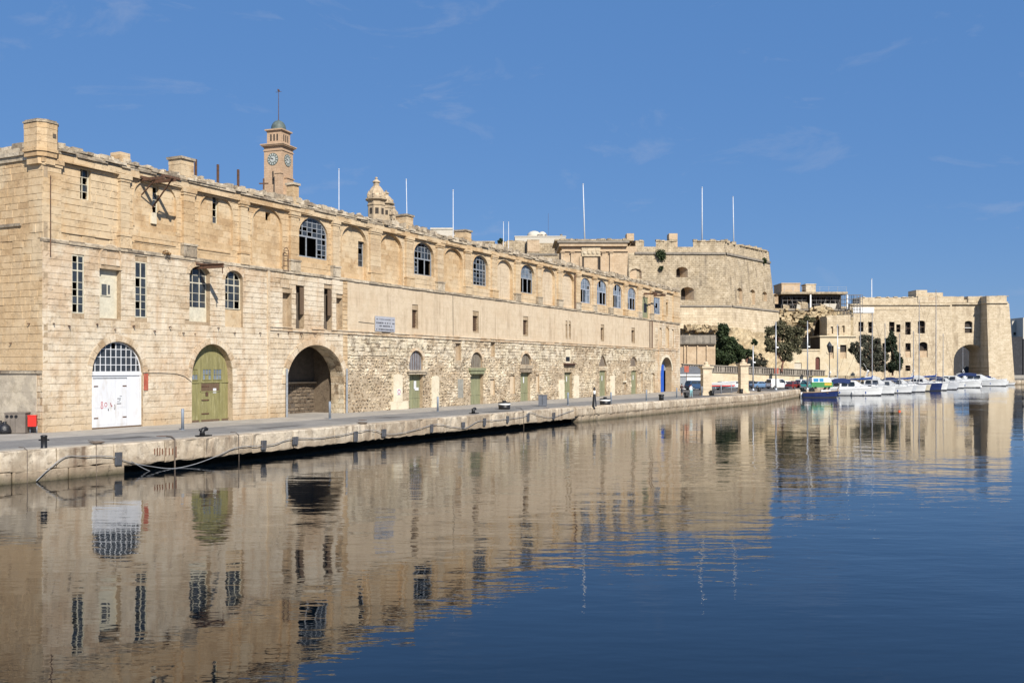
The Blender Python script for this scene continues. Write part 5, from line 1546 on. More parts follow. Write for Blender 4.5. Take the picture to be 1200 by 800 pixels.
# ---------------------------------------------------------------- white poles
def pole(x, yt, Y, zb, lab, r=.14, lean=0.):
    r *= .72
    z1 = PZ(yt,Y); p = (PX(x,Y),Y,zb)
    def f1(b): b.tube([(0,0,0),(lean*.5,0,(z1-zb)*.5),(lean,0,z1-zb)],[r*1.25,r,r*.7],8)
    def f2(b): b.lathe([(.02,-.05),(r*1.3,0),(r*1.3,.12),(.02,.2)],8,(lean,0,z1-zb))
    def f3(b): b.box(-.35,.35,-.35,.35,0,.25)
    top('flag_pole',[('mast',M_POLE,f1,True),('truck',M_POLE,f2,True),('footing',M_GREYCAP,f3,False)],p,lab,'pole','bare white poles above the roofs')
pole(397.2,199,160,17.4,'bare white pole behind the roof between the clock tower and the belfry',.11)
pole(478.5,211,165,17.4,'bare white pole leaning slightly beside a round chimney and the belfry',.11,lean=-.35)
pole(531,223.5,175,17.4,'bare white pole at the corner of the small white block',.12)
pole(590,260.5,245,17.4,'short white pole, first of the close pair',.13)
pole(596,260.5,245,17.4,'short white pole, second of the close pair',.13)
pole(685.5,216,235,34.3,'tall bare white pole above the fort gateway',.20,lean=-.45)
pole(822.8,220,232,33.5,'tall bare white pole over the embrasures of the bastion',.18)
pole(860,231,236,33.0,'tall bare white pole near the bastion corner',.17,lean=-.2)

# ---------------------------------------------------------------- church belfries
def belfry(x, ytop, ycorn, ywid, Y, lab, scale):
    e = empty('church_belfry', (PX(x,Y),Y,0), math.radians(12), lab, 'belfry')
    R = ywid*Y/FPX/2; zc = PZ(ycorn,Y); zt = PZ(ytop,Y); H = zt-zc
    o8 = math.pi/8
    b = MB(); b.lathe([(R,17.3),(R,zc)],8,ph=o8); d_=b.build('drum', M_TOWER2, e)
    b = MB(); b.lathe([(R*1.03,zc-R*.55),(R*1.08,zc-R*.5),(R*1.08,zc-R*.4),(R*1.02,zc-R*.38)],8,ph=o8); b.lathe([(R*1.05,zc-.05),(R*1.22,zc+R*.10),(R*1.30,zc+R*.14),(R*1.30,zc+R*.24),(R*1.15,zc+R*.28)],8,ph=o8); b.build('cornice', M_TOWER2, e)
    b = MB(); b.lathe([(R*1.08,zc+R*.28),(R*1.04,zc+H*.22),(R*.92,zc+H*.30),(R*.86,zc+H*.42),(R*.66,zc+H*.52),(R*.48,zc+H*.60),(R*.40,zc+H*.62)],8,ph=o8); b.build('cupola', M_TOWER2, e)
    b = MB(); b.lathe([(R*.36,zc+H*.61),(R*.34,zc+H*.76),(R*.46,zc+H*.77),(R*.46,zc+H*.80),(R*.28,zc+H*.86),(R*.10,zc+H*.91),(R*.16,zc+H*.95),(R*.16,zc+H*.98),(.04,zt)],8,ph=o8); b.build('lantern', M_TOWER2, e)
    for k in range(8):
        a = o8*2*k; c,s=math.cos(a),math.sin(a); rr=R*math.cos(o8)
        b = MB(); w_=R*.2
        M_=Matrix.Rotation(a,4,'Z'); b.M=M_; b.box(rr-.25,rr+.02,-w_,w_,zc-R*1.55,zc-R*.85); b.build('bell_opening', M_SHADOWIN, d_)
        b = MB(); b.M=Matrix.Rotation(a+o8,4,'Z'); b.lathe([(R*.16,0),(R*.12,H*.08),(R*.16,H*.12),(R*.09,H*.2),(.02,H*.26)],6,(R*.98,0,zc+H*.14)); b.build('urn', M_TOWER2, e)
M_TOWER2 = stone('grey_gold_church_stone', (.26,.20,.13), (.42,.33,.22), (.52,.43,.31), patch=(.22,.18,.13), patch_amt=.5, streak=(.16,.13,.10), streak_amt=.5, pit=.3, bump=.02, tonew=.2)
belfry(441,207.5,236,20.5,195,'larger octagonal stone belfry with lantern and urns behind the warehouse','a')
belfry(452.5,223,240.5,16,203,'smaller stone belfry half hidden behind the larger one','b')
belfry(461.5,240.5,253,9.5,190,'lowest stone turret beside the belfries','c')

# ---------------------------------------------------------------- blocks of houses showing over the roof
def block(name, x0,x1,yt,Y,depth,zb,mat,lab,cat='building',para=True,rz=0.):
    X_0,X_1=PX(x0,Y),PX(x1,Y); z1=PZ(yt,Y)
    e=empty(name,((X_0+X_1)/2,Y,zb),rz,lab,cat); w=(X_1-X_0)/2
    b=MB(); b.box(-w,w,0,depth,0,z1-zb-.3); b.build('wall',mat,e)
    b=MB(); b.box(-w-.12,w+.12,-.12,depth+.12,z1-zb-.3,z1-zb); b.build('roof_slab',mat,e)
    return e,w,z1-zb
block('white_house',505,530.5,267,185,6,17.4,M_WHITEBLDG,'small plain white rooftop block behind the parapet with a pole at its corner')
block('stone_house',531,541.5,275.5,188,6,17.4,M_FORT2,'low sandy block next to the small white rooftop block')
e,w,h=block('stone_house',556,579,282.5,215,8,17.4,M_FORT,'weathered stone block left of the paired white poles')
e,w,h=block('flat_roofed_house',603.5,663,276.5,262,9,17.4,M_WHITEBLDG,'long low cream house with domes on its flat roof')
b=MB(); b.lathe([(1.9,0),(1.9,.7),(1.7,1.2),(1.1,1.7),(.3,1.9)],14,(-w+5.2,4,h-.02)); b.build('white_dome',M_WHITEBLDG,e,smooth=True)
b=MB(); b.lathe([(1.2,0),(1.2,.7),(1.0,1.3),(.4,1.7)],14,(-w+7.4,4,h-.02)); b.build('white_dome',M_WHITEBLDG,e,smooth=True)
b=MB(); b.box(-w+3.4,-w+8.6,2.2,5.8,h-.01,h+.35); b.build('dome_base',M_FORT2,e)
for k in (2.0,9.5,11.5,13):
    b=MB(); b.lathe([(.35,0),(.35,.7),(.1,.75)],8,(w-k*.55,2,h)); b.build('roof_tank',M_GREYCAP,e)
b=MB(); b.tube([(-w+9,3,h),(-w+9,3,h+6.5)],.03,5); b.build('aerial',M_IRON,e)

# ---------------------------------------------------------------- old wall left of the gate
Yw=246.0
fw=empty('rampart_wall',(0,0,0),0,'weathered grey-gold rampart wall between the paired poles and the fort gate','wall')
b=MB()
b.box(PX(583,Yw),PX(618,Yw),Yw,Yw+6,QZ,PZ(283,Yw),.5); b.box(PX(617.5,Yw),PX(632,Yw),Yw-1.2,Yw+6,QZ,PZ(281.5,Yw),.6); b.build('wall',M_FORT,fw)
b=MB(); b.box(PX(618,Yw),PX(632,Yw)+.0,Yw-1.35,Yw-1.2,PZ(296,Yw),PZ(282.5,Yw)); b.build('dressed_panel',M_ORANGE,fw)
b=MB(); b.box(PX(631.8,Yw),PX(660,Yw),Yw+2.2,Yw+7,QZ,PZ(283.5,Yw),.4); b.build('wall',M_FORT,fw)
b=MB(); b.box(PX(583,Yw),PX(653,Yw),Yw-2.6,Yw-1.4,QZ,PZ(300.5,Yw),.6); b.build('lower_wall',M_FORT,fw)
b=MB(); b.box(PX(583,Yw),PX(653,Yw),Yw-2.8,Yw-1.35,PZ(300.5,Yw),PZ(298.5,Yw),.3); b.build('coping',M_GREYCAP,fw)
# ---------------------------------------------------------------- fort gateway
Yg=221.0
gt=empty('fort_gateway',(0,0,0),0,'orange dressed-stone fort gateway with pilasters, carved panel and deep cornice','gateway')
g_=lambda x:PX(x,Yg)
zT,zE,zA = PZ(281,Yg),PZ(288.5,Yg),PZ(297,Yg)
b=MB(); b.box(g_(658.5),g_(746),Yg,Yg+14,QZ,zE,.5); b.build('wall',M_ORANGE,gt)
b=MB(); b.box(g_(653),g_(737),Yg-1.0,Yg+14,PZ(285,Yg),zT-.25,.4); b.build('cornice',M_GREYCAP,gt)
b=MB(); b.box(g_(655),g_(735),Yg-.7,Yg+14,zE-.05,PZ(285,Yg)+.0,.5); b.box(g_(657),g_(736),Yg-.35,Yg,PZ(294.8,Yg),PZ(293.8,Yg),.4); b.build('entablature',M_ORANGE,gt)
b=MB(); b.box(g_(650),g_(742),Yg-.5,Yg+14,zT-.25,zT+.1,.3); b.build('attic',M_FORT,gt)
for (xa,xb) in ((657.5,661),(669,672.5),(705.5,709),(714.5,717.8)):
    b=MB(); b.box(g_(xa),g_(xb),Yg-.35,Yg,QZ+10,PZ(296.5,Yg)); pl_=b.build('pilaster',M_ORANGE,gt)
    b=MB(); b.box(g_(xa)-.15,g_(xb)+.15,Yg-.55,Yg,PZ(296.5,Yg),zA+.3); b.build('capital',M_ORANGE,pl_)
b=MB(); b.box(g_(681.5),g_(703.5),Yg-.30,Yg,PZ(300.5,Yg),PZ(289.5,Yg)); pn=b.build('carved_panel',M_FORT2,gt)
for k in range(4):
    b=MB(); c=g_(684.8+k*5.2); z=PZ(295,Yg)
    for (r0,o_) in ((.44,-.40),(.28,-.50)):
        for i in range(10):
            a0,a1=2*math.pi*i/10,2*math.pi*(i+1)/10
            b.prism([(c,z),(c+r0*math.cos(a0),z+r0*1.5*math.sin(a0)),(c+r0*math.cos(a1),z+r0*1.5*math.sin(a1))],Yg+o_,Yg-.2,rng.random())
    b.build('medallion',M_FORT2,pn)
for x in (683.2,701.5):
    b=MB(); b.box(g_(x)-.22,g_(x)+.22,Yg-.02,Yg+.5,QZ+10,PZ(301.5,Yg)); b.build('slot',M_SHADOWIN,gt)
b=MB(); b.box(g_(703.5),g_(706),Yg-.5,Yg+.1,QZ+10,PZ(300.5,Yg)); b.box(g_(679),g_(682),Yg-.25,Yg+.1,QZ+10,PZ(300.5,Yg)); b.build('jamb',M_ORANGE,gt)

# ---------------------------------------------------------------- the bastion
bs=empty('bastion',(0,0,0),0,'massive battered limestone bastion with gun embrasures and casemate windows','bastion')
P1=Vector((PX(744,221),221.0)); P2=Vector((PX(850,222),222.0)); P3=Vector((PX(902,241),241.0)); P4=P3+Vector((-14,34)); P0=P1+Vector((0,26))
zTop=PZ(297,222)     # cordon level
zFoot=5.0
batter=.105
def outn(a,c): t_=(c-a).normalized(); return Vector((t_.y,-t_.x))
nL,nR=outn(P1,P2),outn(P2,P3)
def ringp(z):
    d_=(zTop-z)*batter
    # intersect offset faces
    def inter(p,n1,q,n2,d1,d2):
        det=n1.x*n2.y-n1.y*n2.x; k1=p.dot(n1)+d1; k2=q.dot(n2)+d2
        return Vector(((k1*n2.y-k2*n1.y)/det,(n1.x*k2-n2.x*k1)/det))
    nB=outn(P3,P4)
    A=P1+nL*d_; C=inter(P1,nL,P2,nR,d_,d_); D=inter(P2,nR,P3,nB,d_,d_*.8)
    return [A,C,D,P4+nB*d_*.8]
def face_pt(x,y,left=True):           # pixel -> point on the battered face (2 passes)
    Y=222.0
    for _ in range(12):
        p=at(x,y,Y); d_=(zTop-p.z)*batter
        n_,q=(nL,P1) if left else (nR,P2)
        u=(x-CXP)/FPX
        k=q.dot(n_)+d_
        Y=k/(u*n_.x+n_.y)
    return at(x,y,Y)
# faces with casemate openings: work in face coordinates (along, z) then push out by the batter
def batter_face(A,C,n_,zlo,zhi,holes,name,mat,name_i):
    t_=(C-A).normalized(); L=(C-A).length
    b=MB()
    V=[]
    def P(a,z,o=0): 
        q=A+t_*a+n_*((zTop-z)*batter-o); return (q.x,q.y,z)
    mbx=MB()
    def ex(z): return (zTop-z)*batter
    qa,qb=ringp(zlo),ringp(zhi); i_=0 if name_i==0 else 1
    outer=[((qa[i_]-A).dot(t_)-(1.5 if i_==0 else 0),zlo),((qa[i_+1]-A).dot(t_),zlo),((qb[i_+1]-A).dot(t_),zhi),((qb[i_]-A).dot(t_)-(1.5 if i_==0 else 0),zhi)]
    Vv,E_=[],[]
    for PP in [outer]+[h[0] for h in holes]:
        i0=len(Vv); Vv+=[Vector(q) for q in PP]; E_+=[(i0+i,i0+(i+1)%len(PP)) for i in range(len(PP))]
    vs,es,fcs,_,_,_=delaunay_2d_cdt(Vv,E_,[],0,1e-5)
    for f in fcs:
        c=sum((vs[i] for i in f),Vector((0,0)))/len(f)
        if not inside(c,outer) or any(inside(c,h[0]) for h in holes): continue
        b.face([P(vs[i].x,vs[i].y) for i in f],.5)
    ob=b.build(name,mat,bs)
    for (Q,dep) in holes:
        b=MB()
        for i in range(len(Q)):
            a,c=Q[i],Q[(i+1)%len(Q)]
            a_m=min(q[0] for q in Q); sp_=.5 if dep>.8 else 1.
            I=lambda q:(a_m+(q[0]-a_m)*sp_,q[1])
            b.face([P(*a),P(*I(a),dep),P(*I(c),dep),P(*c)],.6)
        b.build('embrasure_reveal',M_ORANGE,ob)
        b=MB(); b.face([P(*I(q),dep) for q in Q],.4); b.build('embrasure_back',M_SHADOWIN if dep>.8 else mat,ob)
    return P
zLed=PZ(358,217)
def fhole(x0,y0,x1,y1,rise_y,left,dep):
    A,C,n_=(P1,P2,nL) if left else (P2,P3,nR)
    t_=(C-A).normalized()
    q=[face_pt(x,y,left) for (x,y) in ((x0,y1),(x1,y1),(x1,rise_y),((x0*.15+x1*.85),y0+(rise_y-y0)*.35),((x0+x1)/2,y0),((x0*.85+x1*.15),y0+(rise_y-y0)*.35),(x0,rise_y))]
    return ([((p.xy-A).dot(t_),p.z) for p in q],dep)
hl=[fhole(738.5,314.5,752,326.5,318,True,2.2),fhole(792.5,312.5,806,325,316,True,2.2),fhole(798,336,813.5,351.5,340,True,2.4)]
batter_face(P1,P2,nL,zLed,zTop,hl,'scarp_face',M_FORT,0)
hr=[fhole(863.5,337,870,356,341,False,.7),fhole(878.5,339,885,357,343,False,.7),fhole(893,341.5,899,353,345,False,.7),fhole(906.5,344,912,356,347,False,.7)]
batter_face(P2,P3,nR,zLed,zTop,hr,'scarp_face',M_FORT,1)
Rl,Rf,Rt=ringp(zLed),ringp(zFoot),ringp(zTop)
b=MB()       # lower stage stands forward a little
lo=[p+(nL if i<1 else (nL+nR)*.6 if i==1 else nR)*.8 for i,p in enumerate(Rl)]; lf=[p+(nL if i<1 else (nL+nR)*.6 if i==1 else nR)*.8 for i,p in enumerate(Rf)]
for i in range(3):
    b.face([(*lf[i],zFoot),(*lf[i+1],zFoot),(*lo[i+1],zLed),(*lo[i],zLed)],.5); b.face([(*lo[i],zLed),(*lo[i+1],zLed),(*Rl[i+1],zLed+.15),(*Rl[i],zLed+.15)],.3)
b.build('lower_scarp',M_FORT2,bs)
b=MB()
strip0=[p+(nL if i<1 else (nL+nR)*.6 if i==1 else nR)*.8 for i,p in enumerate(Rl)]
b=MB(); b.face([(*Rl[2],zLed),(*Rl[3],zLed),(*Rt[3],zTop),(*Rt[2],zTop)],.5); b.build('flank_face',M_FORT,bs)
# cordon moulding and parapet
zPar=PZ(281.5,222)
def strip(b,pts,z0,z1,o0,o1,depth=2.,tone=.5):
    for i in range(len(pts)-1):
        n_=outn(pts[i],pts[i+1]); a,c=pts[i],pts[i+1]
        q=[a+n_*o0,c+n_*o0]; q2=[a+n_*o1,c+n_*o1]; bk=[a-n_*depth,c-n_*depth]
        b.face([(*q[0],z0),(*q[1],z0),(*q2[1],z1),(*q2[0],z1)],tone); b.face([(*q2[0],z1),(*q2[1],z1),(*bk[1],z1),(*bk[0],z1)],tone); b.face([(*q[0],z0),(*q[1],z0),(*bk[1],z0),(*bk[0],z0)],tone)
b=MB(); strip(b,Rt,zTop-.25,zTop+.2,.35,.35); b.build('cordon',M_GREYCAP,bs)
b=MB(); strip(b,strip0[:3],zLed-.1,zLed+.22,.28,.2,depth=1.2); b.build('lower_cordon',M_GREYCAP,bs)
# merlons along the left face with sloping embrasure cheeks
t_=(P2-P1).normalized(); L=(P2-P1).length
zS=PZ(289.5,222)
b=MB(); strip(b,Rt[:2],zTop+.2,zS,.0,-.15,depth=5.); b.build('parapet',M_FORT,bs)
t_bl=t_
def lxa(x): return ((Vector((PX(x,222),222.0))-P1).dot(t_))
for (xa,xb) in ((744,754),(768,791),(812,850)):
    a,c=lxa(xa),lxa(xb); b=MB()
    A0,A1=P1+t_*a,P1+t_*c
    fl=1.1
    q=[A0-nL*.15,A1-nL*.15,A1-t_*(fl if xb<850 else 0)-nL*5,A0+t_*(fl if xa>744 else 0)-nL*5]
    top_=[zPar-.15,zPar-.15,zPar+.35,zPar+.35]
    b.faces([(*q[i],zS-.05) for i in range(4)]+[(*q[i],top_[i]) for i in range(4)],[(4,5,6,7),(0,1,5,4),(1,2,6,5),(2,3,7,6),(3,0,4,7)],.5)
    b.build('merlon',M_FORT,bs)
b=MB(); strip(b,Rt[1:],zTop+.2,zPar-.3,.0,-.25,depth=4.5); b.build('parapet',M_FORT,bs)
for (xa,xb) in ((734.5,743),(784,794)):
    b=MB(); X_0,X_1=PX(xa,226),PX(xb,226); b.box(X_0,X_1,226,229,zS-2,PZ(273.5,226)); b.build('sentry_block',M_ORANGE,bs)
b=MB()
g=random.Random(9)
for k in range(26):
    f=g.random(); p=P2+(P3-P2)*f-nR*g.uniform(.5,3); b.rock(p.x-.5,p.x+.5,p.y-.4,p.y+.4,zPar-.35,zPar-.1+g.uniform(0,.35),.2,g)
tag(b.build('broken_coping',M_GREYCAP,bs),kind='stuff')
b=MB()
b.box(Rl[0].x-8,Rl[0].x+1,Rl[0].y+1.4,Rl[0].y+9,QZ,zTop-1,.5); b.build('side_wall',M_FORT,bs)

# chipped stones along every skyline edge
b=MB(); g=random.Random(19)
def chips(p,q,z,n_,amp):
    L=(q-p).length; t_=(q-p)/L; s=0
    while s<L:
        l=g.uniform(.4,1.1); c=p+t_*(s+l/2); hh=g.uniform(.0,amp) if g.random()<.7 else 0
        if hh>.03: b.rock(c.x-l/2,c.x+l/2,c.y-.05+g.uniform(0,.1),c.y+.9,z-.2,z+hh,.12,g)
        s+=l
for (xa,xb) in ((744,754),(768,791),(812,850)): chips(P1+t_bl*lxa(xa),P1+t_bl*lxa(xb),zPar-.15,nL,.4)
chips(P2,P3,zPar-.3,nR,.55)
chips(Vector((g_(653),Yg-.9)),Vector((g_(737),Yg-.9)),zT+.02,nL,.25)
chips(Vector((PX(583,Yw),Yw)),Vector((PX(618,Yw),Yw)),PZ(283,Yw),nL,.5)
tag(b.build('chipped_stones',M_FORT,bs),kind='stuff')
# ---------------------------------------------------------------- terraces under the bastion
tw=empty('terrace_wall',(0,0,0),0,'rough yellow rock face and terrace wall below the bastion','wall')
b=MB(); g=random.Random(4)
# rough rock apron: lumpy grid
nx,nz=44,12
grid=[]
for i in range(nx+1):
    x=800+(925-800)*i/nx
    row=[]
    for k in range(nz+1):
        y=434-(434-(385+1.5*math.sin(i*.5)+(6 if x>880 else 0)))*k/nz
        Y=211-0.0+k*.18+(x-800)*.09+g.uniform(-.25,.25)
        row.append(at(x,y,Y))
    grid.append(row)
for i in range(nx):
    for k in range(nz):
        b.face([grid[i][k],grid[i+1][k],grid[i+1][k+1],grid[i][k+1]],g.random())
for i in range(nx): b.face([grid[i][nz],grid[i+1][nz],grid[i+1][nz]+Vector((0,6,.4)),grid[i][nz]+Vector((0,6,.4))],.3)
b.build('rock_face',M_YROCK,tw)
Yq=206.0
b=MB(); b.box(PX(792,Yq),PX(839,Yq),Yq,Yq+2,PZ(403,Yq),PZ(392.5,Yq),.4)
for k in range(22): b.rock(PX(800+k*1.75,Yq)+.02,PX(801.7+k*1.75,Yq),Yq-.08,Yq+.2,PZ(402,Yq),PZ(393.5,Yq),.01,g)
b.build('grey_parapet',M_GREYCAP,tw)
b=MB(); b.box(PX(792,Yq),PX(839,Yq),Yq+.6,Yq+4,QZ,PZ(403,Yq),.5)
for x in (802.5,806,818,829): b.box(PX(x,Yq)-.12,PX(x,Yq)+.12,Yq+.35,Yq+.65,QZ,PZ(404,Yq),.7)
b.build('orange_wall',M_ORANGE,tw)
g=random.Random(6); b=MB()
for k in range(60):
    x=g.uniform(803,858); y=383+g.uniform(-2,4)+(2 if x>840 else 0); p=at(x,y,212+(x-800)*.07)
    b.rock(p.x-.3,p.x+.3,p.y-.6,p.y+.6,p.z-.5,p.z+.2,.3,g)
tag(b.build('fallen_rubble',M_YROCK,tw),kind='stuff')

# garden wall with pierced balustrade behind the car park
gw=empty('garden_wall',(0,0,0),0,'cream retaining wall with pierced stone balustrade behind the parked cars','wall')
A=Vector((PX(800,198),198.0)); C=Vector((PX(968,216),216.0)); t_=(C-A).normalized(); n_=Vector((t_.y,-t_.x)); L=(C-A).length
M_CREAMW=stone('cream_rendered_wall',(.44,.37,.25),(.55,.47,.33),(.60,.52,.38),patch=(.50,.40,.25),patch_amt=.5,streak=(.34,.27,.18),streak_amt=.5,pit=.2,bump=.01,tonew=.1)
def WP(a,o,z): q=A+t_*a+n_*o; return (q.x,q.y,z)
def wb(b,a0,a1,o0,o1,z0a,z1a,z0b=None,z1b=None,tone=.5):
    z0b=z0a if z0b is None else z0b; z1b=z1a if z1b is None else z1b
    b.faces([WP(a0,o1,z0a),WP(a1,o1,z0b),WP(a1,o0,z0b),WP(a0,o0,z0a),WP(a0,o1,z1a),WP(a1,o1,z1b),WP(a1,o0,z1b),WP(a0,o0,z1a)],[(3,2,1,0),(4,5,6,7),(0,1,5,4),(1,2,6,5),(2,3,7,6),(3,0,4,7)],tone)
zt=lambda a: 6.45-1.35*a/L
b=MB(); wb(b,0,L,-.6,0,QZ-.2,zt(0)-1.5,QZ-.2,zt(L)-1.5); b.build('wall',M_CREAMW,gw)
b=MB(); wb(b,0,L,-.8,.22,zt(0)-1.5,zt(0)-1.32,zt(L)-1.5,zt(L)-1.32); wb(b,0,L,-.6,.12,zt(0)-.18,zt(0),zt(L)-.18,zt(L)); b.build('balustrade_rail',M_GREYCAP,gw)
n=int(L/.62)
for k in range(n):
    a=k*L/n; w_=.62 if k%8==0 else .40
    b=MB(); wb(b,a,a+w_,-.35,-.05,zt(a)-1.34,zt(a)-.16,zt(a+w_)-1.34,zt(a+w_)-.16); b.build('baluster',M_GREYCAP,gw)
b=MB(); wb(b,0,L+14,-14,-.7,QZ,zt(0)-1.6,QZ,zt(L)-1.4); b.build('planted_terrace',M_HILL,gw)

# gate pillars
def pillar(x,y,w,ytop,lab,h_):
    p=gp(x,y); e=empty('gate_pillar',p,.12,lab,'pillar'); k=p.y/FPX
    W_=w*k/2; H=(y-ytop)*k
    b=MB(); z=.0; g=random.Random(int(x)); b.box(-W_-.12,W_+.12,-W_-.12,W_+.12,0,.35); b.build('plinth',M_CREAM2,e)
    b=MB(); z=.35
    while z<H*.78:
        hh_=min(.55,H*.78-z); q=g.uniform(0,.012); b.box(-W_+q,W_-q,-W_+q,W_-q,z+.008,z+hh_-.008,g.random()); z+=hh_
    b.build('shaft',M_CREAM2,e)
    b=MB(); b.box(-W_-.08,W_+.08,-W_-.08,W_+.08,H*.78,H*.81); b.box(-W_-.22,W_+.22,-W_-.22,W_+.22,H*.81,H*.86); b.build('cap',M_CREAM2,e)
    b=MB(); b.lathe([(W_*.95,H*.86),(W_*.8,H*.90),(W_*.35,H*.915),(W_*.5,H*.935),(W_*.52,H*.955),(W_*.3,H*.985),(.03,H)],14); b.build('ball_finial',M_CREAM2,e,smooth=True)
M_CREAM2=stone('pillar_limestone',(.42,.33,.22),(.54,.45,.32),(.60,.52,.38),patch=(.48,.38,.25),patch_amt=.4,streak=(.3,.24,.17),streak_amt=.4,pit=.25,bump=.012,tonew=.4)
pillar(827.5,463,10.5,423.5,'square limestone gate pillar with ball finial nearest the warehouse corner',0)
pillar(871,460.5,9.5,420.5,'square limestone gate pillar with ball finial beside the loose-crowned tree lamp pole',0)

# white kiosk with a dark roof behind the first pillar
Yk=188.0
kk=empty('white_kiosk',(PX(806,Yk),Yk,QZ),0,'white kiosk with dark pitched roof between the warehouse end and the gate pillar','kiosk')
b=MB(); b.box(-2.4,2.6,0,4,0,2.6); b.build('wall',M_WHT,kk)
b=MB(); b.prism([(-2.8,2.9),(2.4,2.9),(3.2,3.3),(1.6,4.4),(-2.8,4.0)],-.35,4.3); b.build('roof',M_CAB,kk)
b=MB(); b.box(-2.8,3.1,-.3,4.2,2.55,2.95); b.build('fascia',M_WHT,kk)
b=MB(); b.box(-2.4,-.2,-.03,.02,.2,2.3); b.build('shutter',M_WOODGREY,kk)
for (x,y,Y,lab) in ((804.5,432,182,'small red box sign above the kiosk roof by the warehouse'),(909.8,433.5,207,'small red box sign on the balustrade below the loose tree')):
    p=at(x,y+4,Y)
    def f1(b): b.box(-.42,.42,-.12,.12,0,1.1)
    def f2(b): b.bar((0,0,-(p.z-QZ) if Y<200 else -.6),(0,0,.02),.1)
    def f3(b): b.box(-.46,.46,-.15,.15,1.1,1.16)
    top('red_box',[('panel',M_SIGNRED,f1,False),('post',M_IRON,f2,False),('cover',M_SIGNRED,f3,False)],p,lab,'sign')

# ---------------------------------------------------------------- cavern, scaffold deck, low house left of the far fort
Yr=262.0
rb=empty('ruined_casemate',(0,0,0),0,'rubble slope with a dark broken vault under a scaffolded concrete deck','ruin')
g=random.Random(8)
X_=lambda x,Y=Yr:PX(x,Y)
Z_=lambda y,Y=Yr:PZ(y,Y)
cav=outline(X_(953.5),X_(977),Z_(399),Z_(393),Z_(369.5)-Z_(393),'round',12)
b=MB(); wall_with_holes(b,[(X_(900),QZ),(X_(1000),QZ),(X_(1000),Z_(363)),(X_(900),Z_(361))],[(cav,7.)],-Yr,.5); b.build('rubble_wall',M_YROCK,rb)
b=MB(); b.box(X_(950),X_(980),Yr+6.5,Yr+7,QZ,Z_(365)); b.build('cavern_back',M_SHADOWIN,rb)
c_=(X_(953.5)+X_(977))/2; a_=(X_(977)-X_(953.5))/2
for k in range(11):
    b=MB(); a0,a1=math.pi*k/11+.01,math.pi*(k+1)/11-.01; r_=Z_(369.5)-Z_(393)
    b.prism([(c_+a_*math.cos(a0),Z_(393)+r_*math.sin(a0)),(c_+a_*math.cos(a1),Z_(393)+r_*math.sin(a1)),(c_+(a_+.6)*math.cos(a1),Z_(393)+(r_+.6)*math.sin(a1)),(c_+(a_+.6)*math.cos(a0),Z_(393)+(r_+.6)*math.sin(a0))],Yr-.2,Yr+.4,g.random()); b.build('voussoir',M_FORT2,rb)
b=MB()
for k in range(220):
    x=g.uniform(912,975); y=g.uniform(361,373)+(g.uniform(0,22) if x<950 else 0); p=at(x,y,Yr-g.uniform(.0,1.6))
    s_=g.uniform(.3,.8); b.rock(p.x-s_,p.x+s_,p.y-s_,p.y+s_,p.z-s_*.6,p.z+s_*.6,.25,g)
tag(b.build('loose_rubble',M_YROCK,rb),kind='stuff')
b=MB(); b.box(X_(914),X_(992),Yr-1,Yr+14,Z_(344.6),Z_(342.2),.6); b.build('concrete_deck',M_FORT,rb)
b=MB(); b.box(X_(914),X_(992),Yr+4,Yr+5,QZ,Z_(345)); b.build('deck_back_wall',M_SHADOWIN,rb)
b=MB(); b.box(X_(915),X_(991),Yr-.3,Yr+9,Z_(364),Z_(362)); b.build('deck_floor',M_GREYCAP,rb)
for x in (949,992):
    b=MB(); b.bar((X_(x),Yr-.6,Z_(362)),(X_(x),Yr-.6,Z_(345.5)),.35); b.build('column',M_WHT,rb)
M_SCAF=paint('dull_scaffold_tube',(.15,.145,.14),.6,.4,metal=.3,dirt=(.16,.08,.04),dirt_amt=.5)
sc=empty('scaffold',(0,0,0),0,'grey tube scaffold standing under the concrete deck beside the far fort','scaffold')
def lift(b,xa,xb,ya,yb,nx,ny,Ys):
    for Yy in (Ys,Ys+1.4):
        for i in range(nx+1):
            x=X_(xa+(xb-xa)*i/nx); b.bar((x,Yy,Z_(yb)),(x,Yy,Z_(ya)),.10)
        for k in range(ny+1):
            z=Z_(ya+(yb-ya)*k/ny); b.bar((X_(xa),Yy,z),(X_(xb),Yy,z),.09)
for (nm,ar) in (('scaffold_bay',(918,946,347,361,5,3)),('scaffold_bay',(952,985,347,361,6,3)),('scaffold_tower',(985,997,346,372,3,5)),('scaffold_tower',(997,1008,346,367,3,5))):
    b=MB(); lift(b,*ar,Yr-1.8 if nm=='scaffold_tower' else Yr+.6); b.build(nm,M_SCAF,sc)
b=MB()
for i in range(8): b.bar((X_(918+i*10.4),Yr-.8,Z_(342)),(X_(918+i*10.4),Yr-.8,Z_(336)),.07)
for y in (336.5,339): b.bar((X_(918),Yr-.8,Z_(y)),(X_(991),Yr-.8,Z_(y)),.05)
b.build('guard_rail',M_GALV,sc)
gs=random.Random(77)
for k in range(30):
    b=MB(); x=gs.uniform(919,990); w_=gs.uniform(3,9)*gs.choice((-1,1)); yy=Yr+gs.uniform(.4,4); b.bar((X_(x),yy,Z_(361.5)),(X_(x+w_),yy,Z_(347)),.09); b.build('brace',M_SCAF,sc)
for k in range(9):
    b=MB(); x=gs.uniform(919,980); w_=gs.uniform(3,8); z=Z_(gs.choice((351.5,356,361.5))); b.box(X_(x),X_(x+w_),Yr+.5,Yr+2.1,z,z+.09); b.build('scaffold_plank',M_BROWNWOOD,sc)
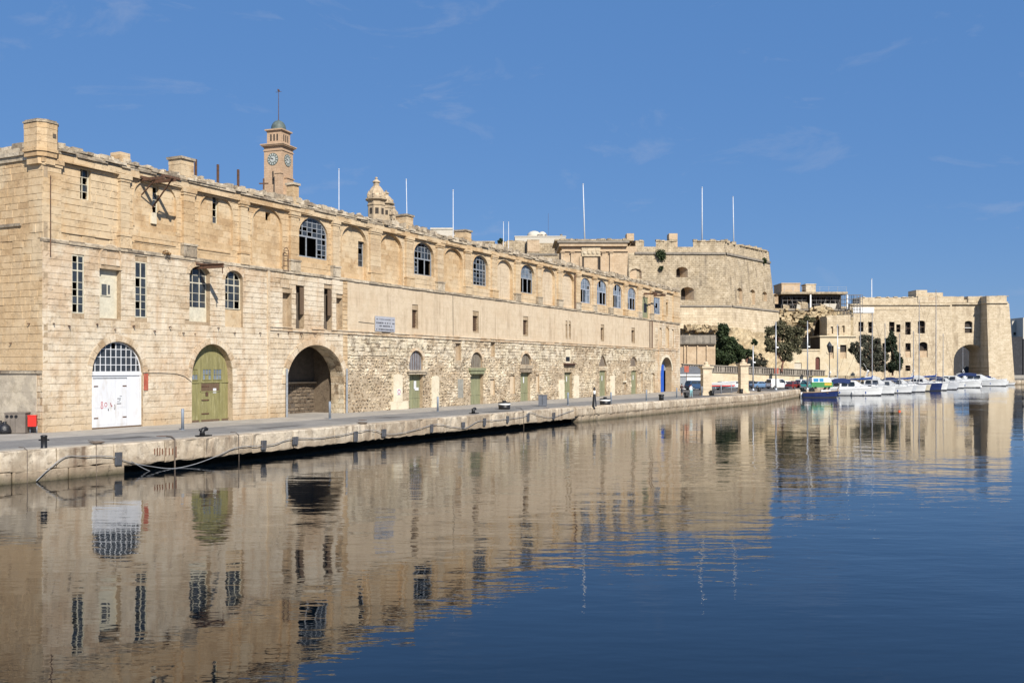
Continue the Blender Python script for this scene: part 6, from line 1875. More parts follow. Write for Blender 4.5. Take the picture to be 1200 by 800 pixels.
for k in range(10):
    b=MB(); x=gs.uniform(917,945) if k<6 else gs.uniform(955,982); s_=gs.uniform(.4,.9); b.rock(X_(x)-s_,X_(x)+s_,Yr-.1,Yr+.7,Z_(362),Z_(362)+s_*2*gs.uniform(.7,1.3),.2,gs); b.build('rubble_sack',M_WHITEBLDG if k%3==0 else M_FORT,sc)
block('stone_house',916,937.5,331.5,270,8,17.4,M_ORANGE,'sandy wall stub standing on the scaffolded deck against the sky')
block('stone_house',944.5,956,332.5,268,4,17.4,M_FORT2,'small cream cube standing on the scaffolded deck')
# two-storey cream house in front of the cavern
Yh=250.0
hs=empty('cream_house',(0,0,0),0,'low cream stone house with terrace and three slots beside the dark vault','house')
XH=lambda x:PX(x,Yh); ZH=lambda y:PZ(y,Yh)
lowp=[outline(XH(955.5),XH(961),QZ,ZH(420.5),ZH(418)-ZH(420.5),'round',6),outline(XH(971),XH(977),ZH(420),ZH(405)),outline(XH(984.5),XH(992),ZH(420),ZH(404)),outline(XH(931),XH(939.5),ZH(432),ZH(425))]
b=MB(); wall_with_holes(b,[(XH(918),QZ),(XH(1003),QZ),(XH(1003),ZH(394.5)),(XH(961),ZH(394.5)),(XH(961),ZH(409)),(XH(918),ZH(411))],[(q,.5) for q in lowp],-Yh,.5); b.build('wall',M_CREAMW,hs)
b=MB(); b.box(XH(918),XH(1003),Yh+.5,Yh+.6,QZ,ZH(411)); b.box(XH(961),XH(1003),Yh+.5,Yh+8,ZH(411),ZH(395),.5); b.build('interior',M_SHADOWIN,hs)
b=MB(); b.box(XH(960),XH(1003.5),Yh-.35,Yh+8,ZH(394.5),ZH(393)); b.build('terrace_slab',M_CREAMW,hs)
b=MB(); b.box(XH(918),XH(961),Yh-.2,Yh+.6,ZH(411),ZH(409)); b.build('wall_coping',M_CREAMW,hs)
upp=[outline(XH(976.5),XH(979.5),ZH(390.5),ZH(382)),outline(XH(983.5),XH(986.5),ZH(393),ZH(381.5)),outline(XH(990),XH(993),ZH(389),ZH(381))]
b=MB(); wall_with_holes(b,[(XH(972),ZH(393)),(XH(1000),ZH(393)),(XH(1000),ZH(368)),(XH(972),ZH(369.5))],[(q,.5) for q in upp],-(Yh+2),.5); b.box(XH(972),XH(1000),Yh+2.5,Yh+8,ZH(393),ZH(369.5)); b.build('upper_wall',M_FORT2,hs)
b=MB(); b.box(XH(931),XH(939.5),Yh+.2,Yh+.3,ZH(432),ZH(425)); b.build('blocked_window',M_PALE2 if 'M_PALE2' in globals() else M_WHITEBLDG,hs)
b=MB(); b.box(XH(955.5),XH(961),Yh+.3,Yh+.4,QZ,ZH(418)); b.build('door',paint('dark_red_door',(.10,.03,.02),.6),hs)
for (xa,xb,ya,yb) in ((971,977,413,420),(984.5,992,412.5,420)):
    b=MB(); b.box(XH(xa),XH(xb),Yh+.25,Yh+.4,ZH(yb),ZH(ya)); b.build('lower_panel',M_ORANGE,hs)
# street lantern in front of the house
p=gp(972.5,452)
def f1(b): b.lathe([(.16,0),(.12,.5),(.06,.6),(.05,4.4),(.09,4.5)],10)
def f2(b): b.lathe([(.10,4.5),(.30,5.3),(.34,5.35),(.12,5.7),(.03,5.9)],6)
p=Vector((PX(972,205),205,QZ)); 
def f1(b): b.lathe([(.20,0),(.16,.7),(.08,.8),(.07,7.2),(.12,7.3)],10)
def f2(b): b.lathe([(.20,7.3),(.55,8.6),(.60,8.7),(.25,9.3),(.05,9.6)],6)
def f3(b):
    for e_ in (-1,1): b.tube([(0,0,6.9),(e_*.5,0,7.0),(e_*.62,0,7.4)],.05,6)
top('street_lantern',[('post',M_BLACK,f1,True),('lantern',M_DKGLASS,f2,False),('bracket',M_BLACK,f3,False)],p,'black street lantern on a tall post before the cream house','street lamp')

# ---------------------------------------------------------------- the far fort
ff=empty('harbour_fort',(0,0,0),0,'pale limestone harbour fort with windows, tunnel arch and battered end tower','fort')
Ya,Yb,Yc=343.5,345.0,340.5
def PL(Y): return (lambda x:PX(x,Y)),(lambda y:PZ(y,Y))
XA,ZA=PL(Ya)
wins=[((1006,377,1012,388.5),0),((1017.5,377,1023,390),0),((1042,377,1048.3,388.5),0),((1050.3,380,1055.3,389),0),((1060.8,377,1067.3,392),0),((1075.5,375.5,1084,390.5),377.5),
      ((1061,402,1067.3,418.5),0),((1077,400.5,1087,418.5),403.5),((1061,428,1067,434.5),0),((1018,402,1024,417),0),((1034,402,1040,417),0)]
hp=[]
for (px,sy) in wins:
    if sy: hp.append(outline(XA(px[0]),XA(px[2]),ZA(px[3]),ZA(sy),ZA(px[1])-ZA(sy),'round',8))
    else: hp.append(outline(XA(px[0]),XA(px[2]),ZA(px[3]),ZA(px[1])))
b=MB(); wall_with_holes(b,[(XA(996),QZ),(XA(1115.5),QZ),(XA(1115.5),ZA(354.5)),(XA(996),ZA(356))],[(q,.7) for q in hp],-Ya,.5); fwall=b.build('wall',M_FORT2,ff)
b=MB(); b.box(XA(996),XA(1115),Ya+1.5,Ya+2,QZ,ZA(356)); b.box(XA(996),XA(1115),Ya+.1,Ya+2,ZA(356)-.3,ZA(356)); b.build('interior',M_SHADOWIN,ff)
for q in hp[:9]:
    s=[v[0] for v in q]; z=[v[1] for v in q]; h=dict(s0=min(s),s1=max(s),z0=min(z),spring=max(z),rise=0.,kind='round')
    b=MB(); y=Ya+.45
    b.box(h['s0'],h['s0']+.18,y,y+.1,h['z0'],h['spring']); b.box(h['s1']-.18,h['s1'],y,y+.1,h['z0'],h['spring']); b.box(h['s0'],h['s1'],y,y+.1,(h['z0']+h['spring'])/2-.08,(h['z0']+h['spring'])/2+.08); b.build('window_frame',M_BROWNWOOD,fwall)
for (px) in ((1061,411.5,1067.3,418.5),(1077,411,1087,418.5)):
    b=MB(); b.box(XA(px[0]),XA(px[2]),Ya+.3,Ya+.45,ZA(px[3]),ZA(px[1])); b.build('infill_panel',M_ORANGE,fwall)
b=MB(); b.box(XA(1008),XA(1075.5),Ya+.1,Ya+8,ZA(356)+.0,ZA(348.3),.6); b.box(XA(1075.5),XA(1115),Ya-.1,Ya+8,ZA(354.8),ZA(347.2),.6); b.box(XA(1075),XA(1088),Ya+1,Ya+8,ZA(348),ZA(339.5),.6); b.box(XA(1088),XA(1108),Ya+2,Ya+8,ZA(348),ZA(342.3),.5); b.build('parapet',M_FORT2,ff)
b=MB(); b.box(XA(996),XA(1114),Ya-.5,Ya+.6,ZA(357.5),ZA(356),.4); b.box(XA(1001),XA(1063),Ya-.15,Ya,ZA(363.2),ZA(362.5),.3); b.build('cordon',M_FORT2,ff)
b=MB(); b.box(XA(1088),XA(1097),Ya-.13,Ya+.5,ZA(351.8),ZA(348.2)); b.build('gun_port',M_ORANGE,ff)
b=MB(); b.box(XA(999),XA(1024),Ya-.25,Ya-.1,ZA(366.5),ZA(360)); b.build('tarpaulin',M_WHT,ff)
# recessed bay with the tunnel arch
XB,ZB=PL(Yb)
tun=outline(XB(1117.5),XB(1157),QZ,ZB(423),ZB(403.5)-ZB(423),'round',16)
wn=outline(XB(1130.5),XB(1139.5),ZB(390),ZB(378),ZB(376)-ZB(378),'round',8)
b=MB(); wall_with_holes(b,[(XB(1113),QZ),(XB(1160),QZ),(XB(1160),ZB(355.5)),(XB(1113),ZB(355.5))],[(tun,11.),(wn,1.)],-Yb,.5); b.build('recess_wall',M_FORT2,ff)
b=MB(); b.box(XB(1128),XB(1142),Yb+1.0,Yb+1.2,ZB(392),ZB(374)); b.build('window_back',M_SHADOWIN,ff)
b=MB(); b.box(XB(1130.5),XB(1139.5),Yb+.4,Yb+.5,ZB(384.2),ZB(383.6)); b.build('window_bar',M_WHT,ff)
b=MB(); b.box(XB(1114),XB(1129.5),Yb-.2,Yb+8,ZB(354.5),ZB(347.6),.5); b.box(XB(1134),XB(1158),Yb-.2,Yb+8,ZB(354.5),ZB(347.2),.5); b.box(XB(1129),XB(1135),Yb+.2,Yb+8,ZB(354.5),ZB(351),.4); b.build('parapet',M_FORT2,ff)
b=MB(); b.box(XB(1113.5),XB(1159),Yb-.7,Yb+.6,ZB(356.8),ZB(355),.4); b.build('cordon',M_FORT2,ff)
b=MB(); g=random.Random(3)
c_=(XB(1117.5)+XB(1157))/2; a_=(XB(1157)-XB(1117.5))/2; r_=ZB(403.5)-ZB(423)
for k in range(17):
    a0,a1=math.pi*k/17+.004,math.pi*(k+1)/17-.004
    b=MB(); b.prism([(c_+a_*math.cos(a0),ZB(423)+r_*math.sin(a0)),(c_+a_*math.cos(a1),ZB(423)+r_*math.sin(a1)),(c_+(a_+.7)*math.cos(a1),ZB(423)+(r_+.7)*math.sin(a1)),(c_+(a_+.7)*math.cos(a0),ZB(423)+(r_+.7)*math.sin(a0))],Yb-.06,Yb+.3,g.random()); b.build('voussoir',M_FORT2,ff)
# battered end tower
XC,ZC=PL(Yc)
zc=ZC(355.5)
b=MB(); z0=QZ-2
ft=[(PX(1159.5,Yc-2.6),Yc-2.6),(PX(1189.5,Yc-2.6),Yc-2.6),(PX(1189.5,Yc-2.6),Yc+13),(PX(1159.5,Yc-2.6),Yc+13)]; tp=[(XC(1156.3),Yc),(XC(1182.5),Yc),(XC(1182.5),Yc+12),(XC(1156.3),Yc+12)]
for i in range(4):
    j=(i+1)%4; b.face([(*ft[i],z0),(*ft[j],z0),(*tp[j],zc),(*tp[i],zc)],.5)
b.face([(*p,zc) for p in tp],.5); b.build('end_tower',M_FORT2,ff)
b=MB(); b.box(XC(1155.5),XC(1180.5),Yc-.5,Yc+12,zc,zc+.6,.4); b.build('cordon',M_FORT2,ff)
b=MB(); b.box(XC(1156),XC(1179.5),Yc-.1,Yc+11.5,zc+.6,ZC(346.8),.5); b.build('parapet',M_FORT2,ff)
b=MB(); g=random.Random(29)
for (xa,xb,Y,y) in ((1008,1075,Ya,348.3),(1075.5,1115,Ya,347.2),(1114,1129,Yb,347.6),(1134,1158,Yb,347.2),(1156,1179.5,Yc,346.8)):
    s=PX(xa,Y); 
    while s<PX(xb,Y)-.3:
        l=g.uniform(.5,1.4); hh=g.uniform(0,.35)
        if g.random()<.55: b.rock(s,s+l,Y-.1,Y+.9,PZ(y,Y)-.15,PZ(y,Y)+hh,.1,g)
        s+=l
tag(b.build('chipped_stones',M_FORT2,ff),kind='stuff')
# body of the fort behind
b=MB(); b.box(XA(996),XB(1113),Ya+9,Ya+30,QZ,ZA(357)); b.box(XB(1113),XB(1160),Yb+2,Yb+9.4,ZB(403.0)+.6,ZB(356.5)); b.build('core',M_FORT2,ff)

# distant shore seen past the fort and through the tunnel
b=MB(); b.box(150,900,640,900,-1,1.2); tag(b.build('far_shore',M_GROUND),kind='structure')
M_FAR1=stone('distant_grey_sheds',(.022,.023,.026),(.042,.043,.047),(.07,.07,.074),pit=.2,bump=.02,tonew=.7)
fx=[(1098,1118,395,680,M_FAR1,'long dark grey shed across the water seen through the tunnel'),(1118,1146,404,690,M_FAR1,'grey shed with low roof across the water'),(1180,1198,394.5,650,M_FAR1,'dark grey dockside shed beyond the fort tower'),(1186,1199,376,700,M_WHITEBLDG,'pale distant housing block above the dockside shed'),(1199,1222,372,690,M_WHITEBLDG,'pale distant apartment block past the frame edge shed'),(1199,1240,397,655,M_FAR1,'second dark dockside shed continuing the row')]
for (xa,xb,yt,Y,mt,lab) in fx:
    e,w,h=block('distant_shed' if mt is M_FAR1 else 'apartment_block',xa,xb,yt,Y,18,1.1,mt,lab,'building')
    nW=max(2,int(w*2/5)); 
    for i in range(nW):
        for k in range(3 if mt is not M_FAR1 else 0):
            x=-w+2*w*(i+.5)/nW; z=h*(k+.5)/3.4
            b=MB(); b.box(x-1.0,x+1.0,-.05,.2,z,z+2.2); b.build('window',M_DKGLASS,e)
# ================================================================== TREES AND PLANTS
def leaf_mat(name, lo, hi):
    m,t,b = base_mat(name)
    tone = nn(t,'ShaderNodeAttribute',attribute_name='tone').outputs['Fac']
    c = coord(t); n1 = noise(t,c,.6,3)
    k = mth(t,'ADD',mth(t,'MULTIPLY',tone,.6),mth(t,'MULTIPLY',n1,.5))
    t.links.new(mixc(t,ramp(t,k,.2,.9),lo,hi),b.inputs['Base Color'])  # lighter end raised so some leaves read as sunlit
    b.inputs['Roughness'].default_value=.6; b.inputs['Specular IOR Level'].default_value=.25
    return m
M_FICUS=leaf_mat('dark_ficus_leaf',(.012,.022,.010),(.060,.085,.032))
M_OLIVE=leaf_mat('olive_leaf',(.030,.034,.016),(.17,.155,.085))
M_CYPR=leaf_mat('cypress_leaf',(.012,.020,.012),(.040,.058,.028))
M_GREYLEAF=leaf_mat('grey_green_leaf',(.040,.044,.030),(.115,.115,.080))
M_BARK=paint('reddish_bark',(.16,.075,.05),.9,.4,scale=4)
def leaves(b, c, r, n, size, g, hollow=.45):
    for i in range(n):
        v=Vector((g.gauss(0,1),g.gauss(0,1),g.gauss(0,1))).normalized()
        k=g.uniform(hollow,1.0)**.7*(1+.30*math.sin(v.x*5+v.z*7+c[0]*3)*math.cos(v.y*6+c[2]*2))*(1.0 if g.random()<.85 else g.uniform(1.1,1.45))
        p=Vector((c[0]+v.x*r[0]*k,c[1]+v.y*r[1]*k,c[2]+v.z*r[2]*k))
        s=size*g.uniform(.6,1.4)
        u=Vector((g.gauss(0,1),g.gauss(0,1),g.gauss(0,1))).normalized(); w=u.cross(Vector((g.gauss(0,1),g.gauss(0,1),g.gauss(0,1)))).normalized()
        b.face([p-u*s*.7,p+w*s*.35,p+u*s*.7,p-w*s*.35],g.random())
def tree(name, base, clumps, mat, lab, seed, leaf=.26, dens=230, trunk=.28, hollow=.45, split=3):
    """clumps: (dx,dy,dz,rx,ry,rz) from the base; each clump broken in lobes of leaves with gaps between"""
    g=random.Random(seed); e=empty(name,base,0,lab,'tree')
    b=MB()
    for (dx,dy,dz,rx,ry,rz) in clumps:
        for k in range(split*4):
            v=Vector((g.uniform(-1,1),g.uniform(-1,1),g.uniform(-1,1)))
            if v.length>1: v.normalize()
            q=g.uniform(.20,.48)
            n=int(dens*rx*rz*q*q*3)
            leaves(b,(dx+v.x*rx*.75,dy+v.y*ry*.75,dz+v.z*rz*.78),(rx*q,ry*q,rz*q),n,leaf,g,hollow)
    b.build('crown',mat,e)
    b=MB(); z0=min(c[2]-c[5]*.4 for c in clumps)
    cx=sum(c[0] for c in clumps)/len(clumps)
    fork=Vector((cx*.5,0,max(z0*.6,.6)))
    b.tube([(0,0,-.6),(cx*.15,.02,fork.z*.5),fork],[trunk,trunk*.8,trunk*.65],8)
    for (dx,dy,dz,rx,ry,rz) in clumps:
        mid=fork.lerp(Vector((dx,dy,dz)),.5)+Vector((g.uniform(-.2,.2),g.uniform(-.2,.2),.1))
        b.tube([fork,mid,(dx,dy,dz+rz*.3)],[trunk*.55,trunk*.38,trunk*.12],6)
        for k in range(3):
            q=Vector((dx+g.uniform(-.6,.6)*rx,dy+g.uniform(-.6,.6)*ry,dz+g.uniform(-.2,.7)*rz)); b.tube([mid,(mid+q)/2+Vector((0,0,.15)),q],[trunk*.25,trunk*.15,trunk*.05],5)
    b.build('trunk',M_BARK,e)
    return e
def K(px,Y): return px*Y/FPX
Yt=209.0
p=at(849,429,Yt)
tree('ficus_tree',p,[(-1.2,0,2.4,2.9,2.2,2.2),(1.6,0,2.6,2.4,2.0,2.2),(.2,0,5.0,2.6,2.0,2.0),(-.3,0,7.5,1.3,1.2,1.6),(-2.8,0,3.6,1.2,1.2,1.6),(3.0,0,3.0,1.3,1.2,1.7)],M_FICUS,'dense dark evergreen tree behind the first gate pillar',1,leaf=.34,dens=330,hollow=.1,split=4)
p=at(874,430,Yt); tree('ficus_tree',p,[(-.3,0,2.6,1.6,1.2,1.4),(1.0,0,3.0,1.1,1.0,.8)],M_FICUS,'small dark tree beside the dense evergreen, behind the second pillar',2,leaf=.28,dens=380,hollow=.2)
p=at(916,432,210); tree('olive_tree',p,[(-2.2,0,4.6,1.8,1.6,1.9),(0.2,0,5.6,2.2,1.8,2.6),(2.6,0,5.0,1.9,1.6,2.2),(-.8,0,8.6,1.9,1.4,1.6),(2.4,0,8.0,1.7,1.4,1.5),(-2.6,0,7.4,1.2,1.2,1.8),(4.2,0,7.6,1.1,1,1.6),(1.0,0,2.6,1.3,1.1,1.2)],M_OLIVE,'tall loose-crowned tree with reddish trunk above the parked cars',3,leaf=.30,dens=115,trunk=.26,hollow=.3)
p=at(890,431,212); tree('grey_shrub',p,[(-.3,0,1.8,1.3,1.0,1.6),(.6,0,1.2,1.2,1,1.0)],M_GREYLEAF,'grey-brown shrub against the yellow rock between two trees',4,leaf=.2,dens=160,trunk=.12)
p=at(884,404,212); tree('dark_shrub',p,[(0,0,.6,.7,.6,.75)],M_FICUS,'tiny dark bush perched high on the yellow rock',5,leaf=.2,dens=420,trunk=.06)
p=at(948,379,258); tree('dark_shrub',p,[(0,0,.9,1.4,.9,1.1),(-1.6,0,.3,1.2,.8,.7)],M_OLIVE,'green bush growing on the rubble above the dark vault',6,leaf=.3,dens=220,trunk=.08)
p=at(1016,440,236); tree('grey_tree',p,[(-1.5,0,4.6,2.0,1.7,2.2),(1.4,0,5.4,2.2,1.8,2.4),(-.2,0,8.0,2.0,1.6,1.8),(-3.0,0,6.6,1.3,1.2,1.7),(2.8,0,7.6,1.4,1.2,1.6),(.5,0,2.6,2.4,1.6,1.5),(3.4,0,4.6,1.9,1.4,2.0),(3.0,0,2.2,1.8,1.4,1.4)],M_GREYLEAF,'grey-green tree in front of the far fort windows',7,leaf=.30,dens=160,trunk=.25)
p=at(1046,437,238); tree('cypress_tree',p,[(0,0,2.4,2.2,1.8,2.2),(-.2,0,5.2,1.8,1.5,2.2),(-.6,0,8.2,1.4,1.2,2.0),(1.2,0,3.6,1.3,1.2,1.5)],M_CYPR,'dark conical evergreen in front of the far fort wall',8,leaf=.32,dens=260,trunk=.25,hollow=.2)
def hangplant(x,y,r,lab,left,seed):
    p=face_pt(x,y,left); n_=nL if left else nR
    p=p+Vector((n_.x*.5,n_.y*.5,0)); e=empty('caper_bush',p,0,lab,'plant'); g=random.Random(seed)
    b=MB()
    for k in range(6): leaves(b,(g.uniform(-.4,.4)*r,0,g.uniform(-.5,.4)*r),(r*.6,r*.4,r*.65),int(200*r),.24,g,.2)
    b.build('foliage',M_FICUS,e)
    b=MB(); b.tube([(0,.6,.2),(0,0,.1),(0,-.2,-r*.6)],[.08,.06,.02],5); b.build('stem',M_BARK,e)
hangplant(773.5,299,1.35,'round dark green bush rooted high in the bastion wall',True,1)
hangplant(774.5,314.5,.5,'tiny tuft below the round bush on the bastion wall',True,2)
hangplant(894,305.5,.75,'small green bush near the bastion right-hand corner',False,3)
p=at(587,284,246); tree('dark_shrub',p,[(0,0,.5,.9,.7,.6)],M_FICUS,'dark shrub on the rampart below the paired white poles',9,leaf=.22,dens=300,trunk=.06)

# ================================================================== VEHICLES
M_TYRE=paint('tyre_rubber',(.015,.015,.016),.85,.2); M_RIM=paint('alloy_rim',(.45,.46,.47),.35,.1,metal=.8)
M_LAMP=paint('headlamp_lens',(.6,.6,.58),.15,.1); M_TAIL=paint('tail_lamp',(.35,.02,.02),.2,.1)
M_CARGLASS=glass('car_glass',(.02,.024,.028),.05,1.0)
CARCOL={}
def carpaint(name,c):
    if name not in CARCOL:
        m=paint('car_paint_'+name,c,.28,.06,spec=.6); m.node_tree.nodes['Principled BSDF'].inputs['Coat Weight'].default_value=.5; CARCOL[name]=m
    return CARCOL[name]
def loft(b,secs,tone=.5,closed=False,cap=True):
    n=len(secs[0]); i0=len(b.v)
    for s in secs:
        for q in s: b.p(q)
    for i in range(len(secs)-1):
        for j in range(n if closed else n-1):
            k=(j+1)%n
            b.f.append([i0+i*n+j,i0+(i+1)*n+j,i0+(i+1)*n+k,i0+i*n+k]); b.t.append(tone); b.m.append(0)
    if cap:
        b.f.append([i0+j for j in range(n)]); b.t.append(tone); b.m.append(0)
        b.f.append([i0+(len(secs)-1)*n+j for j in range(n)][::-1]); b.t.append(tone); b.m.append(0)
def car(lab,cat,pos,rz,col,kind='hatch'):
    """front is +x"""
    L,W,H={'hatch':(4.0,1.70,1.46),'sedan':(4.4,1.74,1.42),'suv':(4.5,1.85,1.78),'van':(4.6,1.80,1.95),'pickup':(4.8,1.80,1.72)}[kind]
    e=empty('parked_car' if kind!='van' else 'parked_van',pos,rz,lab,cat)
    h=L/2; w=W/2; bl=.95 if kind in('hatch','sedan') else 1.1      # belt line
    # body: side profile as stations along x, rounded section
    st=[(-h,.40,.70*bl/.95,.86),(-h+.12,.24,bl*.95,.95),(-h+.7,.20,bl,1.0),(-h+1.4,.20,bl,1.0),(0,.20,bl*.985,1.0),(h-1.35,.20,bl*.96,1.0),(h-.9,.20,bl*.90,.99),(h-.25,.22,bl*.76,.94),(h-.04,.30,bl*.64,.86),(h,.40,bl*.55,.80)]
    if kind=='van': st[6:]=[(h-.9,.20,bl*.96,.99),(h-.25,.22,bl*.86,.94),(h-.04,.30,bl*.7,.86),(h,.40,bl*.6,.8)]
    b=MB(); S=[]
    for (x,z0,z1,k) in st:
        ww=w*k; S.append([(x,-ww*.90,z0),(x,-ww,z0+.18),(x,-ww,(z0+z1)/2+.05),(x,-ww*.95,z1-.06),(x,-ww*.86,z1),(x,ww*.86,z1),(x,ww*.95,z1-.06),(x,ww,(z0+z1)/2+.05),(x,ww,z0+.18),(x,ww*.90,z0)])
    loft(b,S,closed=True); body=b.build('body',col,e,smooth=False)
    cab={'hatch':[(-h+.10,bl-.02),(-h+.55,H-.06),(-h+.9,H),(.35,H-.02),(1.15,bl-.08)],'sedan':[(-h+.75,bl-.02),(-h+1.35,H-.05),(-h+1.7,H),(.35,H-.02),(1.2,bl-.10)],
         'suv':[(-h+.06,bl-.02),(-h+.35,H-.08),(-h+.7,H),(.55,H-.02),(1.25,bl-.06)],'van':[(-h+.04,bl-.02),(-h+.16,H-.08),(-h+.5,H),(.9,H-.03),(1.65,bl-.02)],'pickup':[(-.55,bl-.02),(-.4,H-.06),(-.2,H),(.7,H-.03),(1.35,bl-.06)]}[kind]
    b=MB(); S=[]
    for (x,z) in cab:
        f=(z-bl)/(H-bl) if z>bl else 0; ww=w*(.86-.14*f); zz=max(z,bl-.02)
        S.append([(x,-w*.88,bl-.03),(x,-ww,zz),(x,ww,zz),(x,w*.88,bl-.03)])
    loft(b,S,closed=False); b.build('cabin',col,e)
    # glass set just proud of the cabin
    def gl(name,pts):
        b=MB(); b.face(pts); b.build(name,M_CARGLASS,e)
    c=cab
    def sp(x,z,sgn):
        f=(z-bl)/(H-bl); return (x,sgn*(w*(.88-.16*f)+.012),z)
    za,zb=bl+.06,H-.10
    xr0=c[0][0]+(c[1][0]-c[0][0])*.35+.12; xr1=c[1][0]+.22; xf1=c[3][0]-.08; xf0=c[4][0]-.22
    xm=(xr0+xf0)/2
    if kind=='van' : xr0=xm+.15; xr1=xm+.15
    for s in (-1,1):
        gl('side_window',[sp(xr0,za,s),sp(xm-.04,za,s),sp(xm-.04,zb,s),sp(xr1,zb,s)] if kind not in('van','pickup') else [sp(xm+.2,za,s),sp(xm+.5,za,s),sp(xm+.5,zb,s),sp(xm+.2,zb,s)])
        gl('side_window',[sp(xm+.04 if kind not in('van',) else xm+.55,za,s),sp(xf0,za,s),sp(xf1,zb,s),sp(xm+.04 if kind not in('van',) else xm+.55,zb,s)])
    def across(x0,z0,x1,z1,dx):
        f0,f1=(z0-bl)/(H-bl),(z1-bl)/(H-bl); a0,a1=w*(.80-.12*f0),w*(.80-.14*f1)
        return [(x0+dx,-a0,z0),(x0+dx,a0,z0),(x1+dx,a1,z1),(x1+dx,-a1,z1)]
    lerp=lambda p,q,f:(p[0]+(q[0]-p[0])*f,p[1]+(q[1]-p[1])*f)
    q0,q1=lerp(c[4],c[3],.12),lerp(c[4],c[3],.92); gl('windscreen',across(q0[0],max(q0[1],bl+.02),q1[0],q1[1],.02))
    q0,q1=lerp(c[0],c[1],.15),lerp(c[0],c[1],.9); gl('rear_window',across(q0[0],max(q0[1],bl+.02),q1[0],q1[1],-.02))
    for sx in (-h+.78,h-.82):
        for s in (-1,1):
            b=MB(); y=s*(w-.10)
            pr=[(.20,-.10),(.30,-.10),(.32,-.06),(.32,.06),(.30,.10),(.20,.10)]
            b.M=Matrix.Translation((sx,y,.32))@Matrix.Rotation(math.pi/2,4,'X'); b.lathe(pr,16); wh=b.build('wheel',M_TYRE,e)
            b=MB(); b.M=Matrix.Translation((sx,y+s*.03,.32))@Matrix.Rotation(math.pi/2,4,'X'); b.lathe([(.04,-.09),(.20,-.085),(.20,.085),(.04,.09)],12); b.build('rim',M_RIM,wh)
    for s in (-1,1):
        b=MB(); b.box(h-.20,h-.02,s*w*.78-.14,s*w*.78+.14,bl*.58,bl*.70); b.build('headlight',M_LAMP,e)
        b=MB(); b.box(-h-.005,-h+.10,s*w*.76-.12,s*w*.76+.12,bl*.62,bl*.80); b.build('tail_light',M_TAIL,e)
    b=MB(); b.box(-h-.05,-h+.15,-w*.85,w*.85,.32,.52); b.build('rear_bumper',M_CAB,e)
    b=MB(); b.box(h-.15,h+.04,-w*.8,w*.8,.30,.48); b.build('front_bumper',M_CAB,e)
    return e
tdir=math.atan2((216-198),(PX(968,216)-PX(800,198)))
def gpos(x,Y): return (PX(x,Y),Y,QZ+.008)
CARS=[('dark blue off-roader parked behind the first gate pillar','car',(816.5,180),.5,('navy',(.03,.06,.12)),'suv'),
 ('silver hatchback parked between the two gate pillars','car',(846,193),tdir+math.pi,('silver',(.35,.37,.38)),'hatch'),
 ('white hatchback parked beside the second gate pillar','car',(861,194),tdir,('white',(.70,.70,.68)),'hatch'),
 ('pale blue saloon car parked past the second gate pillar','car',(890.5,195),tdir,('blue',(.12,.20,.32)),'sedan'),
 ('white van parked under the loose-crowned tree','van',(911,192),tdir,('white',(.70,.70,.68)),'van'),
 ('dark red car parked next to the white van','car',(931,189),tdir+.25,('red',(.16,.025,.02)),'hatch'),
 ('grey estate car parked behind the dark red car','car',(930,203),tdir,('grey',(.12,.15,.17)),'sedan'),
 ('white family car parked beside the green food van','car',(943,199),tdir+.1,('white',(.70,.70,.68)),'suv'),
 ('teal compact car in front of the white family car','car',(944.5,188),tdir+.6,('teal',(.03,.18,.17)),'hatch')]
CARS+=[('black hatchback parked close behind the pale blue saloon','car',(880,201),tdir,('black',(.02,.02,.022)),'hatch'),('silver estate parked behind the white van','car',(903,202),tdir,('silver',(.35,.37,.38)),'sedan'),('white compact car parked between the white van and the dark red car','car',(922,200),tdir,('white',(.70,.70,.68)),'hatch'),('dark grey car parked against the garden wall by the green food van','car',(955,208),tdir,('grey',(.12,.15,.17)),'suv')]
for (lab,cat,(x,Y),rz,(cn,cc),kd) in CARS: car(lab,cat,gpos(x,Y),rz,carpaint(cn,cc),kd)
# colourful food van
fv=empty('food_van',gpos(961.5,192),.12,'green food van with yellow roof and blue windows by the quay','van')
fv.scale=(.86,.86,.86); M_VG=paint('van_green',(.05,.22,.07),.4,.15); M_VY=paint('van_yellow',(.50,.36,.05),.4,.15); M_VB=paint('van_blue',(.04,.22,.42),.3,.1)
b=MB(); loft(b,[[(x,-1.0*k,z0),(x,-1.0*k,1.5),(x,1.0*k,1.5),(x,1.0*k,z0)] for (x,z0,k) in ((-2.5,.45,.94),(-2.35,.35,1),(1.9,.35,1),(2.5,.40,.92))],closed=True); b.build('body',M_VG,fv)
b=MB(); loft(b,[[(x,-.98*k,1.5),(x,-.92*k,z1),(x,.92*k,z1),(x,.98*k,1.5)] for (x,z1,k) in ((-2.42,2.5,.96),(-2.2,2.62,1),(1.2,2.62,1),(1.75,2.45,.97),(2.3,1.52,.94))],closed=True); b.build('cabin',M_WHT,fv)
b=MB(); b.box(-2.35,1.3,-.95,.95,2.62,2.80); b.build('roof',M_VY,fv)
for (a,c) in ((-2.1,-.9),(-.7,.3)):
    b=MB(); b.box(a,c,-1.0,-.94,1.6,2.35); b.build('side_window',M_VB,fv)
b=MB(); b.face([(2.26,-.8,1.62),(2.26,.8,1.62),(1.82,.78,2.38),(1.82,-.78,2.38)]); b.build('windscreen',M_CARGLASS,fv)
b=MB(); b.box(.5,2.2,-1.03,-1.0,.75,1.35); b.build('yellow_panel',M_VY,fv)
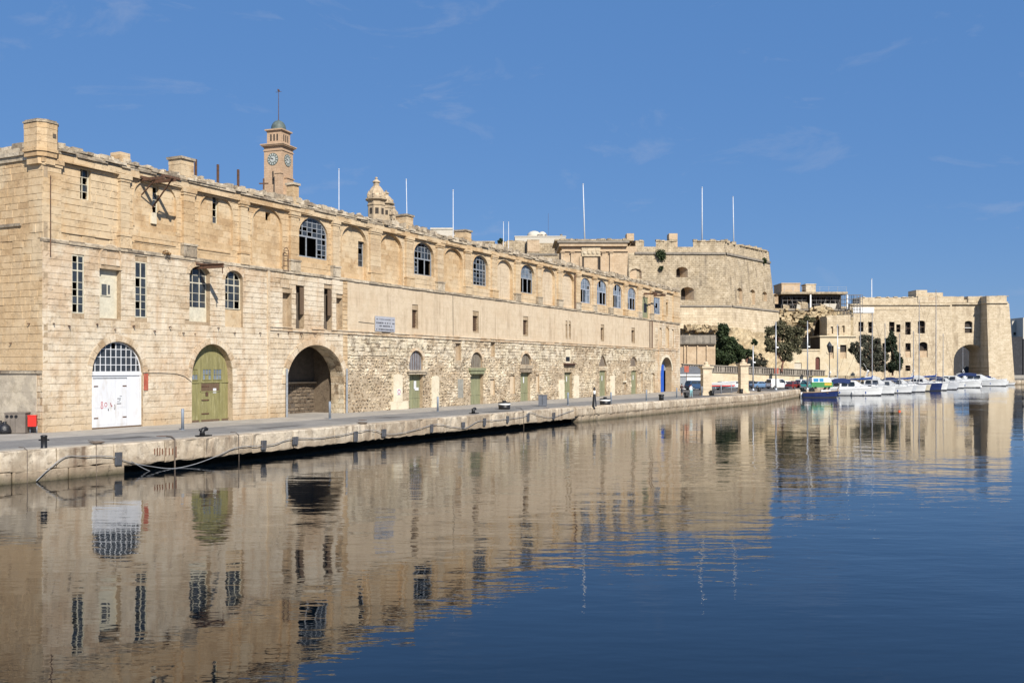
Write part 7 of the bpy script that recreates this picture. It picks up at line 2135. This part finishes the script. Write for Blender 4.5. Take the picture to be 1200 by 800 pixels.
for sx in (-1.6,1.6):
    for s in (-1,1):
        b=MB(); b.M=Matrix.Translation((sx,s*.9,.33))@Matrix.Rotation(math.pi/2,4,'X'); b.lathe([(.2,-.1),(.33,-.08),(.33,.08),(.2,.1)],14); b.build('wheel',M_TYRE,fv)

# ================================================================== BOATS
M_GEL=paint('white_gelcoat',(.62,.63,.62),.25,.08,dirt=(.55,.53,.48),dirt_amt=.25,scale=.6,spec=.5); M_GELGREY=paint('grey_gelcoat',(.46,.48,.50),.3,.08,spec=.5)
M_ANTIF=paint('dark_boot_stripe',(.012,.014,.02),.5,.2); M_NAVYC=paint('navy_canvas',(.012,.03,.11),.8,.25,bump=.02); M_BLUEC=paint('blue_canvas',(.015,.07,.28),.8,.25,bump=.02)
M_TEAK=paint('teak_deck',(.24,.16,.09),.6,.3,scale=5); M_STEEL=paint('stainless_rail',(.55,.56,.57),.25,.1,metal=.9); M_NAVYHULL=paint('navy_wooden_hull',(.012,.025,.10),.4,.3); M_ALU=paint('alloy_mast',(.42,.43,.44),.4,.15,metal=.5)
M_BOATGL=glass('tinted_boat_glass',(.012,.014,.016),.06,1.0)
BOATS=[]
def hull_secs(L,B,fb,sheer,draft=.45,fine=2.2,transom=.86,n=13):
    S=[]
    for i in range(n):
        t_=i/(n-1); x=-L/2+L*t_
        hb=B/2*(transom+(1-transom)*math.sin(min(1,t_*2.2)*math.pi/2))*(1-max(0,(t_-.45)/.55)**fine)
        hb=max(hb,.015); z1=fb+sheer*t_*t_
        dr=draft*(1-max(0,(t_-.7)/.3)**2)
        flare=.80 if t_<.5 else .80-.25*(t_-.5)*2
        xo=.55*max(0,(t_-.6)/.4)**2          # raked stem
        S.append((x,hb,z1,dr,flare,xo))
    return S
def boat(kind,L,pos,rz,lab,hullm,extra=None,mast=None,stripe=M_ANTIF):
    e=empty({'motor':'motor_boat','sail':'sailing_boat','open':'wooden_boat','dinghy':'dinghy'}[kind],pos,rz,lab,'boat')
    B={'motor':.30,'sail':.28,'open':.30,'dinghy':.38}[kind]*L; fb={'motor':.09*L+.35,'sail':.085*L+.60,'open':.95,'dinghy':.55}[kind]; sh=.35 if kind!='motor' else .045*L+.1
    S=hull_secs(L,B,fb,sh)
    secs=[]
    for (x,hb,z1,dr,fl,xo) in S:
        secs.append([(x+xo*1.0,-hb,z1),(x+xo*.55,-hb*(fl+.12),z1*.5),(x+xo*.25,-hb*fl,.10),(x,0,-dr),(x+xo*.25,hb*fl,.10),(x+xo*.55,hb*(fl+.12),z1*.5),(x+xo*1.0,hb,z1)])
    b=MB(); loft(b,secs,cap=True); b.build('hull',hullm,e,smooth=False)
    b=MB()
    for s in (-1,1):
        for i in range(len(S)-1):
            q=[]
            for (k,zz) in ((i,-.02),(i+1,-.02),(i+1,.26),(i,.26)):
                x,hb,z1,dr,fl,xo=S[k]; q.append((x+xo*.25,s*(hb*fl+.015),zz))
            b.face(q)
    b.build('boot_stripe',stripe,e)
    b=MB()
    for i in range(len(S)-1):
        x,hb,z1,_,_,xo=S[i]; x2,hb2,z2,_,_,xo2=S[i+1]
        b.face([(x+xo,-hb*.97,z1-.05),(x2+xo2,-hb2*.97,z2-.05),(x2+xo2,hb2*.97,z2-.05),(x+xo,hb*.97,z1-.05)])
    b.build('deck',M_TEAK if kind in('open','sail') else M_GEL,e)
    b=MB()
    for s in (-1,1): b.tube([(x+xo,s*hb,z1) for (x,hb,z1,_,_,xo) in S],.045 if kind!='open' else .07,6)
    b.build('gunwale',M_GEL if kind!='open' else M_TEAK,e)
    if kind=='motor':
        ch=.07*L+.95; z0=fb+.1
        b=MB(); prof=[(-.30*L,z0,.40),(-.28*L,z0+ch,.34),(.02*L,z0+ch,.33),(.16*L,z0+ch*.45,.30),(.33*L,z0+.12+sh*.5,.16)]
        loft(b,[[(x,-k*B,z0-.12),(x,-k*B*.86,z),(x,k*B*.86,z),(x,k*B,z0-.12)] for (x,z,k) in prof],closed=False); cb=b.build('cabin',M_GEL,e)
        for s in (-1,1):
            for (xa,xb) in ((-.25,-.14),(-.12,.0)):
                b=MB(); kk=.365*B; b.face([(xa*L,s*(kk+.02),z0+ch*.36),(xb*L,s*(kk+.02),z0+ch*.36),(xb*L-.1,s*(kk*.96),z0+ch*.86),(xa*L+.05,s*(kk*.96),z0+ch*.86)]); b.build('cabin_window',M_BOATGL,e)
        b=MB(); b.face([(.155*L,-.24*B,z0+ch*.50),(.155*L,.24*B,z0+ch*.50),(.03*L,.27*B,z0+ch*1.0),(.03*L,-.27*B,z0+ch*1.0)]); b.v=[(v[0]+.04,v[1],v[2]+.04) for v in b.v]; b.build('windscreen',M_BOATGL,e)
        b=MB(); b.tube([(.0,-.34*B,z0+.4)]+[(.30*L,-.30*B,fb+sh*.6+.65),(.47*L,-.05*B,fb+sh+.75),(.47*L,.05*B,fb+sh+.75),(.30*L,.30*B,fb+sh*.6+.65),(.0,.34*B,z0+.4)],.025,5)
        for t_ in (.12,.22,.32,.42):
            for s in (-1,1): b.tube([(t_*L,s*(.36-.55*max(0,t_-.12))*B,fb+sh*.5),(t_*L,s*(.36-.55*max(0,t_-.12))*B,fb+sh*.5+.62)],.02,5)
        b.build('bow_rail',M_STEEL,e)
        if extra=='canopy' or extra=='navy':
            b=MB(); cz=z0+ch+.15; mt=M_NAVYC
            loft(b,[[(x,-.36*B,z-.9),(x,-.34*B,z-.1),(x,0,z),(x,.34*B,z-.1),(x,.36*B,z-.9)] for (x,z) in ((-.46*L,cz-.2),(-.38*L,cz+.25),(-.22*L,cz+.35),(-.08*L,cz+.1))],closed=False); b.build('canopy',mt,e)
        if extra=='fly':
            b=MB(); fz_=z0+ch; loft(b,[[(x,-.30*B,fz_),(x,-.29*B,z),(x,.29*B,z),(x,.30*B,fz_)] for (x,z) in ((-.26*L,fz_+.6),(-.1*L,fz_+.75),(.02*L,fz_+.3))],closed=False); b.build('flybridge',M_GEL,e)
            b=MB(); b.bar((-.28*L,-.3*B,fz_),(-.22*L,-.26*B,fz_+1.7),.25,.1); b.bar((-.28*L,.3*B,fz_),(-.22*L,.26*B,fz_+1.7),.25,.1); b.bar((-.22*L,-.28*B,fz_+1.7),(-.22*L,.28*B,fz_+1.7),.3,.1); ra=b.build('radar_arch',M_GEL,e)
            b=MB(); b.lathe([(.25,0),(.28,.1),(.2,.25),(.05,.3)],10,(-.22*L,0,fz_+1.75)); b.build('radome',M_WHT,ra); b=MB(); b.tube([(-.22*L,.2*B,fz_+1.7),(-.32*L,.2*B,fz_+3.6)],.02,5); b.build('aerial',M_WHT,ra)
        for k in range(3):
            b=MB(); b.lathe([(.03,-.3),(.11,-.2),(.12,.1),(.03,.25)],8,(-.3*L+k*.25*L,-B*.5-.06,fb*.5)); b.build('fender',M_WHT if k%2 else M_BLUEC,e)
    if kind=='sail':
        b=MB(); z0=fb; loft(b,[[(x,-k*B,z0),(x,-k*B*.8,z),(x,k*B*.8,z),(x,k*B,z0)] for (x,z,k) in ((-.16*L,z0+.55,.30),(-.05*L,z0+.62,.30),(.14*L,z0+.5,.24),(.24*L,z0+.16,.16))],closed=False); b.build('coachroof',M_GEL,e)
        for s in (-1,1):
            b=MB(); b.face([(-.12*L,s*.285*B,z0+.18),(.10*L,s*.25*B,z0+.18),(.08*L,s*.225*B,z0+.42),(-.11*L,s*.255*B,z0+.46)]); b.build('cabin_window',M_BOATGL,e)
        b=MB(); b.tube([(.30*L,-.22*B,fb+.75),(.50*L,0,fb+sh+.8),(.30*L,.22*B,fb+.75)],.022,5)
        for s in (-1,1):
            for t_ in (-.42,-.25,-.08,.1,.28): b.tube([(t_*L,s*B*(.44-.5*max(0,t_)),fb),(t_*L,s*B*(.44-.5*max(0,t_)),fb+.62)],.015,4)
            b.tube([(-.46*L,s*.42*B,fb+.6),(-.1*L,s*.44*B,fb+.6),(.30*L,s*.24*B,fb+.72)],.012,4)
        b.build('guard_rail',M_STEEL,e)
    if mast:
        mh,cov=mast; mx=.10*L
        b=MB(); b.tube([(mx,0,.3),(mx,0,mh*.6),(mx,0,mh)],[.11,.10,.07],7); ms=b.build('mast',M_ALU,e)
        b=MB(); b.tube([(mx,0,fb+1.5),(-.33*L,0,fb+1.55)],.06,6); b.build('boom',M_ALU,ms)
        if cov:
            b=MB(); b.tube([(mx+.05,0,fb+2.5),(mx-.1,0,fb+1.9),(-.12*L,0,fb+1.72),(-.33*L,0,fb+1.66)],[.12,.24,.20,.10],8); b.build('sail_cover',M_BLUEC,ms)
        b=MB()
        for q in ((.49*L,0,fb+sh),(-.49*L,0,fb),(mx-.1,-B*.45,fb),(mx-.1,B*.45,fb)): b.tube([(mx,0,mh-.1),q],.018,4)
        b.build('stay',M_IRON,ms)
        b=MB()
        for f in (.45,.72):
            b=MB(); b.bar((mx,-B*.28,mh*f),(mx,B*.28,mh*f),.06,.03); b.build('spreader',M_ALU,ms)
    if kind=='open':
        b=MB()
        for t_ in (-.25,.0,.22): b.box(t_*L-.15,t_*L+.15,-B*.42,B*.42,fb-.10,fb-.02)
        b.build('thwart',M_TEAK,e)
        b=MB(); b.box(.05*L,.33*L,-.2*B,.2*B,fb,fb+.45); b.build('cuddy',M_WHT,e)
        b=MB(); b.box(-.5*L-.35,-.5*L-.05,-.2,.2,.0,1.0); b.build('outboard_motor',M_WHT,e)
        b=MB(); b.bar((.47*L+.4,0,fb),(.47*L+.55,0,fb+sh+.5),.14); b.build('stem_post',M_TEAK,e)
    return e
def bpos(x,Y): return (PX(x,Y),Y,0)
HD=math.radians(-27)
boat('open',6.2,bpos(960,185),math.radians(-4),'navy blue wooden boat with brown gunwale moored at the quay corner',M_NAVYHULL)
boat('motor',10.0,bpos(1001,199),math.radians(-12),'white motor boat with dark cabin top beside the navy wooden boat',M_GEL,'canopy')
boat('sail',10.5,bpos(1016,209),HD,'white sailing boat with bright blue sail cover',M_GEL,mast=(17.5,True))
boat('sail',9.5,bpos(1003,216),HD,'white sailing boat half hidden behind the blue sail cover boat',M_GEL,mast=(19.0,False))
boat('motor',10.5,bpos(1030,219),HD,'white flybridge yacht with radar arch and tall aerial',M_GEL,'fly')
boat('sail',9.5,bpos(1032,228),HD,'sailing boat with plain mast behind the flybridge yacht',M_GELGREY,mast=(16.0,False))
boat('motor',9.6,bpos(1057,229),HD,'white motor boat with navy canopy over its cockpit',M_GEL,'navy')
boat('sail',12.0,bpos(1071,243),HD,'large navy hulled sailing boat with tall mast and bare boom',M_NAVYHULL,mast=(22.5,False))
boat('sail',12.0,bpos(1091,256),HD,'grey hulled sailing boat with the tallest mast',M_GELGREY,mast=(26.0,True))
boat('sail',9.0,bpos(1101,268),HD,'small sailing boat tucked behind the grey hulled one',M_GELGREY,mast=(15.0,False))
boat('motor',12.5,bpos(1120,283),HD,'long white motor yacht with dark side windows near the tunnel arch',M_GEL)
boat('motor',14.0,bpos(1149,308),HD,'sleek white motor yacht lying across the tunnel arch',M_GEL,'navy')
boat('dinghy',5.0,bpos(1178,323),HD,'small white dinghy at the foot of the fort tower',M_GEL)
boat('motor',10,bpos(1122,395),2.4,'white boat seen beyond the tunnel',M_GEL,'fly')
boat('sail',10,bpos(1131,420),2.2,'sailing boat seen beyond the tunnel',M_GEL,mast=(17,False))
# mast beyond the fort roof
pole(1021.5,327,380,8.0,'thick white mast rising behind the far fort parapet',.32)
# small boat on a trailer
e=boat('dinghy',4.6,gpos(846,180),math.radians(8),'red and white dinghy on a trailer between the gate pillars',M_GEL,stripe=M_REDBIN); e.location.z=QZ+.75
b=MB(); b.bar((-2.2,-.45,-.28),(2.9,0,-.28),.09); b.bar((-2.2,.45,-.28),(2.9,0,-.28),.09); b.bar((-.4,-.9,-.35),(-.4,.9,-.35),.09); b.bar((-1.4,-.5,-.28),(-1.4,.5,-.28),.2,.3); b.build('trailer_frame',M_GALV,e)
for s in (-1,1):
    b=MB(); b.M=Matrix.Translation((-.4,s*.95,-.45))@Matrix.Rotation(math.pi/2,4,'X'); b.lathe([(.18,-.08),(.29,-.07),(.29,.07),(.18,.08)],12); b.build('trailer_wheel',M_TYRE,e)
# buoys
for (x,y,lab,r) in ((1120.5,454.5,'orange buoy floating in front of the long motor yacht',.30),(1051,460.5,'orange buoy under the bow of the navy canopy boat',.22),(1106,457,'red buoy by the grey hulled sailing boat',.25),(1054,482,'red buoy floating alone on open water',.18),(1149.5,452.7,'white buoy before the sleek motor yacht',.28)):
    p=gp(x,y,0)
    def f1(b): b.lathe([(r*.5,-r*.6),(r*.95,-r*.3),(r,.05),(r*.8,r*.55),(r*.35,r*.85),(.03,r)],12)
    def f2(b): b.tube([(0,0,r*.95),(0,0,r*1.3)],.03,5)
    top('buoy',[('float',M_WHT if 'white' in lab else paint('buoy_orange',(.62,.10,.03),.5,.15),f1,True),('eye',M_IRON,f2,False)],(p.x,p.y,0),lab,'buoy')

# light poles on the far quay
for (x,yt,Y,lab) in ((882.5,405,178,'short grey light pole past the second gate pillar'),(909.3,377,182,'tall grey light pole before the white van'),(946.3,376,186,'tall grey light pole before the green food van'),(981.5,380,207,'grey light pole behind the white motor boat')):
    z1=PZ(yt,Y)-QZ
    def f1(b): b.tube([(0,0,0),(0,0,z1*.5),(0,0,z1)],[.15,.12,.09],8)
    def f2(b): b.box(-.05,.45,-.14,.14,z1*.62,z1*.62+.18)
    def f3(b): b.lathe([(.28,0),(.28,.06),(.18,.30)],10)
    def f4(b): b.lathe([(.05,z1*.615-.05),(.2,z1*.615),(.2,z1*.62)],8,(.3,0,0))
    top('light_pole',[('mast',M_ALU,f1,True),('lamp_housing',M_WHT,f2,False),('base',M_GALV,f3,False),('lens',M_LAMP,f4,False)],(PX(x,Y),Y,QZ),lab,'light pole','grey light poles on the far quay')

# ================================================================== PEOPLE
def person(pos,rz,lab,cols,stride=.12,arm=.1):
    """one continuous skinned figure; colours by band of height"""
    J={'pel':(0,0,.95),'wst':(0,0,1.10),'chs':(.01,0,1.32),'nck':(.0,0,1.47),'hd0':(.02,0,1.56),'hd1':(.03,0,1.68),
       'lh':(0,.10,.90),'lk':(stride*.7,.11,.50),'la':(stride,.11,.09),'lt':(stride+.17,.12,.04),'rh':(0,-.10,.90),'rk':(-stride*.2,-.11,.50),'ra':(-stride,-.11,.10),'rt':(-stride+.15,-.12,.04),
       'ls':(0,.19,1.40),'le':(-arm,.25,1.13),'lw':(arm*.6,.25,.90),'lf':(arm*.9,.24,.80),'rs':(0,-.19,1.40),'re':(-arm*.4,-.26,1.13),'rw':(arm*1.6,-.25,.93),'rf':(arm*2.0,-.24,.84)}
    R={'pel':.15,'wst':.125,'chs':.15,'nck':.055,'hd0':.08,'hd1':.085,'lh':.095,'lk':.06,'la':.042,'lt':.035,'rh':.095,'rk':.06,'ra':.042,'rt':.035,'ls':.07,'le':.045,'lw':.034,'lf':.03,'rs':.07,'re':.045,'rw':.034,'rf':.03}
    Ed=[('pel','wst'),('wst','chs'),('chs','nck'),('nck','hd0'),('hd0','hd1'),('pel','lh'),('lh','lk'),('lk','la'),('la','lt'),('pel','rh'),('rh','rk'),('rk','ra'),('ra','rt'),('chs','ls'),('ls','le'),('le','lw'),('lw','lf'),('chs','rs'),('rs','re'),('re','rw'),('rw','rf')]
    nm=list(J); me=bpy.data.meshes.new('person'); me.from_pydata([J[n] for n in nm],[(nm.index(a),nm.index(c)) for a,c in Ed],[])
    o=bpy.data.objects.new('person',me); COL.objects.link(o); o.location=pos; o.rotation_euler=(0,0,rz)
    sk=o.modifiers.new('skin','SKIN'); sv=me.skin_vertices[0].data
    for i,n in enumerate(nm): sv[i].radius=(R[n],R[n]); sv[i].use_root=(n=='pel')
    sk.use_smooth_shade=True
    ss=o.modifiers.new('sub','SUBSURF'); ss.levels=1; ss.render_levels=1
    m,t,bb=base_mat('person_clothes_'+lab[:12]); c=t.nodes.new('ShaderNodeTexCoord').outputs['Object']; sp_=t.nodes.new('ShaderNodeSeparateXYZ'); t.links.new(c,sp_.inputs[0])
    rp=t.nodes.new('ShaderNodeValToRGB'); rp.color_ramp.interpolation='CONSTANT'; cr=rp.color_ramp
    zz=[0,.09,.45,.98,1.47,1.66]
    cr.elements[0].position=0; cr.elements[0].color=(*cols[0],1); cr.elements[1].position=zz[1]/2; cr.elements[1].color=(*cols[1],1)
    for k in range(2,6): el=cr.elements.new(zz[k]/2); el.color=(*cols[k],1)
    t.links.new(mth(t,'MULTIPLY',sp_.outputs[2],.5),rp.inputs[0]); t.links.new(rp.outputs[0],bb.inputs['Base Color']); bb.inputs['Roughness'].default_value=.8
    me.materials.append(m); tag(o,lab,'person')
    b=MB(); b.lathe([(.02,1.62),(.095,1.64),(.105,1.70),(.085,1.77),(.03,1.795)],10,(.02,0,0)); b.build('hair',M_BLACK,o,smooth=True)
    b=MB(); b.lathe([(.012,0),(.022,.03),(.006,.06)],6,(.12,0,1.63)); b.build('nose',m,o)
    return o
SKIN=(.42,.24,.15)
person(gp(799,464),-2.2,'person in a dark top and shorts walking by the warehouse corner',[(.03,.03,.03),SKIN,(.03,.03,.04),(.06,.03,.03),SKIN,(.03,.02,.015)],.18,.12)
person(gp(809.8,465),-1.0,'person in white top and pale blue trousers standing on the quay',[(.5,.5,.5),(.22,.45,.48),(.22,.45,.48),(.62,.66,.66),SKIN,(.08,.05,.03)],.08,.06)
# more boats in the second row, closing the gaps in the line
boat('motor',8.5,bpos(1043,218),HD,'white motor boat with low cabin between the flybridge yacht and the navy canopy',M_GEL)
boat('motor',10.5,bpos(1082,247),HD,'white cabin cruiser between the two tall-masted sailing boats',M_GEL,'fly')
boat('motor',9.0,bpos(1108,275),HD,'white motor boat with navy hood beside the long motor yacht',M_GEL,'navy')
boat('motor',9.0,bpos(984,206),HD,'small white cabin boat behind the navy wooden boat',M_GEL,'fly')

boat('sail',8.5,bpos(1066,237),HD,'cream sailing boat squeezed between the navy canopy boat and the navy hulled one',paint('cream_gelcoat',(.50,.45,.34),.3,.1),mast=(14.5,True))
boat('sail',8.0,bpos(1050,226),HD,'small grey sailing boat behind the low cabin motor boat',M_GELGREY,mast=(13.5,False))
boat('open',6.0,bpos(1135,292),HD,'small navy wooden boat between the two long motor yachts',M_NAVYHULL)
boat('motor',8.0,bpos(1164,318),HD,'small white cabin boat between the sleek yacht and the dinghy',M_GEL,'canopy')
